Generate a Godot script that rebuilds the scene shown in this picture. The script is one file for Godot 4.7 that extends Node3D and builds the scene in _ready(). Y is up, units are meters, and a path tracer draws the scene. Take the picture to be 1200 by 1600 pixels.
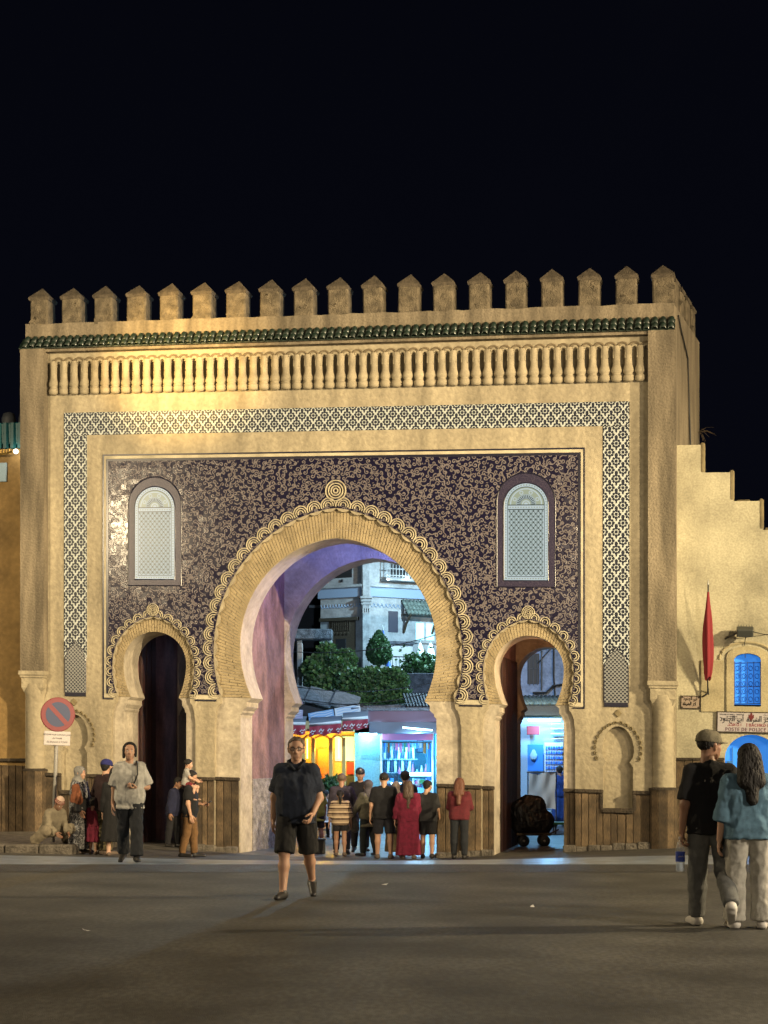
extends Node3D
# A horseshoe-arched city gate at night: floodlit plaster and tile, a lit market lane behind, people in the square.

const TILT := 0.02619            # the courses of the gate fall by this much per metre to the right
var M := {}
var rng := RandomNumberGenerator.new()
var gate_frame: Transform3D

func _ready() -> void:
	rng.seed = 20240611
	setup_view()
	setup_lamps()
	make_materials()
	build_ground()
	build_gate()
	build_police_post()
	build_left_building()
	build_medina()
	build_furniture()
	build_people()

# ------------------------------------------------------------------ camera, sky, lamps
func setup_view() -> void:
	var cam := Camera3D.new()
	cam.name = "camera"
	cam.position = Vector3(0, 1.55, 0)
	cam.projection = Camera3D.PROJECTION_FRUSTUM
	cam.near = 0.1
	cam.far = 400.0
	cam.size = 0.064
	cam.frustum_offset = Vector2(0, 0.0152)
	add_child(cam)
	cam.current = true
	var env := Environment.new()
	env.background_mode = Environment.BG_SKY
	var sm := ProceduralSkyMaterial.new()
	sm.sky_top_color = Color8(4, 5, 11)
	sm.sky_horizon_color = Color8(8, 9, 17)
	sm.sky_curve = 0.25
	sm.ground_bottom_color = Color8(6, 6, 8)
	sm.ground_horizon_color = Color8(10, 11, 18)
	var nz := FastNoiseLite.new()
	nz.seed = 5
	nz.noise_type = FastNoiseLite.TYPE_SIMPLEX_SMOOTH
	nz.frequency = 0.012
	nz.fractal_octaves = 5
	var cover := NoiseTexture2D.new()
	cover.width = 1024
	cover.height = 512
	cover.seamless = true
	cover.noise = nz
	cover.color_ramp = ramp([[0.0, Color(0, 0, 0, 0)], [0.55, Color(0, 0, 0, 0)], [1.0, Color(0.055, 0.05, 0.06, 0.5)]])
	sm.sky_cover = cover
	var sky := Sky.new()
	sky.sky_material = sm
	env.sky = sky
	env.background_energy_multiplier = 1.0
	env.tonemap_mode = Environment.TONE_MAPPER_LINEAR
	env.tonemap_exposure = 1.0
	env.sdfgi_enabled = true
	env.ssao_enabled = true
	env.ssil_enabled = true
	var we := WorldEnvironment.new()
	we.name = "world_environment"
	we.environment = env
	add_child(we)
	var moon := DirectionalLight3D.new()
	moon.name = "moon"
	moon.light_energy = 0.006
	moon.light_color = Color(0.75, 0.82, 1.0)
	moon.light_angular_distance = 0.5
	moon.shadow_enabled = true
	moon.rotation_degrees = Vector3(-50, 30, 0)
	moon.sky_mode = DirectionalLight3D.SKY_MODE_LIGHT_ONLY
	add_child(moon)
	var basis := Basis(Vector3(cos(PHI), 0, sin(PHI)), Vector3.UP, Vector3(-sin(PHI), 0, cos(PHI)))
	gate_frame = Transform3D(basis, Vector3(-1.0065, -0.573, -33.519))

const PHI := 0.214061

func spot(called: String, at: Vector3, aim: Vector3, energy: float, angle: float, blend: float, color: Color, size := 0.2) -> void:
	var l := SpotLight3D.new()
	l.name = called
	l.light_energy = energy
	l.light_color = color
	l.spot_angle = angle
	l.spot_angle_attenuation = blend
	l.spot_attenuation = 2.0
	l.spot_range = 90.0
	l.light_size = size
	l.shadow_enabled = true
	l.look_at_from_position(at, aim)
	add_child(l)

func omni(called: String, at: Vector3, energy: float, color: Color, size := 0.1, reach := 30.0) -> void:
	var l := OmniLight3D.new()
	l.name = called
	l.light_energy = energy
	l.light_color = color
	l.light_size = size
	l.omni_range = reach
	l.omni_attenuation = 2.0
	l.shadow_enabled = true
	l.position = at
	add_child(l)

const WARM := Color(1.0, 0.895, 0.71)

func setup_lamps() -> void:
	# the square's floodlight masts stand outside the picture, to the right and to the left
	flood("mast_floodlight", "tall mast floodlight right of the square outside the view", Vector3(22.0, 9.5, -16.5), Vector3(-1.0, 3.5, -31.0), 690.0, 84.0, 0.4, WARM, true)
	flood("mast_floodlight", "mast floodlight behind the viewer to the right", Vector3(20.6, 11.0, -2.0), Vector3(-4.5, 6.6, -33.6), 2600.0, 16.5, 1.0, WARM, true)
	flood("mast_floodlight", "mast floodlight left of the square outside the view", Vector3(-14.0, 8.5, -22.0), Vector3(-2.0, 6.0, -33.0), 165.0, 84.0, 0.4, Color(1.0, 0.9, 0.72), true)
	flood("mast_floodlight", "narrow beam floodlight on the left mast aimed at the cornice", Vector3(-13.2, 8.4, -21.6), Vector3(-4.4, 10.0, -34.1), 900.0, 8.0, 1.0, Color(1.0, 0.82, 0.5), false)
	flood("mast_floodlight", "floodlight on the right mast turned to the police post", Vector3(21.6, 9.0, -16.0), Vector3(8.6, 4.2, -31.0), 420.0, 15.0, 1.0, Color(1.0, 0.92, 0.72), false)
	bulb("unseen_fill_lamp", "unseen fill lamp added behind the viewer on the left", Vector3(-7.0, 10.0, 9.0), 95.0, Color(1.0, 0.9, 0.76), 0.16)  # added fill for the square, no such lamp is seen
	bulb("added_side_lamp", "unseen lamp added at the right of the square to light the couple", Vector3(10.5, 4.4, -9.0), 100.0, Color(1.0, 0.92, 0.8), 0.14)  # added to brighten the couple from the right
	# unseen lamps, most added as fill: in the passages and behind the gate
	bulb("unseen_passage_lamp", "violet lantern under the vault of the middle passage", gate_frame * Vector3(0.3, 6.92, -1.5), 8.0, Color(0.46, 0.53, 1.0), 0.07)
	bulb("unseen_passage_lamp", "unseen violet lamp added behind the right jamb of the middle passage", gate_frame * Vector3(2.02, 2.6, -2.3), 1.3, Color(0.78, 0.7, 1.0), 0.06)
	bulb("unseen_passage_lamp", "unseen warm lamp added behind the right front jamb of the middle passage", gate_frame * Vector3(2.04, 4.2, -1.25), 3.0, Color(1.0, 0.82, 0.6), 0.06)
	bulb("unseen_passage_lamp", "unseen dim lamp added behind the right jamb of the right passage", gate_frame * Vector3(4.66, 4.0, -1.7), 1.1, Color(1.0, 0.72, 0.5), 0.05)
	bulb("unseen_passage_lamp", "unseen dim lamp added inside the left passage", gate_frame * Vector3(-3.8, 4.3, -2.8), 0.05, Color(0.75, 0.8, 1.0), 0.05)
	flood("gate_floodlight", "floodlight on the back of the gate over the lane", gate_frame * Vector3(1.5, 8.2, -4.7), Vector3(-0.6, 1.0, -46.5), 130.0, 48.0, 0.6, Color(0.74, 0.87, 1.0), false)

# a lamp head with its light just in front of the glowing face
func flood(called: String, label: String, at: Vector3, aim: Vector3, energy: float, angle: float, blend: float, color: Color, mast: bool) -> void:
	var t := Transform3D(Basis.looking_at(aim - at), at)
	var l := thing(called, label, "floodlight", "", t)
	var st := st_new()
	box(st, Vector3(0, 0, 0.16), Vector3(0.5, 0.36, 0.2), 0.03)
	part("housing", st, plain(Color(0.2, 0.2, 0.2), 0.5, 0.4), l)
	st = st_new()
	box(st, Vector3(0, 0, 0.045), Vector3(0.42, 0.28, 0.02))
	part("lens", st, glow(color, 2.0), l)
	if mast:
		st = st_new(false)
		var foot := t.affine_inverse() * Vector3(at.x, -0.3, at.z) + Vector3(0, 0, 0.3)
		tube(st, [Vector3(0, 0, 0.3), foot], 0.07, 10, 0.11)
		part("mast", st, plain(Color(0.3, 0.3, 0.3), 0.5, 0.5), l)
	spot(called + "_light", at + (aim - at).normalized() * 0.06, aim, energy, angle, blend, color, 0.16)

# a round bulb with the light set inside it
func bulb(called: String, label: String, at: Vector3, energy: float, color: Color, r: float) -> void:
	var l := thing(called, label, "lamp", "", Transform3D(Basis.IDENTITY, at))
	var st := st_new(false)
	lathe(st, [Vector2(0, -r), Vector2(r * 0.7, -r * 0.7), Vector2(r, 0), Vector2(r * 0.7, r * 0.7), Vector2(0, r)], 14)
	part("bulb", st, glow(color, 3.0), l)
	st = st_new(false)
	lathe(st, [Vector2(r * 0.8, r * 0.75), Vector2(r * 0.45, r * 1.3), Vector2(r * 0.2, r * 1.5), Vector2(0, r * 1.5)], 12)
	part("cap", st, plain(Color(0.2, 0.2, 0.2), 0.5, 0.4), l)
	omni(called + "_light", at, energy, color, r * 0.8, 70.0)

# ------------------------------------------------------------------ small helpers
func ramp(stops: Array) -> Gradient:
	var g := Gradient.new()
	var offs := PackedFloat32Array()
	var cols := PackedColorArray()
	for s in stops:
		offs.append(s[0])
		cols.append(s[1])
	g.offsets = offs
	g.colors = cols
	return g

func lin(r: float, g: float, b: float, a := 1.0) -> Color:
	var c := Color(r, g, b).linear_to_srgb()
	c.a = a
	return c

func noise_tex(freq: float, octaves: int, lo: float, hi: float, sd: int, size := 512, kind := FastNoiseLite.TYPE_SIMPLEX_SMOOTH, mid := 0.5) -> NoiseTexture2D:
	var n := FastNoiseLite.new()
	n.noise_type = kind
	n.seed = sd
	n.frequency = freq
	n.fractal_octaves = octaves
	var t := NoiseTexture2D.new()
	t.width = size
	t.height = size
	t.seamless = true
	t.noise = n
	t.color_ramp = ramp([[0.0, Color(lo, lo, lo)], [mid, Color((lo + hi) * 0.5, (lo + hi) * 0.5, (lo + hi) * 0.5)], [1.0, Color(hi, hi, hi)]])
	return t

var tex := {}

func plain(color: Color, rough := 0.8, metal := 0.0) -> StandardMaterial3D:
	var m := StandardMaterial3D.new()
	m.albedo_color = color
	m.roughness = rough
	m.metallic = metal
	return m

# a surface with grain (layer one), large stains (layer two) and relief, all laid in the world's own metres
func grained(color: Color, rough: float, grain: String, scale: Vector3, stain := "", stain_scale := 0.13, relief := "", cm := 0.0, stretch := Vector3.ONE) -> StandardMaterial3D:
	var m := plain(color, rough)
	m.albedo_texture = tex[grain]
	m.uv1_triplanar = true
	m.uv1_world_triplanar = true
	m.uv1_scale = scale
	if stain:
		m.detail_enabled = true
		m.detail_blend_mode = BaseMaterial3D.BLEND_MODE_MUL
		m.detail_albedo = tex[stain]
		m.detail_uv_layer = BaseMaterial3D.DETAIL_UV_2
		m.uv2_triplanar = true
		m.uv2_world_triplanar = true
		m.uv2_scale = stretch * stain_scale
	if relief:
		m.heightmap_enabled = true
		m.heightmap_texture = tex[relief]
		m.heightmap_scale = cm
	return m

func glow(color: Color, energy: float) -> StandardMaterial3D:
	var m := plain(color, 0.6)
	m.emission_enabled = true
	m.emission = color
	m.emission_energy_multiplier = energy
	return m

# mesh building: every polygon is given counter-clockwise as seen from outside
func st_new(flat := true) -> SurfaceTool:
	var st := SurfaceTool.new()
	st.begin(Mesh.PRIMITIVE_TRIANGLES)
	st.set_smooth_group(-1 if flat else 0)
	return st

func tri(st: SurfaceTool, a: Vector3, b: Vector3, c: Vector3) -> void:
	st.add_vertex(a)
	st.add_vertex(c)
	st.add_vertex(b)

func quad(st: SurfaceTool, a: Vector3, b: Vector3, c: Vector3, d: Vector3) -> void:
	tri(st, a, b, c)
	tri(st, a, c, d)

func quad_uv(st: SurfaceTool, p: Array, uv: Array) -> void:
	for i in [0, 2, 1, 0, 3, 2]:
		st.set_uv(uv[i])
		st.add_vertex(p[i])

# a box with its edges chamfered by b
func box(st: SurfaceTool, c: Vector3, s: Vector3, b := 0.0, turn := Basis.IDENTITY) -> void:
	var h := s * 0.5
	b = minf(b, minf(h.x, minf(h.y, h.z)) * 0.9)
	var ax := [Vector3.RIGHT, Vector3.UP, Vector3.BACK]
	var hh := [h.x, h.y, h.z]
	for i in 3:
		var j := (i + 1) % 3
		var k := (i + 2) % 3
		for sg in [-1.0, 1.0]:
			var o: Vector3 = ax[i] * hh[i] * sg
			var u: Vector3 = ax[j] * (hh[j] - b)
			var v: Vector3 = ax[k] * (hh[k] - b)
			var p := [c + turn * (o - u - v), c + turn * (o + u - v), c + turn * (o + u + v), c + turn * (o - u + v)]
			if sg > 0:
				quad(st, p[0], p[1], p[2], p[3])
			else:
				quad(st, p[3], p[2], p[1], p[0])
			if b > 0.0:
				for sj in [-1.0, 1.0]:   # edge between face i and face j
					var e1: Vector3 = ax[i] * hh[i] * sg + ax[j] * (hh[j] - b) * sj
					var e2: Vector3 = ax[i] * (hh[i] - b) * sg + ax[j] * hh[j] * sj
					var w: Vector3 = ax[k] * (hh[k] - b)
					var q := [c + turn * (e1 - w), c + turn * (e2 - w), c + turn * (e2 + w), c + turn * (e1 + w)]
					if sg * sj > 0:
						quad(st, q[0], q[1], q[2], q[3])
					else:
						quad(st, q[3], q[2], q[1], q[0])
	if b > 0.0:
		for sx in [-1.0, 1.0]:
			for sy in [-1.0, 1.0]:
				for sz in [-1.0, 1.0]:
					var p1 := c + turn * Vector3(h.x * sx, (h.y - b) * sy, (h.z - b) * sz)
					var p2 := c + turn * Vector3((h.x - b) * sx, h.y * sy, (h.z - b) * sz)
					var p3 := c + turn * Vector3((h.x - b) * sx, (h.y - b) * sy, h.z * sz)
					if sx * sy * sz > 0:
						tri(st, p1, p2, p3)
					else:
						tri(st, p3, p2, p1)

func area2(poly: PackedVector2Array) -> float:
	var s := 0.0
	for i in poly.size():
		var a := poly[i]
		var b := poly[(i + 1) % poly.size()]
		s += a.x * b.y - b.x * a.y
	return s * 0.5

# polygon in (x, y), pushed out from z0 to z1; slope: y falls by slope per x; uv_of: size of the texture in metres and its origin
func extrude(st: SurfaceTool, poly: PackedVector2Array, z0: float, z1: float, slope := 0.0, back := false, front := true, uv_org := Vector2.ZERO, uv_size := Vector2.ZERO) -> void:
	if area2(poly) < 0.0:
		poly = poly.duplicate()
		poly.reverse()
	var n := poly.size()
	var idx := Geometry2D.triangulate_polygon(poly)
	if idx.is_empty():
		printerr("a polygon of ", n, " points could not be cut into triangles")
	var p3 := func(p: Vector2, z: float) -> Vector3: return Vector3(p.x, p.y - slope * p.x, z)
	for t in range(0, idx.size(), 3):
		var a := poly[idx[t]]
		var b := poly[idx[t + 1]]
		var c := poly[idx[t + 2]]
		if (b - a).cross(c - a) < 0.0:
			var d := b
			b = c
			c = d
		if front:
			if uv_size != Vector2.ZERO:
				for p in [a, c, b]:
					st.set_uv(Vector2((p.x - uv_org.x) / uv_size.x, 1.0 - (p.y - uv_org.y) / uv_size.y))
					st.add_vertex(p3.call(p, z1))
			else:
				tri(st, p3.call(a, z1), p3.call(b, z1), p3.call(c, z1))
		if back:
			tri(st, p3.call(c, z0), p3.call(b, z0), p3.call(a, z0))
	for i in n:
		var a := poly[i]
		var b := poly[(i + 1) % n]
		if uv_size != Vector2.ZERO:
			st.set_uv(Vector2((a.x - uv_org.x) / uv_size.x, 1.0 - (a.y - uv_org.y) / uv_size.y))
		quad(st, p3.call(a, z0), p3.call(b, z0), p3.call(b, z1), p3.call(a, z1))

func rect(x0: float, y0: float, x1: float, y1: float) -> PackedVector2Array:
	return PackedVector2Array([Vector2(x0, y0), Vector2(x1, y0), Vector2(x1, y1), Vector2(x0, y1)])

# surface of revolution about y: profile of (radius, height), from bottom to top
func lathe(st: SurfaceTool, prof: Array, segs: int, c := Vector3.ZERO, from := 0.0, to := TAU, squash := Vector2.ONE) -> void:
	for i in segs:
		var a0 := lerpf(from, to, float(i) / segs)
		var a1 := lerpf(from, to, float(i + 1) / segs)
		var d0 := Vector3(cos(a0) * squash.x, 0, -sin(a0) * squash.y)
		var d1 := Vector3(cos(a1) * squash.x, 0, -sin(a1) * squash.y)
		for k in prof.size() - 1:
			var lo: Vector2 = prof[k]
			var hi: Vector2 = prof[k + 1]
			quad(st, c + d0 * lo.x + Vector3.UP * lo.y, c + d1 * lo.x + Vector3.UP * lo.y, c + d1 * hi.x + Vector3.UP * hi.y, c + d0 * hi.x + Vector3.UP * hi.y)

# a round bar through the points
func tube(st: SurfaceTool, pts: Array, r: float, segs := 6, r_end := -1.0) -> void:
	var rings := []
	for i in pts.size():
		var p: Vector3 = pts[i]
		var d: Vector3 = (pts[mini(i + 1, pts.size() - 1)] - pts[maxi(i - 1, 0)]).normalized()
		var s := d.cross(Vector3.UP if absf(d.y) < 0.9 else Vector3.RIGHT).normalized()
		var t := s.cross(d)
		var rr := r if r_end < 0.0 else lerpf(r, r_end, float(i) / (pts.size() - 1))
		var ring := []
		for k in segs:
			var a := TAU * k / segs
			ring.append(p + (s * cos(a) + t * sin(a)) * rr)
		rings.append(ring)
	for i in pts.size() - 1:
		for k in segs:
			var k2 := (k + 1) % segs
			quad(st, rings[i][k2], rings[i][k], rings[i + 1][k], rings[i + 1][k2])
	for k in range(1, segs - 1):
		tri(st, rings[0][0], rings[0][k], rings[0][k + 1])
		tri(st, rings[-1][0], rings[-1][k + 1], rings[-1][k])

func mesh_of(st: SurfaceTool) -> ArrayMesh:
	st.generate_normals()
	return st.commit()

func part(called: String, st, material: Material, parent: Node3D, at := Vector3.ZERO, turn := Basis.IDENTITY) -> MeshInstance3D:
	var o := MeshInstance3D.new()
	o.name = called
	o.mesh = mesh_of(st) if st is SurfaceTool else st
	o.material_override = material
	o.transform = Transform3D(turn, at)
	parent.add_child(o, true)
	return o

var taken := {}

func numbered(called: String) -> String:
	taken[called] = taken.get(called, -1) + 1
	return called if taken[called] == 0 else "%s_%03d" % [called, taken[called]]

func thing(called: String, label: String, category: String, group := "", at := Transform3D.IDENTITY) -> Node3D:
	var o := Node3D.new()
	o.name = numbered(called)
	add_child(o)
	o.transform = at
	o.set_meta("label", label)
	o.set_meta("category", category)
	if group:
		o.set_meta("group", group)
	return o

func struct(called: String, st: SurfaceTool, material: Material) -> MeshInstance3D:
	var o := part(called, st, material, self)
	o.set_meta("kind", "structure")
	return o

# ------------------------------------------------------------------ textures and materials
func make_materials() -> void:
	tex.grain = noise_tex(0.03, 5, 0.82, 1.0, 1)
	tex.fine = noise_tex(0.09, 4, 0.8, 1.0, 2)
	tex.stain = noise_tex(0.012, 5, 0.66, 1.0, 3, 512, FastNoiseLite.TYPE_SIMPLEX_SMOOTH, 0.35)
	tex.heavy = noise_tex(0.014, 6, 0.5, 1.0, 4, 512, FastNoiseLite.TYPE_SIMPLEX_SMOOTH, 0.45)
	tex.bumps = noise_tex(0.035, 5, 0.0, 1.0, 5)
	tex.weave = noise_tex(0.2, 2, 0.75, 1.0, 6, 256)
	tex.asphalt = noise_tex(0.22, 4, 0.35, 1.0, 7, 1024)
	tex.ground = noise_tex(0.03, 6, 0.66, 1.0, 17, 1024)
	tex.wood = noise_tex(0.05, 5, 0.35, 1.0, 8)
	tex.camo = camo_tex()
	M.plaster = grained(lin(0.54, 0.465, 0.32), 0.9, "grain", Vector3.ONE * 0.45, "stain", 0.2, "bumps", 1.2, Vector3(1.3, 0.22, 1.3))
	M.plaster_old = grained(lin(0.37, 0.305, 0.21), 0.92, "grain", Vector3.ONE * 0.9, "heavy", 0.24, "bumps", 1.2, Vector3(1.4, 0.2, 1.4))
	M.plaster_weathered = grained(lin(0.29, 0.235, 0.155), 0.93, "grain", Vector3.ONE * 1.4, "heavy", 0.5, "bumps", 2.0)
	M.cap_plaster = grained(lin(0.20, 0.16, 0.11), 0.93, "grain", Vector3.ONE * 1.4, "heavy", 0.7, "bumps", 2.0)
	M.plaster_dark = grained(lin(0.30, 0.24, 0.13), 0.9, "grain", Vector3.ONE * 0.6, "stain", 0.2, "bumps", 1.0)
	M.brick = grained(lin(0.55, 0.44, 0.26), 0.9, "fine", Vector3.ONE * 1.6, "stain", 0.3, "bumps", 0.8)
	M.cream = grained(lin(0.74, 0.66, 0.47), 0.7, "fine", Vector3.ONE * 0.8, "stain", 0.3)
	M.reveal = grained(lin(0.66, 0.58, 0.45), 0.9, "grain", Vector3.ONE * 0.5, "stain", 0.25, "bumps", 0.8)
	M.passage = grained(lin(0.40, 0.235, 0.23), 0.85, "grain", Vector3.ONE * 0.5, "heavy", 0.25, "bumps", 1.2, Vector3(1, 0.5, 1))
	M.eroded = grained(lin(0.5, 0.46, 0.45), 0.95, "grain", Vector3.ONE * 0.9, "heavy", 0.6, "bumps", 4.0)
	M.navy = plain(lin(0.012, 0.012, 0.026), 0.3)
	M.green_tile = grained(lin(0.02, 0.045, 0.03), 0.5, "fine", Vector3.ONE * 1.3, "heavy", 0.8)
	M.green_tile.clearcoat_enabled = true
	M.green_tile.clearcoat = 0.25
	M.green_tile.clearcoat_roughness = 0.15
	M.wood = []
	for i in 4:
		var k: float = [1.0, 0.8, 1.2, 0.62][i]
		M.wood.append(grained(lin(0.42 * k, 0.29 * k, 0.16 * k), 0.85, "wood", Vector3(5.0, 0.35, 5.0), "heavy", 0.35, "wood", 1.0))
	M.ledge = grained(lin(0.10, 0.075, 0.05), 0.9, "grain", Vector3.ONE, "heavy", 0.5, "bumps", 2.0)
	M.asphalt = grained(lin(0.128, 0.126, 0.114), 0.66, "ground", Vector3(0.5, 0.22, 0.22), "heavy", 0.083, "asphalt", 0.35)
	M.paving = grained(lin(0.22, 0.21, 0.2), 0.45, "grain", Vector3.ONE * 0.6, "heavy", 0.3, "bumps", 0.6)
	M.ground_sheen = grained(lin(0.36, 0.48, 0.66), 0.3, "grain", Vector3.ONE * 0.6, "heavy", 0.3, "bumps", 0.4)  # bluish light sheen on the ground, put into the colour
	M.sheen_fade = grained(lin(0.128, 0.138, 0.15), 0.5, "asphalt", Vector3.ONE * 1.6, "heavy", 0.5, "asphalt", 0.8)  # the sheen fading towards the viewer, put into the colour
	M.kerb = grained(lin(0.24, 0.21, 0.17), 0.9, "grain", Vector3.ONE, "heavy", 0.5, "bumps", 2.5)
	M.yellow_wall = grained(lin(0.68, 0.62, 0.43), 0.9, "fine", Vector3.ONE * 0.4, "stain", 0.12, "bumps", 0.7)
	M.yellow_trim = grained(lin(0.62, 0.53, 0.32), 0.9, "fine", Vector3.ONE * 0.5, "stain", 0.2, "bumps", 0.5)
	M.orange_wall = grained(lin(0.42, 0.27, 0.10), 0.9, "grain", Vector3.ONE * 0.4, "stain", 0.14, "bumps", 1.0)
	M.dark_metal = plain(lin(0.05, 0.05, 0.05), 0.5, 0.6)
	M.steel = plain(lin(0.35, 0.35, 0.34), 0.45, 0.8)
	M.white_paint = grained(lin(0.72, 0.71, 0.68), 0.6, "fine", Vector3.ONE)
	M.black = plain(lin(0.012, 0.012, 0.013), 0.6)
	M.red_paint = plain(lin(0.15, 0.011, 0.018), 0.55)
	M.blue_paint = grained(lin(0.05, 0.26, 0.80), 0.5, "fine", Vector3.ONE)
	M.door_red = grained(lin(0.13, 0.035, 0.025), 0.6, "wood", Vector3(5.0, 0.35, 5.0), "heavy", 0.4, "wood", 0.6)
	M.twig = plain(lin(0.12, 0.09, 0.05), 0.9)
	M.cornice = grained(lin(0.54, 0.46, 0.31), 0.9, "fine", Vector3.ONE * 0.8, "stain", 0.3, "bumps", 0.6)
	M.rim_shadow = grained(lin(0.27, 0.21, 0.125), 0.9, "fine", Vector3.ONE * 0.8, "stain", 0.3)  # darker cornice plaster: relief shadow round the arches put into the colour
	M.blue_paint_glow = glow(lin(0.03, 0.26, 0.95), 0.5)  # blue paint; its brightness under the lamps is put in as a glow
	M.blue_iron = plain(lin(0.01, 0.07, 0.3), 0.5)
	M.sign_white = grained(lin(0.5, 0.46, 0.46), 0.5, "fine", Vector3.ONE)
	M.ink_grey = plain(lin(0.05, 0.045, 0.05), 0.7)
	M.ink_red = plain(lin(0.22, 0.05, 0.06), 0.7)
	M.ink_plum = plain(lin(0.12, 0.06, 0.09), 0.7)
	M.crest_red = plain(lin(0.12, 0.01, 0.012), 0.6)
	M.plaque = grained(lin(0.36, 0.28, 0.22), 0.7, "grain", Vector3.ONE * 3.0)
	M.flag_red = grained(lin(0.26, 0.013, 0.022), 0.75, "weave", Vector3.ONE * 8.0)
	M.lamp_grey = plain(lin(0.06, 0.065, 0.06), 0.5, 0.3)
	M.teal_tile = grained(lin(0.01, 0.085, 0.1), 0.4, "fine", Vector3.ONE * 2.0)
	M.slate = plain(lin(0.03, 0.035, 0.045), 0.6)
	M.brass = plain(lin(0.4, 0.27, 0.08), 0.35, 0.8)
	M.bulb = glow(Color(1, 0.97, 0.9), 6.0)
	M.pale_blue = grained(lin(0.38, 0.55, 0.68), 0.6, "fine", Vector3.ONE)
	M.stripe_blue = plain(lin(0.03, 0.1, 0.42), 0.6)
	M.shutter_dark = plain(lin(0.03, 0.025, 0.04), 0.6)
	M.lit_cyan = glow(lin(0.45, 0.85, 0.95), 0.9)
	M.lit_cyan_soft = glow(lin(0.25, 0.65, 0.8), 0.35)
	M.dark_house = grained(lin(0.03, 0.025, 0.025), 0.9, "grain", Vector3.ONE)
	M.awning_red = grained(lin(0.35, 0.03, 0.05), 0.7, "weave", Vector3.ONE * 6.0)
	M.awning_grey = grained(lin(0.17, 0.2, 0.25), 0.7, "weave", Vector3.ONE * 6.0)
	M.plum = plain(lin(0.07, 0.035, 0.055), 0.7)
	M.sheet_blue = plain(lin(0.18, 0.32, 0.5), 0.5)
	M.sheet_pale = plain(lin(0.5, 0.52, 0.52), 0.6)
	M.sheet_lilac = plain(lin(0.3, 0.28, 0.38), 0.6)
	M.lit_room = grained(lin(0.55, 0.42, 0.2), 0.8, "grain", Vector3.ONE)
	M.post_yellow = grained(lin(0.65, 0.45, 0.12), 0.6, "fine", Vector3.ONE * 2.0)
	M.orange_door = grained(lin(0.6, 0.2, 0.02), 0.6, "wood", Vector3(4, 0.5, 4))
	M.tube_warm = glow(Color(1.0, 0.85, 0.45), 5.0)
	M.tube_cool = glow(Color(0.75, 0.95, 1.0), 6.0)
	M.turquoise = grained(lin(0.22, 0.50, 0.56), 0.8, "grain", Vector3.ONE)
	M.valance_pink = plain(lin(0.55, 0.14, 0.25), 0.7)
	M.goods_dark = plain(lin(0.02, 0.035, 0.07), 0.5)
	M.blue_grey = grained(lin(0.26, 0.33, 0.48), 0.85, "grain", Vector3.ONE * 0.6, "stain", 0.4, "bumps", 1.0)
	M.poster_blue = plain(lin(0.04, 0.2, 0.6), 0.5)
	M.cloth_beige = grained(lin(0.5, 0.46, 0.38), 0.9, "weave", Vector3.ONE * 6.0)
	M.green_top = plain(lin(0.05, 0.2, 0.07), 0.5)
	M.steel_grey = grained(lin(0.3, 0.29, 0.27), 0.5, "grain", Vector3.ONE * 2.0)
	M.sign_blue = plain(lin(0.014, 0.026, 0.085), 0.55)
	make_tile_textures()

func camo_tex() -> ImageTexture:
	var im := Image.create_empty(256, 256, false, Image.FORMAT_RGB8)
	var n := FastNoiseLite.new()
	n.seed = 9
	n.frequency = 0.03
	n.fractal_octaves = 2
	for y in 256:
		for x in 256:
			var v := n.get_noise_2d(x, y)
			var c := Color(0.42, 0.38, 0.26)
			if v > 0.2:
				c = Color(0.16, 0.15, 0.1)
			elif v > 0.0:
				c = Color(0.3, 0.27, 0.16)
			elif v < -0.25:
				c = Color(0.55, 0.5, 0.36)
			im.set_pixel(x, y, c)
	return ImageTexture.create_from_image(im)

func tile_mat(img: Image, rough := 0.3, cm := 0.0) -> StandardMaterial3D:
	var m := plain(Color.WHITE, rough)
	m.albedo_texture = ImageTexture.create_from_image(img)
	if cm > 0.0:
		m.heightmap_enabled = true
		m.heightmap_texture = m.albedo_texture
		m.heightmap_scale = cm
	return m

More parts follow.
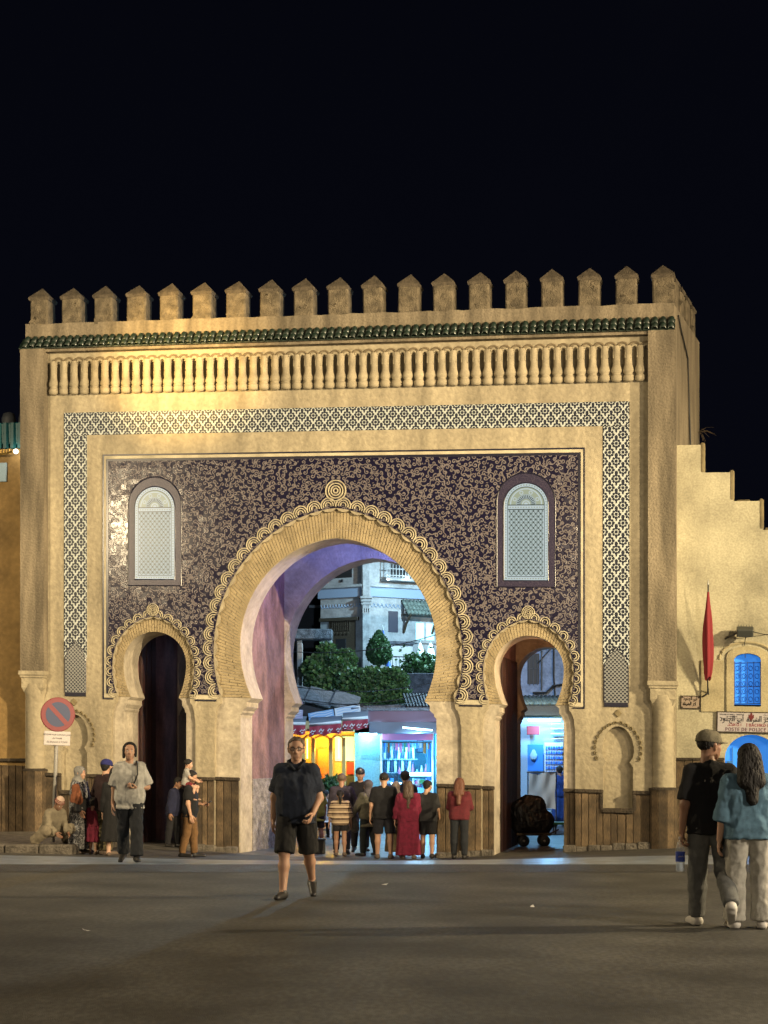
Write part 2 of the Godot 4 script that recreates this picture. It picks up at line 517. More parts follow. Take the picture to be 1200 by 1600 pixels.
func make_tile_textures() -> void:
	# --- flower lattice band: one flower in the middle of the cell, a quarter in each corner
	var w := 96
	var h := 132
	var cream := Color(0.69, 0.71, 0.70)
	var ink := Color(0.06, 0.09, 0.15)
	var im := Image.create_empty(w, h, false, Image.FORMAT_RGB8)
	for y in h:
		for x in w:
			var dark := false
			for o in [Vector2(0, 0), Vector2(-0.5, -0.5), Vector2(0.5, -0.5), Vector2(-0.5, 0.5), Vector2(0.5, 0.5)]:
				var p := Vector2((x + 0.5) / w - 0.5 - o.x, ((y + 0.5) / h - 0.5 - o.y) * 1.35) * 0.265
				if p.length() < 0.033:
					dark = true
				for k in 8:
					var a := TAU * k / 8.0
					var q := p - Vector2(cos(a), sin(a)) * 0.074
					if q.length() < (0.03 if k % 2 == 0 else 0.0265):
						dark = true
				var b := p - Vector2(0, -0.122)
				if (b / Vector2(0.034, 0.044)).length() < 1.0:
					dark = true
				b = p - Vector2(0, 0.115)
				if (b / Vector2(0.02, 0.024)).length() < 1.0:
					dark = true
			im.set_pixel(x, y, ink if dark else cream)
	M.band = tile_mat(im, 0.5, 0.4)
	M.band.normal_enabled = true
	M.band.normal_texture = facets(2, 0.05, 31)
	# --- small grey lattice under the band
	im = Image.create_empty(64, 64, false, Image.FORMAT_RGB8)
	for y in 64:
		for x in 64:
			var fx := absf(fmod((x + y) / 64.0 * 2.0, 1.0) - 0.5)
			var fy := absf(fmod((x - y + 64) / 64.0 * 2.0, 1.0) - 0.5)
			var c := Color(0.55, 0.56, 0.55) if fx < 0.13 or fy < 0.13 else Color(0.14, 0.15, 0.19)
			im.set_pixel(x, y, c)
	M.lattice = tile_mat(im, 0.35, 0.2)
	# --- blind window: border of squares, half-round fan, field of star dots
	var W := 356
	var H := 804
	im = Image.create_empty(W, H, false, Image.FORMAT_RGB8)
	var pale := Color(0.50, 0.60, 0.76)
	var deep := Color(0.13, 0.2, 0.24)
	var cy := 193
	for y in H:
		for x in W:
			var c := pale
			var ed := float(mini(mini(x, W - 1 - x), H - 1 - y))
			if y < cy:
				ed = W * 0.5 - Vector2(x - W * 0.5, y - cy).length()
			var along := float(y) if ed == mini(x, W - 1 - x) or y < cy else float(x)
			if y < cy:
				along = atan2(y - cy, x - W * 0.5) * W * 0.45
			if ed > 7 and ed < 17 and fmod(along + 1000.0, 22.0) < 10.0:
				c = Color(0.38, 0.46, 0.5)
			elif ed > 25 and ed < 31:
				c = deep
			elif ed >= 31:
				if y < cy - 6:
					var r := Vector2(x - W * 0.5, y - (cy - 8)).length()
					var a := atan2((cy - 8) - y, x - W * 0.5)
					c = Color(0.42, 0.5, 0.53)
					if r < 16 or (r > 24 and r < 34):
						c = pale
					elif r > 44 and r < 74:
						c = pale if fmod(a + 10.0, 0.22) < 0.09 else deep
					elif r > 74 and r < 84:
						c = pale if fmod(a + 10.0, 0.12) < 0.07 else Color(0.3, 0.37, 0.4)
					elif r > 122 and r < 132:
						c = pale
					else:
						for k in 4:
							var aa := 0.42 + k * (PI - 0.84) / 3.0
							var q := Vector2(x - W * 0.5, y - (cy - 8)) - Vector2(cos(aa), -sin(aa)) * 102.0
							if absf(q.length() - 13.0) < 3.5:
								c = pale
				elif y < cy + 2:
					c = deep
				elif y < cy + 30:
					c = Color(0.38, 0.46, 0.5) if y > cy + 11 and y < cy + 21 and fmod(x, 22.0) < 10.0 else pale
				elif y < cy + 38:
					c = deep
				elif ed > 36:
					var sx := 40.0
					var sy := 46.0
					var gx := x - W * 0.5 + 4000.0
					var gy := float(y - cy) + 2000.0
					for o in [Vector2(0, 0), Vector2(0.5, 0.5)]:
						var q := Vector2(fposmod(gx / sx - o.x + 0.5, 1.0) - 0.5, fposmod(gy / sy - o.y + 0.5, 1.0) - 0.5) * Vector2(sx, sy)
						if q.length() < 8.5:
							c = deep
						for k in 6:
							var aa := TAU * k / 6.0
							if (q - Vector2(cos(aa), sin(aa)) * 14.0).length() < 4.0:
								c = Color(0.24, 0.33, 0.37)
			im.set_pixel(x, y, c)
	M.blind = tile_mat(im, 0.35, 0.15)
	# --- carved arabesque, right half of the panel: scrolls that curl into spirals, buds and leaves
	var S := 1024
	var buf := PackedByteArray()
	buf.resize(S * S * 3)
	for i in S * S:
		buf[i * 3] = 24
		buf[i * 3 + 1] = 22
		buf[i * 3 + 2] = 43
	var r2 := RandomNumberGenerator.new()
	r2.seed = 77
	var placed := []
	var tries := 0
	while placed.size() < 3200 and tries < 90000:
		tries += 1
		var p := Vector2(r2.randf_range(6, S - 6), r2.randf_range(6, S - 6))
		var ok := true
		for q in placed:
			if q.distance_squared_to(p) < 19.0 * 19.0:
				ok = false
				break
		if ok:
			placed.append(p)
	for p in placed:
		var tone := Color8(104, 98, 100).lightened(r2.randf_range(-0.04, 0.05))
		var turn := 1.0 if r2.randf() < 0.5 else -1.0
		var a0 := r2.randf() * TAU
		var R := r2.randf_range(7.6, 10.0)
		# the curl: from an eye outward, then a stem that runs away with the opposite bend
		var pos: Vector2 = p
		for s in 30:
			var f := s / 29.0
			var aa := a0 + turn * f * 5.4
			pos = p + Vector2(cos(aa), sin(aa)) * R * (0.28 + 0.72 * f)
			stamp(buf, S, pos, 2.5 - 0.6 * f, tone)
		stamp(buf, S, p + Vector2(cos(a0), sin(a0)) * R * 0.2, 2.3, tone)
		var dir := a0 + turn * 5.4 + turn * PI * 0.5
		for s in 13:
			dir -= turn * 0.13
			pos += Vector2(cos(dir), sin(dir)) * 1.9
			stamp(buf, S, pos, 1.8 + 1.1 * sin(PI * s / 12.0) * float(s > 5), tone)
	# small commas and dots in the gaps
	for t in 26000:
		var p := Vector2(r2.randf_range(6, S - 6), r2.randf_range(6, S - 6))
		var free := true
		for k in 9:
			var q := p + Vector2(cos(k * 0.785), sin(k * 0.785)) * (8.5 if k < 8 else 0.0)
			if buf[(clampi(int(q.y), 0, S - 1) * S + clampi(int(q.x), 0, S - 1)) * 3] > 60:
				free = false
				break
		if free:
			var a1 := r2.randf() * TAU
			var tone := Color8(94, 88, 92)
			for s in 7:
				a1 += 0.25
				stamp(buf, S, p + Vector2(cos(a1), sin(a1)) * 3.6, 1.3 + 0.22 * s, tone)
	im = Image.create_from_data(S, S, false, Image.FORMAT_RGB8, buf)
	M.arabesque = tile_mat(im, 0.2, 0.8)
	M.arabesque.metallic_specular = 0.36
	M.arabesque.normal_enabled = true
	M.arabesque.normal_texture = facets(44, 0.013, 32)
	# --- border strip round the blind windows: the same carving, finer
	im = Image.create_empty(128, 128, false, Image.FORMAT_RGB8)
	var nn := FastNoiseLite.new()
	nn.seed = 3
	nn.frequency = 0.09
	for y in 128:
		for x in 128:
			var v := absf(nn.get_noise_2d(x, y))
			im.set_pixel(x, y, Color8(64, 58, 76) if v < 0.12 else Color8(30, 26, 52))
	M.border = tile_mat(im, 0.4, 0.3)

func stamp(buf: PackedByteArray, S: int, p: Vector2, r: float, c: Color) -> void:
	var y0 := maxi(0, int(p.y - r))
	var y1 := mini(S - 1, int(p.y + r) + 1)
	var cr := c.r8
	var cg := c.g8
	var cb := c.b8
	for y in range(y0, y1 + 1):
		var dy := y - p.y
		var q := r * r - dy * dy
		if q <= 0.0:
			continue
		q = sqrt(q)
		for x in range(maxi(0, int(ceil(p.x - q))), mini(S - 1, int(p.x + q)) + 1):
			var i := (y * S + x) * 3
			buf[i] = cr
			buf[i + 1] = cg
			buf[i + 2] = cb

# each glazed tile lies at its own slight angle, so that a lamp's reflection breaks up
func facets(n: int, amount: float, sd: int) -> ImageTexture:
	var r := RandomNumberGenerator.new()
	r.seed = sd
	var cell := 12
	var im := Image.create_empty(n * cell, n * cell, false, Image.FORMAT_RGB8)
	for y in n:
		for x in n:
			var v := Vector3(r.randfn() * amount, r.randfn() * amount, 1.0).normalized()
			im.fill_rect(Rect2i(x * cell, y * cell, cell, cell), Color(v.x * 0.5 + 0.5, v.y * 0.5 + 0.5, v.z * 0.5 + 0.5))
	return ImageTexture.create_from_image(im)

# ------------------------------------------------------------------ ground
func ground_y(x: float, z: float) -> float:
	var t := clampf((-z - 22.0) / 11.5, 0.0, 1.0)
	var s := t * t * (3.0 - 2.0 * t)
	return -s * (0.25 + 0.36 * exp(-pow((x + 0.6) / 5.0, 2.0)))

func build_ground() -> void:
	var st := st_new(false)
	var xs := []
	var zs := []
	for i in 61:
		xs.append(-30.0 + i)
	xs.push_front(-200.0)
	xs.append(200.0)
	for i in 61:
		zs.append(10.0 - i * 1.0)
	zs.push_front(120.0)
	zs.append(-220.0)
	for i in xs.size() - 1:
		for j in zs.size() - 1:
			var q := []
			for k in [[i, j + 1], [i, j], [i + 1, j], [i + 1, j + 1]]:
				q.append(Vector3(xs[k[0]], ground_y(xs[k[0]], zs[k[1]]), zs[k[1]]))
			quad(st, q[1], q[2], q[3], q[0])
	struct("ground", st, M.asphalt)
	# pale strip before the gate: blue-white light sheen put into the ground colour
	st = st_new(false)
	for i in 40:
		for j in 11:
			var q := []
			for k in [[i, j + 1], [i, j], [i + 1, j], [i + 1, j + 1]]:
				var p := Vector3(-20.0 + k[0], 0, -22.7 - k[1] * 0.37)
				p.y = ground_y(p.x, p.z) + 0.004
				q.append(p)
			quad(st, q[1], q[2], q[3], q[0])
	struct("sheen_strip", st, M.ground_sheen)
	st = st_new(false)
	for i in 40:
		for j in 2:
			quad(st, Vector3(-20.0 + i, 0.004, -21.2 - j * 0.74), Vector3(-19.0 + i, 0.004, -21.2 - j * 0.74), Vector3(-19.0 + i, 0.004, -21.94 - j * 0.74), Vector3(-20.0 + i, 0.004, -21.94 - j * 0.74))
	struct("sheen_fade_strip", st, M.sheen_fade)  # near edge of the painted sheen, where it fades into the asphalt
	# scraps of litter
	for k in 3:
		var p := Vector3([0.0, 1.5, -2.6][k], 0.016, [-19.0, -16.2, -14.0][k])
		var sc := thing("paper_scrap", ["small white paper scrap on the asphalt right of the striding man", "small pale scrap on the asphalt below the right arch", "tiny scrap in the left foreground asphalt"][k], "litter", "paper scraps on the asphalt", Transform3D(Basis(Vector3.UP, k * 1.3).scaled(Vector3.ONE * 0.6), p))
		st = st_new()
		quad(st, Vector3(-0.05, 0, 0.03), Vector3(0.05, -0.01, 0.035), Vector3(0.045, 0.015, -0.03), Vector3(-0.04, 0.0, -0.03))
		tri(st, Vector3(0.05, -0.01, 0.035), Vector3(0.09, 0.03, 0.0), Vector3(0.045, 0.015, -0.03))
		part("sheet", st, M.white_paint, sc)
	# worn paving of the lane behind the gate
	st = st_new(false)
	for i in 14:
		for j in 30:
			var q := []
			for k in [[i, j + 1], [i, j], [i + 1, j], [i + 1, j + 1]]:
				var p := Vector3(-7.0 + k[0], 0, -33.6 - k[1])
				p.y = ground_y(p.x, p.z) + 0.004
				q.append(p)
			quad(st, q[1], q[2], q[3], q[0])
	struct("lane_paving", st, M.paving)

# ------------------------------------------------------------------ the gate; its own axes: x to the right along the front, y up, z out of the front
func P(a: float, v: float, w := 0.0) -> Vector3:
	return Vector3(a, v - TILT * a, w)

# horseshoe curve from its left foot over the apex to its right foot
func horseshoe(c: float, hw: float, cy: float, rise: float, foot: float, inset: float, n := 24) -> PackedVector2Array:
	var o := (rise * rise - hw * hw) / (2.0 * hw)
	var r := hw + o
	var left := PackedVector2Array()
	for i in 9:
		var t := i / 9.0
		left.append(Vector2(-(hw - inset * (1.0 - t) * (1.0 - t)), lerpf(foot, cy, t)))
	var top := acos(clampf(-o / r, -1.0, 1.0))
	for i in n + 1:
		var a := lerpf(PI, top, float(i) / n)
		left.append(Vector2(o + r * cos(a), cy + r * sin(a)))
	var all := PackedVector2Array()
	for p in left:
		all.append(Vector2(c + p.x, p.y))
	for i in range(left.size() - 2, -1, -1):
		all.append(Vector2(c - left[i].x, left[i].y))
	return all

func curve_at(curve: PackedVector2Array, t: float) -> Array:   # [point, direction of travel] at a fraction of the length
	var total := 0.0
	for i in curve.size() - 1:
		total += curve[i].distance_to(curve[i + 1])
	var want := clampf(t, 0.0, 1.0) * total
	for i in curve.size() - 1:
		var d := curve[i].distance_to(curve[i + 1])
		if want <= d or i == curve.size() - 2:
			return [curve[i].lerp(curve[i + 1], want / maxf(d, 1e-6)), (curve[i + 1] - curve[i]).normalized()]
		want -= d
	return []

func offset_curve(curve: PackedVector2Array, by: float) -> PackedVector2Array:
	var out := PackedVector2Array()
	for i in curve.size():
		var d := (curve[mini(i + 1, curve.size() - 1)] - curve[maxi(i - 1, 0)]).normalized()
		out.append(curve[i] + Vector2(-d.y, d.x) * by)
	return out

# the same curve with round teeth that point into the opening
func toothed(curve: PackedVector2Array, teeth: int, amp: float) -> PackedVector2Array:
	var out := PackedVector2Array()
	var per := 7
	for i in teeth * per + 1:
		var t := float(i) / (teeth * per)
		var pd := curve_at(curve, t)
		var d: Vector2 = pd[1]
		out.append(pd[0] + Vector2(d.y, -d.x) * amp * absf(sin(PI * i / per)))
	return out

const DOORS := [
	{"c": 0.0, "step": 2.66, "hw": 2.12, "in": [2.12, 4.4, 2.28, 3.29, 0.25], "out": [2.68, 4.27, 3.03, 3.29, 0.16], "teeth": 36, "amp": 0.06, "ring": [0.168, 0.12, 0.072], "sink": 0.075, "fin": 7.66, "finr": 0.23, "bricks": 150},
	{"c": -4.045, "step": 0.955, "hw": 0.713, "in": [0.713, 3.98, 0.69, 3.26, 0.17], "out": [0.925, 3.95, 1.04, 3.26, 0.1], "teeth": 20, "amp": 0.035, "ring": [0.11, 0.066], "sink": 0.05, "fin": 5.14, "finr": 0.135, "bricks": 64},
	{"c": 4.045, "step": 0.955, "hw": 0.713, "in": [0.713, 3.98, 0.69, 3.26, 0.17], "out": [0.925, 3.95, 1.04, 3.26, 0.1], "teeth": 20, "amp": 0.035, "ring": [0.11, 0.066], "sink": 0.05, "fin": 5.14, "finr": 0.135, "bricks": 64},
]

func curve_of(d: Dictionary, which: String) -> PackedVector2Array:
	var k: Array = d[which]
	return horseshoe(d.c, k[0], k[1], k[2], k[3], k[4])

func opening(d: Dictionary, low: float) -> PackedVector2Array:   # jamb, little capital and horseshoe, left foot to right foot
	var c: float = d.c
	var hw: float = d.hw
	var k: float = d["in"][4] / 0.25
	var left := [Vector2(-hw, low), Vector2(-hw, 2.93), Vector2(-hw + 0.05 * k, 2.98), Vector2(-hw + 0.05 * k, 3.02), Vector2(-hw + 0.14 * k, 3.1), Vector2(-hw + 0.14 * k, 3.2)]
	var out := PackedVector2Array()
	for p in left:
		out.append(Vector2(c + p.x, p.y))
	out.append_array(curve_of(d, "in"))
	for i in range(left.size() - 1, -1, -1):
		out.append(Vector2(c - left[i].x, left[i].y))
	return out

func build_gate() -> void:
	var g := thing("city_gate", "tall floodlit gateway with three horseshoe arches, dark arabesque tile and a crenellated top", "gate", "", gate_frame)
	# front skin, cut by the three arch frames and the two keyhole niches
	var poly := PackedVector2Array([Vector2(-7.0, -0.7)])
	var cuts := [[-5.86, null], [-4.045, DOORS[1]], [0.0, DOORS[0]], [4.045, DOORS[2]], [5.86, null]]
	for cut in cuts:
		if cut[1] == null:
			poly.append_array(niche_outline(cut[0], -0.7))
		else:
			var d: Dictionary = cut[1]
			var outer := toothed(curve_of(d, "out"), d.teeth, d.amp)
			var f: Vector2 = outer[0]
			var c: float = d.c
			var s: float = d.step
			var gap: float = s - (c - f.x)
			poly.append_array(PackedVector2Array([Vector2(c - s, -0.7), Vector2(c - s, 2.78), Vector2(c - s + gap * 0.12, 2.84), Vector2(c - s + gap * 0.2, 2.98), Vector2(c - s + gap * 0.55, 3.1), Vector2(c - s + gap * 0.9, 3.16)]))
			poly.append_array(outer)
			poly.append_array(PackedVector2Array([Vector2(c + s - gap * 0.9, 3.16), Vector2(c + s - gap * 0.55, 3.1), Vector2(c + s - gap * 0.2, 2.98), Vector2(c + s - gap * 0.12, 2.84), Vector2(c + s, 2.78), Vector2(c + s, -0.7)]))
	poly.append_array(PackedVector2Array([Vector2(7.0, -0.7), Vector2(7.0, 9.98), Vector2(-7.0, 9.98)]))
	var st := st_new()
	extrude(st, poly, -0.16, 0.0, TILT)
	part("front_wall", st, M.plaster, g)
	# upper strips of the front: the corbel table hangs before a deep slot
	st = st_new()
	extrude(st, rect(-7.0, 10.47, 7.0, 10.8), -0.3, 0.0, TILT)
	extrude(st, rect(-7.0, 9.9, 7.0, 10.6), -0.45, -0.04, TILT)
	extrude(st, rect(-7.0, 9.9, -6.5, 10.47), -0.3, -0.001, TILT)
	extrude(st, rect(6.5, 9.9, 7.0, 10.47), -0.3, -0.001, TILT)
	part("frieze_wall", st, M.plaster, g)
	# arch walls set back behind the skin, with the passage openings
	for d in DOORS:
		var s: float = d.step + 0.12
		var c: float = d.c
		var outer := offset_curve(curve_of(d, "out"), 0.1)
		poly = PackedVector2Array([Vector2(c - s, -0.7), Vector2(c - s, 3.3)])
		for p in outer:
			if p.y > 3.35:
				poly.append(p)
		poly.append_array(PackedVector2Array([Vector2(c + s, 3.3), Vector2(c + s, -0.7)]))
		var op := opening(d, -0.7)
		op.reverse()
		poly.append_array(op)
		st = st_new()
		extrude(st, poly, -0.95, -0.1, TILT, true)
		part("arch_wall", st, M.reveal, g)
		# thin bricks set on edge round the arch
		st = st_new()
		brick_ring(st, d, -0.1, 0.022)
		part("voussoirs", st, M.brick, g).set_meta("kind", "stuff")
		add_scallops(g, d)
	build_core(g)
	build_tile_panel(g)
	build_bands(g)
	build_corbels(g)
	build_crown(g)
	build_pilasters(g)
	build_wainscot(g)
	build_niches(g)

func brick_ring(st: SurfaceTool, d: Dictionary, w: float, proud: float) -> void:
	var inner := curve_of(d, "in")
	var outer := offset_curve(curve_of(d, "out"), -0.01)
	var n: int = d.bricks
	for i in n:
		var t0 := (i + 0.1) / n
		var t1 := (i + 0.9) / n
		var a: Vector2 = curve_at(inner, t0)[0]
		var b: Vector2 = curve_at(inner, t1)[0]
		var e: Vector2 = curve_at(outer, t0)[0]
		var f: Vector2 = curve_at(outer, t1)[0]
		var cutp := [0.0, 0.33 + 0.25 * (i % 2) + rng.randf_range(-0.05, 0.05), 1.0]
		for k in 2:
			var u0: float = cutp[k] + 0.012
			var u1: float = cutp[k + 1] - 0.012
			var q := PackedVector2Array([a.lerp(e, u0), b.lerp(f, u0), b.lerp(f, u1), a.lerp(e, u1)])
			extrude(st, q, w - 0.01, w + proud + rng.randf_range(-0.008, 0.008), TILT)

func ring_arc(st: SurfaceTool, r: float, wide: float, high: float, z: float, from: float, to: float, n: int) -> void:
	for i in n:
		var a0 := lerpf(from, to, float(i) / n)
		var a1 := lerpf(from, to, float(i + 1) / n)
		var d0 := Vector3(cos(a0), sin(a0), 0)
		var d1 := Vector3(cos(a1), sin(a1), 0)
		var o := Vector3(0, 0, z)
		var up := Vector3(0, 0, high)
		var ri := r - wide
		var rm0 := r - wide * 0.25
		var rm1 := r - wide * 0.75
		quad(st, o + d0 * rm1 + up, o + d0 * rm0 + up, o + d1 * rm0 + up, o + d1 * rm1 + up)
		quad(st, o + d0 * rm0 + up, o + d0 * r, o + d1 * r, o + d1 * rm0 + up)
		quad(st, o + d0 * ri, o + d0 * rm1 + up, o + d1 * rm1 + up, o + d1 * ri)

func add_scallops(g: Node3D, d: Dictionary) -> void:
	var rings: Array = d.ring
	var st := st_new()
	for k in rings.size():
		ring_arc(st, rings[k], 0.026 if rings.size() > 2 else 0.022, 0.022 + 0.006 * k, 0.0, -0.3, PI + 0.3, 14)
	var m := mesh_of(st)
	var curve := curve_of(d, "out")
	var n: int = d.teeth
	for i in n:
		var pd := curve_at(curve, (i + 0.5) / n)
		var dir: Vector2 = pd[1]
		var nor := Vector2(-dir.y, dir.x)
		var p: Vector2 = pd[0] + nor * float(d.sink)
		part("scallop", m, M.cream, g, P(p.x, p.y, 0.016 + 0.003 * (i % 2)), Basis(Vector3(0, 0, 1), nor.angle() - PI / 2))
	st = st_new()
	var R: float = d.finr
	for k in [1.0, 0.74, 0.5, 0.27]:
		ring_arc(st, R * k, R * 0.13, 0.03, 0.0, 0.0, TAU, 24)
	part("ringed_boss", st, M.cream, g, P(d.c, d.fin, 0.02))

func build_core(g: Node3D) -> void:
	# masonry between front and back, with the three passages; then the back wall
	var poly := PackedVector2Array([Vector2(-6.95, -0.7)])
	for c in [[-4.045, 0.735, 5.1], [0.0, 2.14, 7.1], [4.045, 0.735, 5.1]]:
		poly.append_array(PackedVector2Array([Vector2(c[0] - c[1], -0.7), Vector2(c[0] - c[1], c[2]), Vector2(c[0] + c[1], c[2]), Vector2(c[0] + c[1], -0.7)]))
	poly.append_array(PackedVector2Array([Vector2(6.95, -0.7), Vector2(6.95, 9.9), Vector2(-6.95, 9.9)]))
	var st := st_new()
	extrude(st, poly, -3.6, -0.951, TILT, true)
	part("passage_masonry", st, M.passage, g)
	poly = PackedVector2Array([Vector2(-7.0, -0.7)])
	for d in [DOORS[1], DOORS[0], DOORS[2]]:
		poly.append_array(opening(d, -0.7))
	poly.append_array(PackedVector2Array([Vector2(7.0, -0.7), Vector2(7.0, 10.9), Vector2(-7.0, 10.9)]))
	st = st_new()
	extrude(st, poly, -4.3, -3.601, TILT, true)
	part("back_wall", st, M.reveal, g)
	st = st_new()
	brick_ring(st, DOORS[0], -3.6, 0.02)
	part("back_voussoirs", st, M.reveal, g).set_meta("kind", "stuff")
	st = st_new()
	extrude(st, rect(-6.95, 9.9, 6.95, 10.9), -3.6, -0.46, TILT)
	part("roof_slab", st, M.plaster_old, g)
	# eroded lower plaster along the side walls of the middle passage
	for s in [-1.0, 1.0]:
		st = st_new()
		box(st, P(s * 2.13, 0.6, -2.28), Vector3(0.05, 1.9, 2.6), 0.01)
		part("eroded_dado", st, M.eroded, g)
	# dark red door leaves folded back against the walls of the right passage
	for s in [-1.0]:
		st = st_new()
		for k in 6:
			box(st, P(4.045 + s * 0.7, 2.0, -1.2 - k * 0.4), Vector3(0.06, 4.6, 0.385), 0.012)
		part("door_leaf", st, M.door_red, g)
	st = st_new()
	for k in 3:
		box(st, P(-4.045 - 0.69, 2.0, -1.2 - k * 0.3), Vector3(0.07, 5.4, 0.28), 0.012)
	part("door_leaf", st, M.door_red, g)

func build_tile_panel(g: Node3D) -> void:
	for s in [1.0, -1.0]:
		var poly := PackedVector2Array([Vector2(0, 8.37), Vector2(5.1, 8.37), Vector2(5.1, 3.34)])
		var small := offset_curve(curve_of(DOORS[2], "out"), 0.006)
		for i in range(small.size() - 1, -1, -1):
			if small[i].y > 3.36 or i == 0 or i == small.size() - 1:
				poly.append(Vector2(small[i].x, maxf(small[i].y, 3.34)))
		var big := offset_curve(curve_of(DOORS[0], "out"), 0.006)
		for i in range(big.size() - 1, big.size() / 2, -1):
			poly.append(Vector2(big[i].x, maxf(big[i].y, 3.34)))
		poly.append(Vector2(0, big[big.size() / 2].y))
		var st := st_new()
		if s > 0.0:
			extrude(st, poly, 0.0, 0.014, TILT, false, true, Vector2(0, 3.3), Vector2(5.12, 5.12))
		else:
			for i in poly.size():
				poly[i].x = -poly[i].x
			extrude(st, poly, 0.0, 0.014, TILT, false, true, Vector2(0, 3.3), Vector2(-5.12, 5.12))
		part("arabesque_panel", st, M.arabesque, g)
		# inner dark rim and outer dark line, a pale strip between
		st = st_new()
		extrude(st, rect(s * 5.06, 3.33, s * 5.11, 8.38), 0.0, 0.022, TILT)
		extrude(st, rect(0, 8.34, s * 5.11, 8.39), 0.0, 0.0215, TILT)
		extrude(st, rect(s * 5.165, 3.2, s * 5.195, 8.49), 0.0, 0.018, TILT)
		extrude(st, rect(0, 8.462, s * 5.195, 8.492), 0.0, 0.0175, TILT)
		extrude(st, rect(s * 4.95, 3.2, s * 5.195, 3.225), 0.0, 0.0175, TILT)
		extrude(st, rect(s * 2.62, 3.2, s * 3.1, 3.23), 0.0, 0.0175, TILT)
		part("dark_tile_line", st, M.navy, g)
		st = st_new()
		extrude(st, rect(s * 5.115, 3.24, s * 5.16, 8.455), 0.0, 0.016, TILT)
		extrude(st, rect(0, 8.395, s * 5.16, 8.455), 0.0, 0.0155, TILT)
		extrude(st, rect(s * 4.95, 3.24, s * 5.16, 3.32), 0.0, 0.0155, TILT)
		extrude(st, rect(s * 2.6, 3.24, s * 3.12, 3.325), 0.0, 0.0155, TILT)
		part("pale_tile_line", st, M.cream, g)
		# blind window
		var cx: float = s * 4.0
		st = st_new()
		var rim := round_top(cx, 0.595, 5.665, 7.39, 20)
		extrude(st, rim, 0.0, 0.02, TILT, false, true, Vector2.ZERO, Vector2(0.6, 0.6))
		part("window_border", st, M.border, g)
		st = st_new()
		var edge := []
		for p in round_top(cx, 0.6, 5.66, 7.39, 20):
			edge.append(P(p.x, p.y, 0.02))
		edge.append(edge[0])
		tube(st, edge, 0.014, 6)
		edge = []
		for p in round_top(cx, 0.456, 5.79, 7.33, 20):
			edge.append(P(p.x, p.y, 0.026))
		edge.append(edge[0])
		tube(st, edge, 0.012, 6)
		part("dark_tile_line", st, M.navy, g)
		st = st_new()
		extrude(st, round_top(cx, 0.445, 5.8, 7.328, 24), 0.0, 0.03, TILT, false, true, Vector2(cx - 0.445, 5.8), Vector2(0.89, 2.01))
		part("blind_window", st, M.blind, g)

func round_top(c: float, hw: float, y0: float, cy: float, n: int, rise := 1.0) -> PackedVector2Array:
	var p := PackedVector2Array([Vector2(c - hw, y0), Vector2(c + hw, y0)])
	for i in n + 1:
		var a := PI * i / n
		p.append(Vector2(c + hw * cos(a), cy + hw * rise * sin(a)))
	return p

func build_bands(g: Node3D) -> void:
	var st := st_new()
	extrude(st, rect(-6.09, 8.92, 6.09, 9.41), 0.0, 0.012, TILT, false, true, Vector2(0.0, 8.92), Vector2(0.2436, 0.3267))
	part("flower_band", st, M.band, g)
	for s in [-1.0, 1.0]:
		st = st_new()
		var poly := PackedVector2Array([Vector2(s * 6.09, 8.915), Vector2(s * 5.56, 8.915), Vector2(s * 5.56, 4.1)])
		var og := ogee(s * 5.825, 0.245, 4.02, 4.47)
		if s > 0:
			og.reverse()
		poly.append_array(og)
		poly.append(Vector2(s * 6.09, 4.1))
		extrude(st, poly, 0.0, 0.012, TILT, false, true, Vector2(s * 5.56, 8.92), Vector2(0.265, 0.357))
		part("flower_band", st, M.band, g)
		st = st_new()
		poly = PackedVector2Array([Vector2(s * 5.825 - 0.24, 3.33), Vector2(s * 5.825 + 0.24, 3.33)])
		ogee(s * 5.825, 0.24, 4.02, 4.46)
		var og2 := ogee(s * 5.825, 0.24, 4.02, 4.46)
		og2.reverse()
		poly.append_array(og2)
		extrude(st, poly, 0.0, 0.02, TILT, false, true, Vector2.ZERO, Vector2(0.16, 0.16))
		part("lattice_panel", st, M.lattice, g)
		st = st_new()
		extrude(st, rect(s * 5.825 - 0.24, 3.25, s * 5.825 + 0.24, 3.335), 0.0, 0.024, TILT)
		var line := []
		for p in ogee(s * 5.825, 0.245, 4.02, 4.47):
			line.append(P(p.x, p.y, 0.02))
		line.push_front(P(s * 5.825 - 0.245, 3.33, 0.02))
		line.append(P(s * 5.825 + 0.245, 3.33, 0.02))
		tube(st, line, 0.009, 5)
		part("dark_tile_line", st, M.navy, g)

func ogee(c: float, hw: float, y0: float, y1: float) -> PackedVector2Array:   # left foot to right foot
	var shape := [Vector2(-1, 0), Vector2(-0.97, 0.22), Vector2(-0.8, 0.34), Vector2(-0.74, 0.38), Vector2(-0.66, 0.56), Vector2(-0.45, 0.7), Vector2(-0.24, 0.76), Vector2(-0.17, 0.86), Vector2(0, 1), Vector2(0.17, 0.86), Vector2(0.24, 0.76), Vector2(0.45, 0.7), Vector2(0.66, 0.56), Vector2(0.74, 0.38), Vector2(0.8, 0.34), Vector2(0.97, 0.22), Vector2(1, 0)]
	var p := PackedVector2Array()
	for q in shape:
		p.append(Vector2(c + q.x * hw, lerpf(y0, y1, q.y)))
	return p

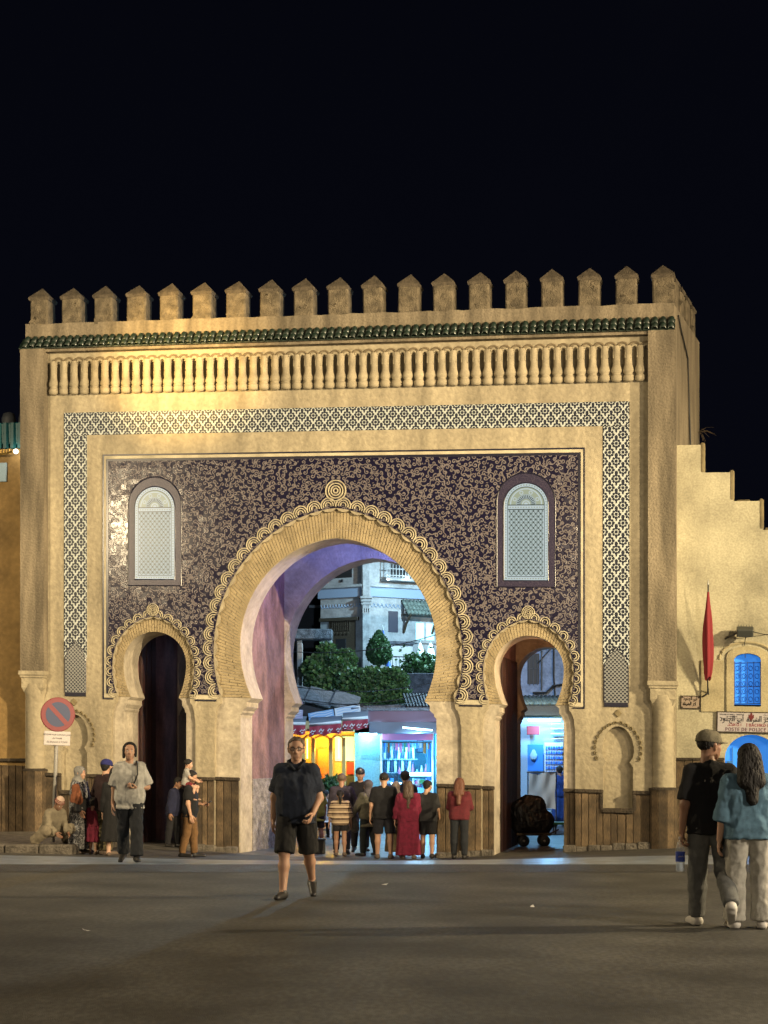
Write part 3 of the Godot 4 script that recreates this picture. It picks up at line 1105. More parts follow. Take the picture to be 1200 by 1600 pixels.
func build_corbels(g: Node3D) -> void:
	var p := 0.2381
	var h := p * 0.5
	# a rounded stem with a swelling and a hanging block, joined to the next by a stilted arch
	var st := st_new(false)
	lathe(st, [Vector2(0.0, -0.772), Vector2(0.07, -0.765), Vector2(0.106, -0.735), Vector2(0.111, -0.66), Vector2(0.092, -0.635), Vector2(0.076, -0.615), Vector2(0.086, -0.595), Vector2(0.109, -0.565), Vector2(0.111, -0.53), Vector2(0.098, -0.485), Vector2(0.078, -0.43), Vector2(0.073, -0.37), Vector2(0.073, -0.2), Vector2(0.076, -0.05)], 18, Vector3(0, 0, 0.045), PI, TAU, Vector2(1, 0.95))
	var stem := mesh_of(st)
	st = st_new()
	var head := PackedVector2Array([Vector2(0, -0.16), Vector2(0, 0.02), Vector2(p, 0.02), Vector2(p, -0.16), Vector2(h + 0.052, -0.16)])
	for i in 9:
		var a := PI * i / 8.0
		head.append(Vector2(h + 0.052 * cos(a), -0.13 + 0.07 * sin(a)))
	head.append(Vector2(h - 0.052, -0.16))
	extrude(st, dedupe(head), 0.0, 0.062)
	var arc := []
	for i in 11:
		var a := PI * i / 10.0
		arc.append(Vector3(h + 0.068 * cos(a), -0.12 + 0.082 * sin(a), 0.075))
	arc.push_front(Vector3(h + 0.062, -0.3, 0.08))
	arc.append(Vector3(h - 0.062, -0.3, 0.08))
	tube(st, arc, 0.02, 6)
	var arch := mesh_of(st)
	st = st_new()
	arc = []
	for i in 13:
		var a := PI * i / 12.0
		arc.append(Vector3(h + h * cos(a), -0.11 + 0.13 * sin(a), 0.06))
	tube(st, arc, 0.026, 6)
	var rim := mesh_of(st)
	for i in 54:
		var a := (i - 26.5) * p
		var o := part("corbel", stem, M.cornice, g, P(a, 10.56, 0.0))
		part("arch", arch, M.cornice, o)
		part("arch_rim", rim, M.rim_shadow, o)

func build_crown(g: Node3D) -> void:
	# eave board, two courses of green half-round tiles, parapet, merlons
	var st := st_new()
	extrude(st, rect(-7.06, 10.71, 7.0, 10.765), -0.4, 0.17, TILT, true)
	part("eave_board", st, M.plaster_old, g)
	var n := 86
	var pitch := 14.0 / n
	for row in 2:
		st = st_new(false)
		var L := 0.21
		var prof := 7
		for i in prof:
			var a0 := PI * i / prof
			var a1 := PI * (i + 1) / prof
			var r0 := 0.074
			var r1 := 0.06
			var f := func(a: float, r: float, z: float) -> Vector3: return Vector3(cos(a) * r, sin(a) * r * 1.05, z)
			quad(st, f.call(a0, r0, L), f.call(a0, r1, 0.0), f.call(a1, r1, 0.0), f.call(a1, r0, L))
			quad(st, f.call(a0, r0, L), f.call(a1, r0, L), f.call(a1, r0 - 0.016, L), f.call(a0, r0 - 0.016, L))
			quad(st, f.call(a1, r0 - 0.016, L), f.call(a1, r1 - 0.016, 0.0), f.call(a0, r1 - 0.016, 0.0), f.call(a0, r0 - 0.016, L))
		var m := mesh_of(st)
		for i in n:
			var a := -7.0 + (i + 0.5) * pitch
			var tiltb := Basis(Vector3.RIGHT, 0.85 + rng.randf_range(-0.05, 0.05)) * Basis(Vector3.UP, rng.randf_range(-0.03, 0.03))
			part("roof_tile", m, M.green_tile, g, P(a + rng.randf_range(-0.006, 0.006), 11.05 - 0.12 * row, 0.0 + 0.1 * row), tiltb)
	st = st_new()   # the trough tiles beneath, seen only as a dark bed
	for i in 1:
		quad(st, P(-7.05, 10.79, 0.23), P(7.0, 10.79, 0.23), P(7.0, 11.04, 0.01), P(-7.05, 11.04, 0.01))
		quad(st, P(-7.05, 10.77, 0.23), P(7.0, 10.77, 0.23), P(7.0, 10.79, 0.23), P(-7.05, 10.79, 0.23))
		quad(st, P(-7.05, 10.77, 0.01), P(7.0, 10.77, 0.01), P(7.0, 10.77, 0.23), P(-7.05, 10.77, 0.23))
	part("trough_tile_bed", st, M.green_tile, g)
	st = st_new()
	var top := PackedVector2Array([Vector2(-7.0, 10.86), Vector2(6.97, 10.86)])
	for i in 60:
		top.append(Vector2(6.97 - i * 13.97 / 59.0, 11.36 + rng.randf_range(-0.014, 0.014)))
	extrude(st, top, -0.45, 0.0, TILT, true)
	part("parapet", st, M.plaster_old, g)
	for i in 19:
		var a := -6.69 + i * 0.7475
		merlon(g, P(a, 11.34, -0.225), Basis(Vector3.UP, rng.randf_range(-0.02, 0.02)), 0.42, 0.43)
	# the flank that turns back at the right, at an obtuse angle, with its own battlements
	var dir := Vector3(0.44, 0, -3.16).normalized()
	var out := Vector3(-dir.z, 0, dir.x)
	var bs := Basis(out, Vector3.UP, -dir)
	var o := P(6.97, 0, -0.01)
	st = st_new()
	var L2 := 3.2
	box(st, o + dir * (L2 * 0.5) - out * 0.25 + Vector3(0, 5.33, 0), Vector3(0.5, 12.06, L2), 0.015, bs)
	part("flank_wall", st, M.plaster_old, g)
	for i in 4:
		merlon(g, o + dir * (0.55 + i * 0.7) - out * 0.25 + Vector3(0, 11.34, 0), bs, 0.44, 0.42)
	st = st_new()
	tube(st, [o + dir * 0.35 + out * 0.03 + Vector3(0, 11.2, 0), o + dir * 0.6 + out * 0.03 + Vector3(0, 11.02, 0), o + dir * 1.5 + out * 0.03 + Vector3(0, 10.6, 0), o + dir * 1.7 + out * 0.03 + Vector3(0, 9.4, 0), o + dir * 1.9 + out * 0.03 + Vector3(0, 8.6, 0)], 0.018, 5)
	part("cable", st, M.black, g)
	st = st_new()
	var r3 := RandomNumberGenerator.new()
	r3.seed = 12
	for i in 9:
		var s0 := o + dir * 3.0 + out * 0.02 + Vector3(0, 9.35, 0)
		var tip := s0 + out * r3.randf_range(0.1, 0.45) + Vector3(0, r3.randf_range(-0.3, 0.06), 0) + dir * r3.randf_range(-0.2, 0.2)
		tube(st, [s0, s0.lerp(tip, 0.5) + Vector3(0, 0.05, 0), tip], 0.007, 4, 0.002)
	part("dry_tuft", st, M.twig, g)

func merlon(g: Node3D, at: Vector3, turn: Basis, wide: float, deep: float) -> void:
	var st := st_new()
	var k := 1.0 + rng.randf_range(-0.05, 0.05)
	turn = turn * Basis(Vector3(0, 0, 1), rng.randf_range(-0.02, 0.02))
	box(st, Vector3(0, 0.3, 0), Vector3(wide * k, 0.62, deep), 0.03)
	for c in 5:
		box(st, Vector3(rng.randf_range(-0.45, 0.45) * wide, rng.randf_range(0.02, 0.5), deep * 0.5), Vector3(rng.randf_range(0.05, 0.14), rng.randf_range(0.05, 0.12), 0.02), 0.009, Basis(Vector3(0, 0, 1), rng.randf() * 3.0))
	var o := part("merlon", st, M.plaster_weathered, g, at, turn)
	st = st_new()
	var w := wide * 0.5 + 0.03
	var d := deep * 0.5 + 0.03
	var y0 := 0.545
	var y1 := 0.6
	var tip := Vector3(rng.randf_range(-0.015, 0.015), 0.86 + rng.randf_range(-0.015, 0.015), 0)
	var lo := [Vector3(-w + 0.02, y0, d - 0.02), Vector3(w - 0.02, y0, d - 0.02), Vector3(w - 0.02, y0, -d + 0.02), Vector3(-w + 0.02, y0, -d + 0.02)]
	var hi := [Vector3(-w, y1, d), Vector3(w, y1, d), Vector3(w, y1, -d), Vector3(-w, y1, -d)]
	var sh := []
	for q in hi:
		sh.append(Vector3(q.x * 0.94, y1 + 0.025, q.z * 0.94))
	for i in 4:
		var j := (i + 1) % 4
		quad(st, lo[i], lo[j], hi[j], hi[i])
		quad(st, hi[i], hi[j], sh[j], sh[i])
		tri(st, sh[i], sh[j], tip)
	quad(st, lo[3], lo[2], lo[1], lo[0])
	part("merlon_cap", st, M.cap_plaster, o)

func build_pilasters(g: Node3D) -> void:
	for s in [-1.0, 1.0]:
		var st := st_new()
		extrude(st, rect(s * 6.47, 3.78, s * 7.02, 10.79), -0.3, 0.22, TILT)
		part("pilaster", st, M.plaster_old, g)
		st = st_new()
		# capital: a flat band, a cyma and a chamfered block
		var prof := [Vector2(0.30, 3.78), Vector2(0.30, 3.7), Vector2(0.275, 3.67), Vector2(0.275, 3.64), Vector2(0.25, 3.62), Vector2(0.25, 3.42), Vector2(0.2, 3.3), Vector2(0.16, 3.26)]
		for i in prof.size() - 1:
			var a: Vector2 = prof[i]
			var b: Vector2 = prof[i + 1]
			var q := []
			for e in [a, b]:
				var r: float = e.x
				q.append([P(s * 6.76 - r, e.y, -0.1), P(s * 6.76 - r, e.y, r - 0.07), P(s * 6.76 + r, e.y, r - 0.07), P(s * 6.76 + r, e.y, -0.1)])
			for k in 3:
				quad(st, q[1][k], q[1][k + 1], q[0][k + 1], q[0][k])
			if i == 0:
				quad(st, q[0][1], q[0][2], q[0][3], q[0][0])
		part("capital", st, M.plaster, g)
		st = st_new(false)
		var c := P(s * 6.76, 0, -0.02)
		lathe(st, [Vector2(0.235, 1.5), Vector2(0.215, 1.6), Vector2(0.21, 3.1), Vector2(0.22, 3.25), Vector2(0.25, 3.34), Vector2(0.22, 3.5)], 28, c)
		part("column", st, M.plaster, g)
		# wooden casing round the column foot
		for k in 5:
			var aa := PI * (k + 0.5) / 5.0
			st = st_new()
			box(st, c + Vector3(cos(aa) * 0.255, 0.56, sin(aa) * 0.255), Vector3(0.165, 2.1, 0.03), 0.006, Basis(Vector3.UP, PI / 2 - aa))
			part("casing_plank", st, M.wood[(k * 3 + int(s)) % 4 if s > 0 else (k + 1) % 4], g)
		st = st_new()
		lathe(st, [Vector2(0.2, 1.6), Vector2(0.29, 1.6), Vector2(0.29, 1.64), Vector2(0.21, 1.66)], 14, c)
		part("casing_ledge", st, M.ledge, g)

func planks(g: Node3D, a0: float, a1: float, top: float, w: float) -> void:
	var n := maxi(1, int(round((a1 - a0) / 0.155)))
	var x := a0
	for i in n:
		var x1 := a0 + (a1 - a0) * (i + 1.0) / n
		if i < n - 1:
			x1 += rng.randf_range(-0.03, 0.03)
		var st := st_new()
		var t := top - 0.02 + rng.randf_range(-0.02, 0.005)
		var low := -0.55
		box(st, P((x + x1) * 0.5, (t + low) * 0.5, w + 0.022 + rng.randf_range(-0.007, 0.009)), Vector3(x1 - x - 0.012, t - low, 0.04), 0.007, Basis(Vector3(0, 0, 1), rng.randf_range(-0.004, 0.004)))
		part("wainscot_plank", st, M.wood[rng.randi() % 4], g)
		x = x1
	var st2 := st_new()
	box(st2, P((a0 + a1) * 0.5, top + 0.015, w + 0.04), Vector3(a1 - a0 + 0.02, 0.075, 0.1), 0.015, Basis(Vector3(0, 0, 1), -TILT))
	part("wainscot_ledge", st2, M.ledge, g)

func build_wainscot(g: Node3D) -> void:
	for s in [-1.0, 1.0]:
		for k in [[5.0, 5.56, 1.52, 0.002], [6.16, 6.5, 1.52, 0.002], [5.56, 6.16, 1.13, 0.004], [4.76, 4.995, 1.52, -0.098], [3.09, 3.33, 1.52, -0.098], [2.665, 3.085, 1.53, 0.002], [2.14, 2.655, 1.54, -0.098]]:
			planks(g, minf(s * k[0], s * k[1]), maxf(s * k[0], s * k[1]), k[2], k[3])
	# loose plaster and rubble skirting at the foot
	for s in [[-6.5, -5.0], [-3.33, -2.14], [2.14, 3.33], [4.77, 6.5]]:
		var st := st_new()
		var n := int((s[1] - s[0]) / 0.22)
		for i in n:
			var a := lerpf(s[0], s[1], (i + 0.5) / n)
			var p := gate_frame * P(a, 0, 0.08)
			var y := ground_y(p.x, p.z) - gate_frame.origin.y
			box(st, Vector3(a, y + 0.02, 0.07), Vector3(0.26, 0.2 + rng.randf_range(-0.05, 0.05), 0.1 + rng.randf_range(-0.02, 0.04)), 0.025, Basis(Vector3.UP, rng.randf_range(-0.1, 0.1)))
		part("skirting", st, M.kerb, g)

func niche_outline(c: float, low: float) -> PackedVector2Array:   # left foot to right foot of a keyhole
	var left := [Vector2(-0.3, low), Vector2(-0.3, 2.04), Vector2(-0.235, 2.14)]
	var out := PackedVector2Array()
	for p in left:
		out.append(Vector2(c + p.x, p.y))
	var a0 := PI + 0.745
	for i in 25:
		var a := lerpf(a0, -0.745, i / 24.0)
		out.append(Vector2(c + 0.32 * cos(a), 2.36 + (0.32 if a < 0.0 or a > PI else 0.5) * sin(a)))
	for i in range(left.size() - 1, -1, -1):
		out.append(Vector2(c - left[i].x, left[i].y))
	return out

func build_niches(g: Node3D) -> void:
	for s in [-1.0, 1.0]:
		var c: float = s * 5.86
		var st := st_new()
		extrude(st, rect(c - 0.45, 1.0, c + 0.45, 3.0), -0.4, -0.155, TILT)
		extrude(st, rect(c - 0.299, -0.7, c + 0.299, 1.19), -0.154, -0.001, TILT)
		part("niche_back", st, M.plaster, g)
		st = st_new()
		box(st, P(c, 1.17, 0.03), Vector3(0.68, 0.08, 0.1), 0.015)
		for k in [-1.0, 1.0]:
			box(st, P(c + k * 0.33, 1.36, 0.026), Vector3(0.07, 0.36, 0.09), 0.015)
		part("niche_sill", st, M.ledge, g)
		var arc := horseshoe(c, 0.45, 2.4, 0.53, 2.16, 0.06, 16)
		st = st_new()
		ring_arc(st, 0.05, 0.024, 0.035, 0.0, -0.2, PI + 0.2, 8)
		ring_arc(st, 0.02, 0.018, 0.02, 0.0, 0, TAU, 8)
		var m := mesh_of(st)
		for i in 18:
			var pd := curve_at(arc, (i + 0.5) / 18.0)
			var nor := Vector2(-pd[1].y, pd[1].x)
			part("niche_scallop", m, M.plaster_dark, g, P(pd[0].x, pd[0].y, 0.001), Basis(Vector3(0, 0, 1), nor.angle() - PI / 2))  # darker plaster: shade of the carved groove put into the colour
		st = st_new()
		box(st, P(c, 3.12, 0.01), Vector3(0.12, 0.12, 0.04), 0.01, Basis(Vector3(0, 0, 1), PI / 4))
		part("niche_diamond", st, M.plaster_dark, g)

# ------------------------------------------------------------------ writing
var font_cache := {}

func letters(text: String, height: float, bold := false, deep := 0.004) -> TextMesh:
	var key := "bold" if bold else "plain"
	if not font_cache.has(key):
		var f := SystemFont.new()
		f.font_names = PackedStringArray(["Droid Sans"])
		if bold:
			f.font_weight = 700
		font_cache[key] = f
	var t := TextMesh.new()
	t.font = font_cache[key]
	t.text = text
	t.font_size = 32
	t.pixel_size = height / 23.0
	t.depth = deep
	t.curve_step = 1.0
	return t

# flat pen strokes: each stroke is a list of points, laid in the x-y plane
func pen(st: SurfaceTool, strokes: Array, at: Vector2, k: float, half: float, z: float) -> void:
	for s in strokes:
		for i in s.size() - 1:
			var a: Vector2 = at + s[i] * k
			var b: Vector2 = at + s[i + 1] * k
			var d := (b - a).normalized() if a.distance_to(b) > 1e-5 else Vector2.RIGHT
			var n := Vector2(-d.y, d.x) * half
			a -= d * half * 0.6
			b += d * half * 0.6
			quad(st, Vector3(a.x - n.x, a.y - n.y, z), Vector3(b.x - n.x, b.y - n.y, z), Vector3(b.x + n.x, b.y + n.y, z), Vector3(a.x + n.x, a.y + n.y, z))

const V := Vector2.ZERO
func vs(flat: Array) -> Array:
	var out := []
	for i in range(0, flat.size(), 2):
		out.append(Vector2(flat[i], flat[i + 1]))
	return out

# the joined strokes of the Arabic line (drawn by hand, left end first)
func arabic_line() -> Array:
	var s := []
	# ... al-junud
	s.append(vs([0, 0.9, 0.35, 0.75, 0.4, 0.2, 0.05, 0.05]))
	s.append(vs([0.75, 0.5, 0.95, 0.55, 1.0, 0.3, 0.8, 0.2, 0.75, 0.5, 1.0, 0.3, 0.95, -0.2, 0.6, -0.45]))
	s.append(vs([1.15, 0.65, 1.2, 0.15, 1.6, 0.1, 1.65, 0.6, 1.65, 0.1, 2.1, 0.1]))
	s.append(vs([1.6, 0.95, 1.68, 0.95]))
	s.append(vs([2.0, 0.6, 2.6, 0.65, 2.2, 0.1, 2.3, -0.4, 2.8, -0.4]))
	s.append(vs([2.6, 0.1, 2.95, 0.1, 3.0, 1.3]))
	s.append(vs([3.3, 0.05, 3.3, 1.3]))
	# abi
	s.append(vs([4.2, 0.35, 4.0, 0.15, 4.5, -0.1, 4.3, -0.45, 3.9, -0.3]))
	s.append(vs([4.4, 0.15, 4.9, 0.1, 4.95, 0.6]))
	s.append(vs([4.75, -0.25, 4.85, -0.25]))
	s.append(vs([5.3, 0.05, 5.3, 1.2]))
	s.append(vs([5.2, 1.4, 5.42, 1.45]))
	# ash-shurta
	s.append(vs([6.3, 0.5, 6.6, 0.6, 6.6, 0.1, 6.2, 0.1, 6.3, 0.5]))
	s.append(vs([6.3, 0.85, 6.55, 0.85]))
	s.append(vs([6.6, 0.1, 7.3, 0.1, 7.4, 0.45, 7.0, 0.45, 6.9, 0.1]))
	s.append(vs([6.95, 0.4, 6.95, 1.25]))
	s.append(vs([7.75, 0.4, 7.8, 0.0, 7.45, -0.4]))
	s.append(vs([7.8, 0.1, 8.1, 0.1, 8.1, 0.5, 8.15, 0.1, 8.4, 0.1, 8.4, 0.5, 8.45, 0.1, 8.8, 0.1, 8.8, 0.6]))
	s.append(vs([8.3, 0.85, 8.5, 0.85]))
	s.append(vs([8.8, 0.1, 9.1, 0.1, 9.15, 1.3]))
	s.append(vs([9.45, 0.05, 9.45, 1.3]))
	# markaz
	s.append(vs([10.4, 0.4, 10.4, 0.0, 10.1, -0.35]))
	s.append(vs([10.35, 0.75, 10.45, 0.75]))
	s.append(vs([10.5, 0.1, 11.3, 0.1, 11.2, 0.6, 10.8, 0.75, 11.3, 1.25]))
	s.append(vs([11.8, 0.4, 11.8, 0.0, 11.5, -0.35]))
	s.append(vs([11.8, 0.1, 12.2, 0.1, 12.5, 0.45, 12.6, 0.1, 12.2, 0.1]))
	return s

# ------------------------------------------------------------------ the police post to the right
func build_police_post() -> void:
	var W := -0.3
	var b := thing("police_post", "pale yellow wall with a stepped top and blue window right of the gate", "building", "", gate_frame)
	var cx := 8.41
	var win := round_top(cx, 0.26, 3.24, 4.25, 14, 0.5)
	var dc := 8.5
	# one skin with the door cut up from the ground; the window is cut by splitting the wall along its middle
	var steps := [Vector2(6.95, 8.57), Vector2(7.557, 8.57), Vector2(7.557, 8.01), Vector2(8.136, 8.01), Vector2(8.136, 7.43), Vector2(8.71, 7.43), Vector2(8.71, 6.85), Vector2(9.29, 6.85), Vector2(9.29, 6.27), Vector2(14.0, 6.27)]
	var door := round_top(dc, 0.53, -0.7, 2.28, 16, 0.9)
	var left := PackedVector2Array([Vector2(6.95, -0.7), Vector2(dc - 0.53, -0.7)])
	for i in range(door.size() - 1, 1, -1):
		if door[i].x <= cx + 0.001:
			left.append(door[i])
	left.append(Vector2(cx, door_y(door, cx)))
	left.append(Vector2(cx, 3.24))
	left.append(Vector2(cx - 0.26, 3.24))
	for i in range(win.size() - 1, 1, -1):
		if win[i].x <= cx + 0.001:
			left.append(win[i])
	left.append_array(PackedVector2Array([Vector2(cx, 7.43), Vector2(8.136, 7.43), Vector2(8.136, 8.01), Vector2(7.557, 8.01), Vector2(7.557, 8.57), Vector2(6.95, 8.57)]))
	var right := PackedVector2Array([Vector2(cx, 7.43)])
	for i in range(win.size() - 1, 1, -1):
		if win[i].x >= cx - 0.001:
			right.append(win[i])
	right.append_array(PackedVector2Array([Vector2(cx + 0.26, 3.24), Vector2(cx, 3.24), Vector2(cx, door_y(door, cx))]))
	for i in range(door.size() - 1, 1, -1):
		if door[i].x > cx + 0.001:
			right.append(door[i])
	right.append_array(PackedVector2Array([Vector2(dc + 0.53, -0.7), Vector2(14.0, -0.7), Vector2(14.0, 6.27), Vector2(9.29, 6.27), Vector2(9.29, 6.85), Vector2(8.71, 6.85), Vector2(8.71, 7.43)]))
	var st := st_new()
	extrude(st, dedupe(left), W - 0.35, W, TILT)
	extrude(st, dedupe(right), W - 0.35, W, TILT)
	part("front_wall", st, M.yellow_wall, b)
	for k in 4:   # rough stone ends of the steps and the low parapet behind them
		st = st_new()
		box(st, P(steps[2 * k + 1].x - 0.03, steps[2 * k + 1].y - 0.26, W - 0.22), Vector3(0.1, 0.62, 0.46), 0.03)
		box(st, P(steps[2 * k + 1].x + 0.2, steps[2 * k + 2].y + 0.08, W - 1.5), Vector3(0.34, 0.3, 0.5), 0.05)
		part("step_stone", st, M.plaster_dark, b).set_meta("kind", "stuff")
	st = st_new()
	box(st, P(10.5, 2.5, W - 1.6), Vector3(7.1, 7.0, 0.2), 0.0)
	part("rear_wall", st, M.yellow_wall, b)
	# window: trim, blue shutter whose paint is given a glow, iron scrolls
	st = st_new()
	var outer := round_top(cx, 0.41, 3.19, 4.3, 14, 0.55)
	frame_between(st, round_top(cx, 0.262, 3.32, 4.25, 14, 0.5), outer, W - 0.01, W + 0.035)
	var trim := []
	for p in round_top(cx, 0.55, 4.2, 4.26, 14, 0.62).slice(2):
		trim.append(P(p.x, p.y, W + 0.01))
	tube(st, trim, 0.03, 6)
	part("window_trim", st, M.yellow_trim, b)
	st = st_new()
	extrude(st, rect(7.5, 3.2, 7.94, 4.23), W, W + 0.03, TILT)
	part("raised_panel", st, M.yellow_trim, b)
	st = st_new()
	extrude(st, round_top(cx, 0.27, 3.36, 4.25, 14, 0.5), W - 0.2, W - 0.16, TILT)
	var sh := part("shutter", st, M.blue_paint_glow, b)
	st = st_new()
	for k in 5:
		var x := cx - 0.25 + k * 0.125
		box(st, P(x, 3.8, W - 0.14), Vector3(0.014, 0.85, 0.02))
	for y in [3.38, 3.72, 4.2]:
		box(st, P(cx, y, W - 0.14), Vector3(0.5, 0.014, 0.022))
	for k in 4:
		for j in 5:
			var c := P(cx - 0.1875 + k * 0.125, 3.47 + j * 0.155, W - 0.14)
			var loop := []
			for i in 9:
				var a := TAU * i / 8.0
				loop.append(c + Vector3(cos(a) * 0.038, sin(a) * 0.05, 0))
			tube(st, loop, 0.006, 4)
	part("iron_grille", st, M.blue_iron, sh)
	st = st_new()
	box(st, P(cx, 3.27, W - 0.1), Vector3(0.56, 0.08, 0.22), 0.01)
	part("window_sill", st, M.yellow_trim, b)
	# doorway
	st = st_new()
	extrude(st, round_top(dc, 0.56, -0.7, 2.28, 16, 0.9), W - 0.42, W - 0.36, TILT)
	var dr := part("door", st, M.blue_paint_glow, b)
	st = st_new()
	for y in [0.5, 1.1, 1.7, 2.2]:
		box(st, P(dc - 0.44, y, W - 0.34), Vector3(0.1, 0.05, 0.03), 0.005)
	box(st, P(dc - 0.38, 1.0, W - 0.34), Vector3(0.02, 3.0, 0.03))
	part("door_edge", st, M.blue_paint, dr)
	# timber dado
	var x0 := 7.0
	for i in 6:
		st = st_new()
		box(st, P(x0 + i * 0.16 + 0.08, 0.8, W + 0.02 + rng.randf_range(-0.006, 0.008)), Vector3(0.148, 2.84, 0.04), 0.007)
		part("wainscot_plank", st, M.wood[rng.randi() % 4], b)
	st = st_new()
	box(st, P(7.47, 2.24, W + 0.03), Vector3(0.98, 0.06, 0.08), 0.012)
	part("wainscot_ledge", st, M.ledge, b)
	st = st_new()
	box(st, P(10.5, 1.0, W + 0.02), Vector3(2.9, 2.4, 0.05), 0.0)
	part("timber_dado", st, M.wood[1], b)
	build_post_fittings(W)

func door_y(poly: PackedVector2Array, x: float) -> float:
	for i in range(2, poly.size() - 1):
		if (poly[i].x - x) * (poly[i + 1].x - x) <= 0.0:
			return lerpf(poly[i].y, poly[i + 1].y, (x - poly[i].x) / minf(poly[i + 1].x - poly[i].x, -1e-6))
	return poly[2].y

func dedupe(p: PackedVector2Array) -> PackedVector2Array:
	var out := PackedVector2Array()
	for q in p:
		if out.is_empty() or out[-1].distance_to(q) > 0.001:
			out.append(q)
	if out[0].distance_to(out[-1]) < 0.001:
		out.remove_at(out.size() - 1)
	return out

# the ring between two outlines that have the same number of points
func frame_between(st: SurfaceTool, inner: PackedVector2Array, outer: PackedVector2Array, z0: float, z1: float) -> void:
	var n := inner.size()
	for i in n:
		var j := (i + 1) % n
		quad(st, P(outer[i].x, outer[i].y, z1), P(outer[j].x, outer[j].y, z1), P(inner[j].x, inner[j].y, z1), P(inner[i].x, inner[i].y, z1))
		quad(st, P(outer[i].x, outer[i].y, z0), P(outer[j].x, outer[j].y, z0), P(outer[j].x, outer[j].y, z1), P(outer[i].x, outer[i].y, z1))
		quad(st, P(inner[i].x, inner[i].y, z1), P(inner[j].x, inner[j].y, z1), P(inner[j].x, inner[j].y, z0), P(inner[i].x, inner[i].y, z0))

func at_gate(a: float, v: float, w: float) -> Transform3D:
	return Transform3D(gate_frame.basis * Basis(Vector3(0, 0, 1), -TILT), gate_frame * P(a, v, w))

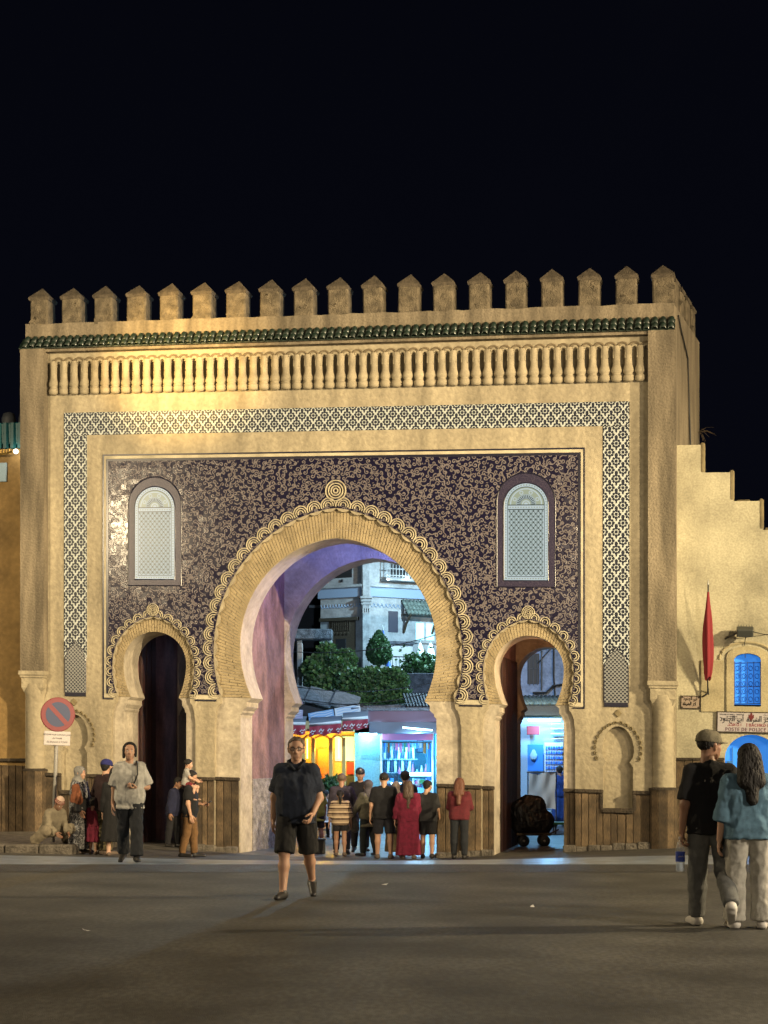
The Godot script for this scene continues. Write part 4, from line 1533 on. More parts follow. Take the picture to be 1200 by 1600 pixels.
func build_post_fittings(W: float) -> void:
	# long name board over the door
	var s := thing("police_sign", "white police station board with Arabic and French lettering above the blue doorway", "sign", "", at_gate(8.72, 3.0, W))
	var st := st_new()
	box(st, Vector3(0, 0, 0.03), Vector3(1.8, 0.4, 0.03), 0.008)
	part("board", st, M.sign_white, s)
	st = st_new()
	for k in [-1, 1]:
		box(st, Vector3(0, k * 0.2, 0.03), Vector3(1.84, 0.02, 0.045), 0.004)
		box(st, Vector3(k * 0.91, 0, 0.03), Vector3(0.02, 0.42, 0.045), 0.004)
	part("frame", st, M.ledge, s)
	st = st_new()
	pen(st, arabic_line(), Vector2(-0.85, 0.015), 0.085, 0.0085, 0.0475)
	part("arabic_lettering", st, M.ink_grey, s)
	st = st_new()
	var tif := [[0, 0, 0.6, 0, 0.3, 0.45], [0.7, 0, 1.3, 0.0, 1.0, 0.5, 0.7, 0.5], [1.4, 0, 1.4, 0.55, 1.75, 0.0, 1.75, 0.55], [2.15, 0, 2.6, 0, 2.6, 0.5, 2.15, 0.5, 2.15, 0], [3.1, 0, 3.1, 0.55]]
	var ts := []
	for q in tif:
		ts.append(vs(q))
	pen(st, ts, Vector2(-0.7, -0.075), 0.085, 0.006, 0.0475)
	part("tifinagh_lettering", st, M.ink_red, s)
	part("lettering", letters("I BACHKO IR KCI ABI", 0.06, true), M.ink_red, s, Vector3(0.07, -0.055, 0.0475))
	part("lettering", letters("POSTE DE POLICE AB' LJENOUD", 0.07, true), M.ink_plum, s, Vector3(-0.03, -0.145, 0.0475))
	for k in 3:
		part("small_lettering", letters(["ROYAUME DU MAROC - MINISTERE", "DE L'INTERIEUR", "SURETE NATIONALE DE FES"][k], 0.022), M.ink_grey, s, Vector3(-0.62, 0.15 - k * 0.042, 0.0475))
	st = st_new()
	var sc := []
	for k in 3:
		for j in 6:
			sc.append(vs([j * 0.9, -k * 0.5, j * 0.9 + 0.3, -k * 0.5 + 0.2, j * 0.9 + 0.35, -k * 0.5, j * 0.9 + 0.75, -k * 0.5 + 0.05]))
	pen(st, sc, Vector2(0.0, 0.145), 0.085, 0.004, 0.0475)
	part("small_arabic_lettering", st, M.ink_grey, s)
	st = st_new()
	extrude(st, PackedVector2Array([Vector2(0, -0.085), Vector2(0.05, -0.03), Vector2(0.055, 0.035), Vector2(0.02, 0.02), Vector2(0.022, 0.05), Vector2(0, 0.075), Vector2(-0.022, 0.05), Vector2(-0.02, 0.02), Vector2(-0.055, 0.035), Vector2(-0.05, -0.03)]), 0.045, 0.052)
	part("crest", st, M.crest_red, s, Vector3(-0.24, 0.12, 0))
	# small plaque left of the flag bracket
	s = thing("wall_plaque", "small pale stone plaque with a dark frame below the red flag", "plaque", "", at_gate(7.29, 3.38, W))
	st = st_new()
	box(st, Vector3(0, 0, 0.012), Vector3(0.37, 0.25, 0.024), 0.004)
	part("slab", st, M.plaque, s)
	st = st_new()
	for k in [-1, 1]:
		box(st, Vector3(0, k * 0.125, 0.015), Vector3(0.39, 0.018, 0.034), 0.003)
		box(st, Vector3(k * 0.188, 0, 0.015), Vector3(0.018, 0.27, 0.034), 0.003)
		for j in [-1, 1]:
			box(st, Vector3(k * 0.165, j * 0.103, 0.015), Vector3(0.035, 0.035, 0.03), 0.003, Basis(Vector3(0, 0, 1), PI / 4))
	part("frame", st, M.ledge, s)
	st = st_new()
	pen(st, arabic_line().slice(0, 12), Vector2(-0.14, 0.045), 0.05, 0.006, 0.0255)
	pen(st, arabic_line().slice(12, 24), Vector2(-0.46, -0.06), 0.05, 0.0075, 0.0255)
	part("inscription", st, M.ledge, s)
	# flag
	var f := thing("flag", "drooping red flag furled round its pole on the yellow wall", "flag", "", at_gate(7.63, 3.5, W))
	st = st_new(false)
	var tip := Vector3(-0.04, 2.2, 0.6)
	tube(st, [Vector3(0, 0.05, 0.12), tip], 0.014, 8)
	tube(st, [Vector3(-0.12, -0.02, 0.0), Vector3(0, 0.06, 0.13)], 0.016, 6)
	tube(st, [Vector3(0.02, 0.02, 0.0), Vector3(0.0, 0.2, 0.15)], 0.012, 6)
	part("pole", st, M.dark_metal, f)
	st = st_new(false)
	lathe(st, [Vector2(0.0, -0.03), Vector2(0.022, 0.0), Vector2(0.012, 0.03), Vector2(0.004, 0.09), Vector2(0, 0.11)], 10, tip)
	part("finial", st, M.steel, f)
	st = st_new(false)
	var rows := 26
	var cols := 22
	var grid := []
	for i in rows + 1:
		var t := float(i) / rows
		var c := Vector3(0, 0.05, 0.12).lerp(tip, 1.0 - t * 0.86 - 0.06)
		c.y = lerpf(tip.y - 0.15, 0.36, t)
		var wid := 0.013 + 0.082 * sin(PI * pow(t, 1.15) * 0.86) + 0.012
		var row := []
		for j in cols + 1:
			var a := TAU * j / cols
			var fold := 1.0 + 0.32 * sin(a * 4.0 + t * 2.2) * minf(1.0, t * 3.0) + 0.12 * sin(a * 7.0 - t * 5.0)
			row.append(c + Vector3(cos(a) * wid * fold * 0.8, 0.05 * sin(a * 2.0) * t, sin(a) * wid * fold * 0.6))
		grid.append(row)
	for i in rows:
		for j in cols:
			quad(st, grid[i][j], grid[i][j + 1], grid[i + 1][j + 1], grid[i + 1][j])
	part("cloth", st, M.flag_red, f)
	# floodlight on its arm
	var l := thing("wall_floodlight", "grey box floodlight on a wall arm above the blue window", "floodlight", "", at_gate(8.36, 4.79, W))
	st = st_new()
	box(st, Vector3(0, 0, 0.32), Vector3(0.33, 0.16, 0.2), 0.02, Basis(Vector3.RIGHT, 0.5))
	part("housing", st, M.lamp_grey, l)
	st = st_new()
	for k in 6:
		box(st, Vector3(-0.13 + k * 0.052, 0.085, 0.28), Vector3(0.012, 0.05, 0.18), 0.003, Basis(Vector3.RIGHT, 0.5))
	part("cooling_fins", st, M.lamp_grey, l)
	st = st_new()
	tube(st, [Vector3(-0.38, -0.12, 0.0), Vector3(-0.34, -0.1, 0.12), Vector3(-0.15, -0.02, 0.3)], 0.022, 6)
	tube(st, [Vector3(-0.15, -0.02, 0.32), Vector3(0.18, 0.0, 0.32)], 0.012, 6)
	part("arm", st, M.dark_metal, l)
	st = st_new()
	tube(st, [Vector3(0.02, -0.06, 0.25), Vector3(0.0, -0.2, 0.03), Vector3(0.02, -0.5, 0.012)], 0.008, 4)
	tube(st, [Vector3(0.17, 0.0, 0.25), Vector3(0.4, -0.03, 0.02), Vector3(1.6, 0.02, 0.012)], 0.008, 4)
	part("cable", st, M.black, l)

# ------------------------------------------------------------------ the building at the left edge
func build_left_building() -> void:
	var b := thing("left_house", "ochre wall with a turquoise tiled eave at the left edge beside the gate", "building", "", gate_frame)
	var st := st_new()
	extrude(st, rect(-16.0, -0.7, -7.0, 8.75), -0.9, -0.4, TILT)
	part("front_wall", st, M.orange_wall, b)
	st = st_new()
	for i in 40:
		lathe(st, [Vector2(0.075, 0.0), Vector2(0.065, 0.56)], 6, P(-7.1 - i * 0.17, 8.72, -0.32))
	part("turquoise_tiles", st, M.teal_tile, b).set_meta("kind", "stuff")
	st = st_new()
	box(st, P(-11.0, 8.96, -0.42), Vector3(7.8, 0.48, 0.2), 0.02)
	part("eave_backing", st, M.teal_tile, b)
	for i in 14:
		st = st_new(false)
		lathe(st, [Vector2(0.16, 0.0), Vector2(0.16, 0.22), Vector2(0.12, 0.34), Vector2(0.0, 0.38)], 10, P(-7.25 - i * 0.4, 9.2, -0.55))
		part("ridge_knob", st, M.slate, b)
	for i in 10:
		st = st_new()
		box(st, P(-7.14 - i * 0.17, 0.5, -0.37 + rng.randf_range(-0.006, 0.006)), Vector3(0.155, 2.4, 0.04), 0.007)
		part("wainscot_plank", st, M.wood[rng.randi() % 4], b)
	st = st_new()
	box(st, P(-11.0, 1.73, -0.36), Vector3(8.0, 0.07, 0.09), 0.012)
	part("wainscot_ledge", st, M.ledge, b)
	# lamp arm with a bare bulb
	var l := thing("bulb_lamp", "small bare bulb lamp on a brass arm at the left edge under the turquoise eave", "lamp", "", at_gate(-7.3, 8.62, -0.3))
	st = st_new()
	tube(st, [Vector3(-1.2, -0.04, 0.05), Vector3(-0.3, -0.05, 0.12), Vector3(-0.06, 0.0, 0.14)], 0.025, 6)
	for k in 5:
		tube(st, [Vector3(-0.15 - k * 0.07, -0.05, 0.12), Vector3(-0.15 - k * 0.07, 0.06, 0.13)], 0.012, 5)
	part("arm", st, M.brass, l)
	st = st_new(false)
	lathe(st, [Vector2(0, -0.055), Vector2(0.04, -0.04), Vector2(0.055, 0.0), Vector2(0.04, 0.04), Vector2(0, 0.055)], 12)
	part("bulb", st, M.bulb, l, Vector3(0, 0.0, 0.14))
	omni("bulb_lamp_light", at_gate(-7.3, 8.62, -0.3) * Vector3(0, 0, 0.14), 0.12, Color(1, 0.95, 0.85), 0.05)
	var s := thing("blue_wall_board", "pale blue board cut by the left edge of the view below the lamp", "sign", "", at_gate(-7.86, 8.2, -0.36))
	st = st_new()
	box(st, Vector3(0, 0, 0), Vector3(0.5, 0.42, 0.04), 0.01)
	part("board", st, M.pale_blue, s)

# ------------------------------------------------------------------ the market lane behind the gate
func face(at: Vector3, turn: float) -> Transform3D:
	return Transform3D(Basis(Vector3(cos(turn), 0, sin(turn)), Vector3.UP, Vector3(-sin(turn), 0, cos(turn))), at)

func slab(parent: Node3D, called: String, m: Material, x0: float, y0: float, z0: float, x1: float, y1: float, z1: float, b := 0.01) -> MeshInstance3D:
	var st := st_new()
	box(st, Vector3((x0 + x1) * 0.5, (y0 + y1) * 0.5, (z0 + z1) * 0.5), Vector3(absf(x1 - x0), absf(y1 - y0), absf(z1 - z0)), b)
	return part(called, st, m, parent)

func build_medina() -> void:
	M.house_white = grained(lin(0.50, 0.50, 0.49), 0.85, "grain", Vector3.ONE * 0.5, "stain", 0.3, "bumps", 0.8)
	M.cornice_blue = grained(lin(0.28, 0.36, 0.48), 0.7, "fine", Vector3.ONE)
	M.carved_wood = grained(lin(0.13, 0.085, 0.045), 0.7, "wood", Vector3(3, 0.5, 3))
	M.dark_room = plain(lin(0.015, 0.013, 0.013), 0.6)
	M.grey_stone = grained(lin(0.22, 0.23, 0.26), 0.9, "grain", Vector3.ONE, "heavy", 0.5, "bumps", 3.0)
	M.old_tile = grained(lin(0.26, 0.33, 0.28), 0.6, "fine", Vector3.ONE * 2.0, "heavy", 1.0)
	M.leaf = []
	for c in [lin(0.035, 0.085, 0.028), lin(0.05, 0.12, 0.035), lin(0.022, 0.05, 0.02)]:
		var lm := plain(c, 0.6)
		lm.backlight_enabled = true
		lm.backlight = lin(0.02, 0.05, 0.01)
		lm.cull_mode = BaseMaterial3D.CULL_DISABLED
		M.leaf.append(lm)
	M.bark = grained(lin(0.12, 0.09, 0.06), 0.9, "wood", Vector3(4, 1, 4))
	build_white_house()
	build_terrace()
	build_shops()
	build_right_alley()

func build_white_house() -> void:
	var corner := Vector3(-0.67, 0, -60)
	var h := thing("white_house", "white house with a fluted corner pilaster and blue cornice seen through the middle arch", "house", "", Transform3D(Basis.IDENTITY, corner))
	var L := Node3D.new()
	var fl := Transform3D(Basis(Vector3(cos(0.5), 0, sin(0.5)), Vector3.UP, Vector3(-sin(0.5), 0, cos(0.5))), Vector3.ZERO)
	var fr := Transform3D(Basis(Vector3(cos(-0.5), 0, sin(-0.5)), Vector3.UP, Vector3(-sin(-0.5), 0, cos(-0.5))), Vector3.ZERO)
	L.free()
	var put := func(called: String, m: Material, f: Transform3D, x0: float, y0: float, z0: float, x1: float, y1: float, z1: float, bev := 0.01) -> MeshInstance3D:
		var st := st_new()
		box(st, f * Vector3((x0 + x1) * 0.5, (y0 + y1) * 0.5, (z0 + z1) * 0.5), Vector3(absf(x1 - x0), absf(y1 - y0), absf(z1 - z0)), bev, f.basis)
		return part(called, st, m, h)
	put.call("wall", M.house_white, fl, -2.0, 2.0, -3.0, -0.1, 11.5, 0.0)
	put.call("wall", M.house_white, fr, 0.1, 2.0, -3.0, 6.0, 11.5, 0.0)
	var st := st_new()
	box(st, Vector3(0, 6.8, 0.0), Vector3(0.34, 9.6, 0.34), 0.05)
	part("corner_pilaster", st, M.house_white, h)
	st = st_new()
	for k in 3:
		box(st, Vector3(0, 7.45 - 0.12 * k, 0.02), Vector3(0.46 - 0.04 * k, 0.08, 0.46 - 0.04 * k), 0.02)
	for k in 4:
		box(st, Vector3(-0.12 + 0.08 * k, 6.98, 0.2), Vector3(0.05, 0.16, 0.05), 0.02)
	part("pilaster_capital", st, M.house_white, h)
	put.call("cornice", M.cornice_blue, fl, -2.06, 7.5, -0.1, -0.1, 7.86, 0.1)
	put.call("cornice", M.cornice_blue, fr, 0.1, 7.5, -0.1, 6.0, 7.86, 0.1)
	put.call("cornice_top", M.house_white, fl, -2.12, 7.86, -0.1, -0.05, 7.97, 0.2, 0.02)
	put.call("cornice_top", M.house_white, fr, 0.05, 7.86, -0.1, 6.0, 7.97, 0.2, 0.02)
	for side in 2:
		var f := fl if side == 0 else fr
		st = st_new()
		for i in 15:
			var x := -1.9 + i * 0.13 if side == 0 else 0.25 + i * 0.17
			var loop := []
			for k in 7:
				var a := PI * k / 6.0
				loop.append(f * Vector3(x + 0.07 * cos(a), 7.26 - 0.13 * sin(a), 0.012))
			tube(st, loop, 0.018, 4)
		part("scalloped_frieze", st, M.cornice_blue, h)
	var w: MeshInstance3D = put.call("window", M.dark_room, fl, -1.5, 8.25, -0.05, -0.6, 9.3, 0.012)
	put.call("vent", M.dark_room, fl, -1.08, 7.99 + 0.1, 0.0, -0.98, 8.19, 0.05)
	# carved timber screen with an arched niche
	put.call("carved_screen", M.carved_wood, fl, -1.62, 5.35, -0.05, -0.45, 6.72, 0.03)
	st = st_new()
	for i in 9:
		box(st, fl * Vector3(-1.45 + i * 0.095, 6.45, 0.05), Vector3(0.02, 0.4, 0.03), 0.0, fl.basis)
	for i in 5:
		box(st, fl * Vector3(-1.07, 6.28 + i * 0.085, 0.05), Vector3(0.8, 0.02, 0.03), 0.0, fl.basis)
	for i in 5:
		box(st, fl * Vector3(-1.4 + i * 0.16, 6.15, 0.05), Vector3(0.08, 0.08, 0.04), 0.0, fl.basis * Basis(Vector3(0, 0, 1), PI / 4))
	part("lattice", st, M.carved_wood, h)
	put.call("screen_niche", M.dark_room, fl, -1.3, 5.4, 0.0, -0.85, 5.95, 0.036)
	put.call("timber_corbels", M.carved_wood, fl, -2.0, 6.62, -0.05, -0.3, 6.75, 0.12)
	# right face: balcony, shuttered window, tiled canopy, lit window
	put.call("window", M.dark_room, fr, 1.0, 8.3, -0.05, 1.75, 9.6, 0.012)
	put.call("balcony_floor", M.house_white, fr, 0.6, 8.1, 0.0, 2.6, 8.2, 0.5, 0.02)
	st = st_new()
	for i in 15:
		var x := 0.64 + i * 0.135
		tube(st, [fr * Vector3(x, 8.2, 0.45), fr * Vector3(x, 8.85, 0.45)], 0.018, 5)
	for y in [8.3, 8.55, 8.85]:
		tube(st, [fr * Vector3(0.6, y, 0.45), fr * Vector3(2.6, y, 0.45)], 0.022, 5)
	part("balcony_railing", st, M.house_white, h)
	put.call("shuttered_window", M.shutter_dark, fr, 0.95, 6.2, -0.02, 1.36, 7.0, 0.03)
	st = st_new(false)
	for i in 9:
		for j in 3:
			var p0 := fr * Vector3(1.55 + i * 0.16, 7.42 - j * 0.17, 0.05 + j * 0.16)
			var p1 := fr * Vector3(1.55 + i * 0.16, 7.22 - j * 0.17, 0.26 + j * 0.16)
			tube(st, [p0, p1], 0.07, 8)
	part("canopy_tiles", st, M.old_tile, h)
	st = st_new()
	for x in [1.6, 2.85]:
		tube(st, [fr * Vector3(x, 6.2, 0.02), fr * Vector3(x, 6.5, 0.2), fr * Vector3(x, 6.85, 0.55)], 0.05, 5)
	box(st, fr * Vector3(2.25, 6.88, 0.28), Vector3(1.5, 0.06, 0.55), 0.01, fr.basis)
	part("canopy_brackets", st, M.carved_wood, h)
	put.call("lit_window", M.lit_cyan, fr, 2.15, 5.95, -0.02, 2.5, 6.6, 0.02)
	put.call("lit_window", M.lit_cyan, fr, 2.6, 5.95, -0.02, 2.95, 6.6, 0.02)
	put.call("window_bar", M.house_white, fr, 2.05, 5.82, 0.0, 3.1, 5.94, 0.08)
	put.call("shop_shutter", M.white_paint, fr, 1.05, 4.6, -0.01, 2.0, 5.75, 0.03)
	put.call("ledge", M.grey_stone, fr, 0.9, 5.75, 0.0, 2.0, 5.86, 0.16)
	for k in 2:
		var bl := fr * Vector3([0.62, 1.45][k], [8.12, 8.24][k], 0.58)
		var t := thing("balcony_bulb", ["small white bulb at the left end of the balcony", "small white bulb in the middle of the balcony railing"][k], "bulb", "bulbs on the balcony", Transform3D(Basis.IDENTITY, corner + bl))
		st = st_new(false)
		lathe(st, [Vector2(0, -0.05), Vector2(0.05, 0), Vector2(0, 0.05)], 8)
		part("bulb", st, M.bulb, t)
		st = st_new()
		tube(st, [Vector3(0, 0.04, 0), Vector3(0, 0.09, -0.1)], 0.01, 4)
		part("wire", st, M.black, t)
		omni("balcony_bulb_light", corner + bl, 0.25, Color(0.85, 0.95, 1), 0.05)
	var lw := thing("added_lane_wall", "dark unseen wall added close behind the left part of the gate to block lamp light", "house")
	slab(lw, "wall", M.dark_house, -7.5, -0.8, -44.0, -2.85, 8.5, -39.3)  # added wall that keeps lane lamp light out of the left passage
	slab(lw, "cornice", M.grey_stone, -7.5, 8.5, -44.0, -2.8, 8.7, -39.2)
	# dark neighbour and a street lantern that floods the house
	var d := thing("dark_house", "unlit dark house front left of the white house behind the arch", "house")
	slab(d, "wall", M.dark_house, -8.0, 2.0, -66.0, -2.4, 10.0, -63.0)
	slab(d, "window_sill", M.house_white, -2.95, 7.35, -63.0, -2.4, 7.45, -62.9)
	bulb("lane_lamp", "bright street lamp in the lane hidden right of the middle arch", Vector3(3.6, 9.0, -54.5), 120.0, Color(0.72, 0.9, 1.0), 0.18)
	bulb("terrace_lamp", "small lamp on the terrace under the tiled canopy", Vector3(1.95, 5.3, -57.2), 6.0, Color(0.6, 0.88, 1.0), 0.07)

func foliage(parent: Node3D, called: String, n: int, size: float, sd: int, inside: Callable) -> void:
	var st := st_new()
	for k in 3:
		var t := Basis(Vector3.UP, k * 2.1) * Basis(Vector3.RIGHT, 0.5 + 0.3 * k)
		var w := size * 0.42
		quad(st, t * Vector3(-w * 0.3, 0, 0), t * Vector3(w * 0.3, 0, 0), t * Vector3(w, size * 0.6, size * 0.12), t * Vector3(-w, size * 0.6, size * 0.12))
		tri(st, t * Vector3(-w, size * 0.6, size * 0.12), t * Vector3(w, size * 0.6, size * 0.12), t * Vector3(0, size, 0))
	var m := mesh_of(st)
	var r := RandomNumberGenerator.new()
	r.seed = sd
	for tone in 3:
		var mm := MultiMesh.new()
		mm.transform_format = MultiMesh.TRANSFORM_3D
		mm.mesh = m
		mm.instance_count = n / 3
		for i in n / 3:
			var p: Vector3 = inside.call(r)
			var b := Basis(Vector3(r.randf() - 0.5, r.randf() - 0.3, r.randf() - 0.5).normalized(), r.randf() * TAU).scaled(Vector3.ONE * r.randf_range(0.6, 1.3))
			mm.set_instance_transform(i, Transform3D(b, p))
		var o := MultiMeshInstance3D.new()
		o.name = called
		o.multimesh = mm
		o.material_override = M.leaf[tone]
		o.set_meta("kind", "stuff")
		parent.add_child(o, true)

func build_terrace() -> void:
	# the roofs on which the garden stands
	var t := thing("garden_terrace", "flat roof terrace carrying the hedge behind the shops", "terrace")
	slab(t, "roof_slab", M.grey_stone, -8.0, 2.9, -66.0, 8.0, 3.12, -50.0)
	var n := FastNoiseLite.new()
	n.seed = 8
	n.frequency = 0.9
	# clipped hedge
	var h := thing("clipped_hedge", "thick green clipped hedge with a ragged top over the shop roofs", "hedge")
	foliage(h, "leaves", 5200, 0.11, 4, func(r: RandomNumberGenerator) -> Vector3:
		var x := r.randf_range(-0.95, 0.72)
		var top := 4.32 + 0.16 * n.get_noise_2d(x * 3.0, 5.0) - 0.25 * smoothstep(0.4, 0.75, x)
		var y := r.randf_range(2.95, top)
		var z := -51.9 + 0.35 * n.get_noise_2d(x * 2.5, y * 2.5) - absf(r.randfn()) * 0.22
		return Vector3(x + r.randfn() * 0.05, y, z))
	slab(h, "woody_core", M.bark, -0.85, 3.0, -52.8, 0.5, 3.95, -52.35, 0.1)
	# looser shrub to the left
	h = thing("loose_shrub", "dark loose shrub with pale leaf tips left of the clipped hedge", "shrub")
	foliage(h, "leaves", 4200, 0.13, 5, func(r: RandomNumberGenerator) -> Vector3:
		var a := r.randi() % 6
		var c: Vector3 = [Vector3(-2.3, 4.4, -53), Vector3(-1.9, 4.9, -53.2), Vector3(-1.5, 4.3, -52.8), Vector3(-1.25, 4.7, -53.1), Vector3(-2.1, 3.9, -52.6), Vector3(-1.1, 3.8, -52.4)][a]
		var d: Vector3 = Vector3(r.randfn(), r.randfn(), r.randfn()).normalized() * pow(r.randf(), 0.4) * [0.42, 0.36, 0.5, 0.34, 0.5, 0.5][a]
		return c + d)
	var st := st_new()
	for k in 6:
		tube(st, [Vector3(-1.8 + 0.05 * k, 3.1, -53), Vector3(-2.2 + 0.22 * k, 3.9 + 0.1 * (k % 3), -53.0), Vector3(-2.35 + 0.26 * k, 4.6, -53.0)], 0.03, 5, 0.01)
	part("stems", st, M.bark, h)
	# clipped cypress
	h = thing("topiary_cypress", "dark green egg shaped topiary cypress in front of the white pilaster", "tree")
	foliage(h, "crown", 3000, 0.1, 6, func(r: RandomNumberGenerator) -> Vector3:
		var y := r.randf()
		var rad := 0.4 * pow(sin(PI * pow(y, 0.62)), 0.8) * (0.75 + 0.3 * r.randf())
		var a := r.randf() * TAU
		return Vector3(-0.18 + cos(a) * rad, 4.75 + y * 1.1, -56 + sin(a) * rad))
	st = st_new()
	tube(st, [Vector3(-0.18, 3.1, -56), Vector3(-0.18, 4.9, -56)], 0.07, 7, 0.05)
	tube(st, [Vector3(-0.18, 4.8, -56), Vector3(-0.17, 5.7, -56)], 0.05, 6, 0.01)
	part("trunk", st, M.bark, h)
	# folded striped sunshade leaning beside it, two white folded ones to the right
	var u := thing("striped_sunshade", "folded blue and white striped sunshade leaning beside the cypress", "umbrella", "", Transform3D(Basis(Vector3(0, 0, 1), 0.13), Vector3(0.2, 4.2, -57)))
	for k in 8:
		st = st_new(false)
		lathe(st, [Vector2(0.12 - 0.012 * k, 0.3 + k * 0.19), Vector2(0.115 - 0.012 * k, 0.49 + k * 0.19)], 10)
		part("canopy_stripe", st, M.pale_blue if k % 2 == 0 else M.stripe_blue, u)
	st = st_new()
	tube(st, [Vector3(0, -1.1, 0), Vector3(0, 2.0, 0)], 0.025, 6)
	part("pole", st, M.steel, u)
	for k in 2:
		u = thing("folded_sunshade", ["white folded sunshade left of two at the right edge of the terrace", "white folded sunshade at the very right of the terrace"][k], "umbrella", "white folded sunshades", Transform3D(Basis.IDENTITY, Vector3([1.3, 1.68][k], 3.1, -58)))
		st = st_new(false)
		lathe(st, [Vector2(0.06, 1.55), Vector2(0.2, 1.75), Vector2(0.17, 2.1), Vector2(0.06, 2.5), Vector2(0.0, 2.56)], 9)
		part("canopy", st, M.white_paint, u)
		st = st_new()
		tube(st, [Vector3(0, 0, 0), Vector3(0, 2.6, 0)], 0.025, 6)
		part("pole", st, M.steel, u)
	# stone pergola roof at the left
	var p := thing("grey_pergola", "grey stone pergola roof on white posts left behind the arch", "pergola")
	slab(p, "roof_beam", M.grey_stone, -3.6, 5.72, -58.4, -1.86, 6.1, -57.6, 0.04)
	slab(p, "post", M.house_white, -2.05, 3.1, -58.1, -1.87, 5.72, -57.9, 0.02)
	slab(p, "post", M.house_white, -3.15, 3.1, -58.1, -2.97, 5.72, -57.9, 0.02)
	var q := thing("white_gate_post", "white post close to the left rim of the arch opening", "post")
	slab(q, "shaft", M.house_white, -2.9, 3.1, -53.6, -2.72, 5.3, -53.4, 0.02)
	# rough parapet and a fluted sheet roof at the right
	p = thing("roof_parapet", "pale grey rough rendered parapet right of the hedge", "wall")
	slab(p, "wall", M.grey_stone, 0.66, 3.1, -53.2, 1.9, 4.27, -53.0, 0.02)
	slab(p, "coping", M.house_white, 0.62, 3.5, -53.0, 1.9, 3.56, -52.7, 0.01)
	p = thing("fluted_roof", "small fluted metal roof sheet below the grey parapet", "roof")
	st = st_new()
	for i in 10:
		tube(st, [Vector3(0.62 + i * 0.1, 3.48, -50.6), Vector3(0.74 + i * 0.1, 3.05, -49.6)], 0.04, 6)
	part("sheet", st, M.slate, p)
	p = thing("railing", "low dark terrace railing in front of the white sunshades", "railing")
	st = st_new()
	tube(st, [Vector3(0.3, 5.02, -56.4), Vector3(2.2, 5.02, -56.4)], 0.02, 5)
	tube(st, [Vector3(0.3, 4.4, -56.4), Vector3(2.2, 4.4, -56.4)], 0.02, 5)
	for i in 16:
		tube(st, [Vector3(0.3 + i * 0.125, 4.0, -56.4), Vector3(0.3 + i * 0.125, 5.02, -56.4)], 0.01, 4)
	part("bars", st, M.dark_metal, p)
	h = thing("terrace_bush", "grey green bush on the terrace by the railing", "shrub")
	foliage(h, "leaves", 900, 0.12, 9, func(r: RandomNumberGenerator) -> Vector3:
		return Vector3(1.25, 4.55, -55.2) + Vector3(r.randfn() * 0.3, r.randfn() * 0.22, r.randfn() * 0.2))
	st = st_new()
	tube(st, [Vector3(1.25, 3.1, -55.2), Vector3(1.25, 4.6, -55.2)], 0.03, 5)
	part("stem", st, M.bark, h)

func awning(label: String, x0: float, x1: float, z: float, y: float, rise: float) -> void:
	var a := thing("red_awning", label, "awning", "red shop awnings", Transform3D(Basis.IDENTITY, Vector3((x0 + x1) * 0.5, y, z)))
	var w := (x1 - x0) * 0.5
	var st := st_new()
	for i in 8:
		var xa := lerpf(-w, w, i / 8.0)
		var xb := lerpf(-w, w, (i + 1) / 8.0)
		var f := func(x: float) -> float: return rise * x / w * 0.5
		quad(st, Vector3(xa, f.call(xa), 0), Vector3(xb, f.call(xb), 0), Vector3(xb, f.call(xb) + 0.25, -0.9), Vector3(xa, f.call(xa) + 0.25, -0.9))
	part("canopy", st, M.awning_grey, a)
	st = st_new(false)
	tube(st, [Vector3(-w, -rise * 0.5 + 0.02, 0.01), Vector3(w, rise * 0.5 + 0.02, 0.01)], 0.045, 8)
	part("front_bar", st, M.white_paint, a)
	st = st_new(false)
	var n := 24
	for i in n:
		var xa := lerpf(-w, w, float(i) / n)
		var xb := lerpf(-w, w, float(i + 1) / n)
		var f2 := func(x: float, low: float) -> Vector3:
			var sc := 0.05 * absf(sin((x + w) * PI / 0.42)) if low > 0.0 else 0.0
			return Vector3(x, rise * x / w * 0.5 - 0.02 - low * (0.3 - sc), 0.02 + low * 0.04 * sin(x * 21.0))
		for k in 3:
			quad(st, f2.call(xa, (k + 1) / 3.0), f2.call(xb, (k + 1) / 3.0), f2.call(xb, k / 3.0), f2.call(xa, k / 3.0))
	part("valance", st, M.awning_red, a)
	st = st_new()
	var r := RandomNumberGenerator.new()
	r.seed = int(x0 * 100)
	for i in 4:
		var x := lerpf(-w * 0.8, w * 0.8, i / 3.0)
		pen(st, [vs([0, 0, 0.5, 0.4 + r.randf() * 0.5, 0.9, 0.1, 1.3, 0.6]), vs([0.4, -0.4, 0.8, -0.3])], Vector2(x - 0.05, -0.2 + rise * x / w * 0.5), 0.1, 0.012, 0.075)
	part("printed_motif", st, M.white_paint, a)

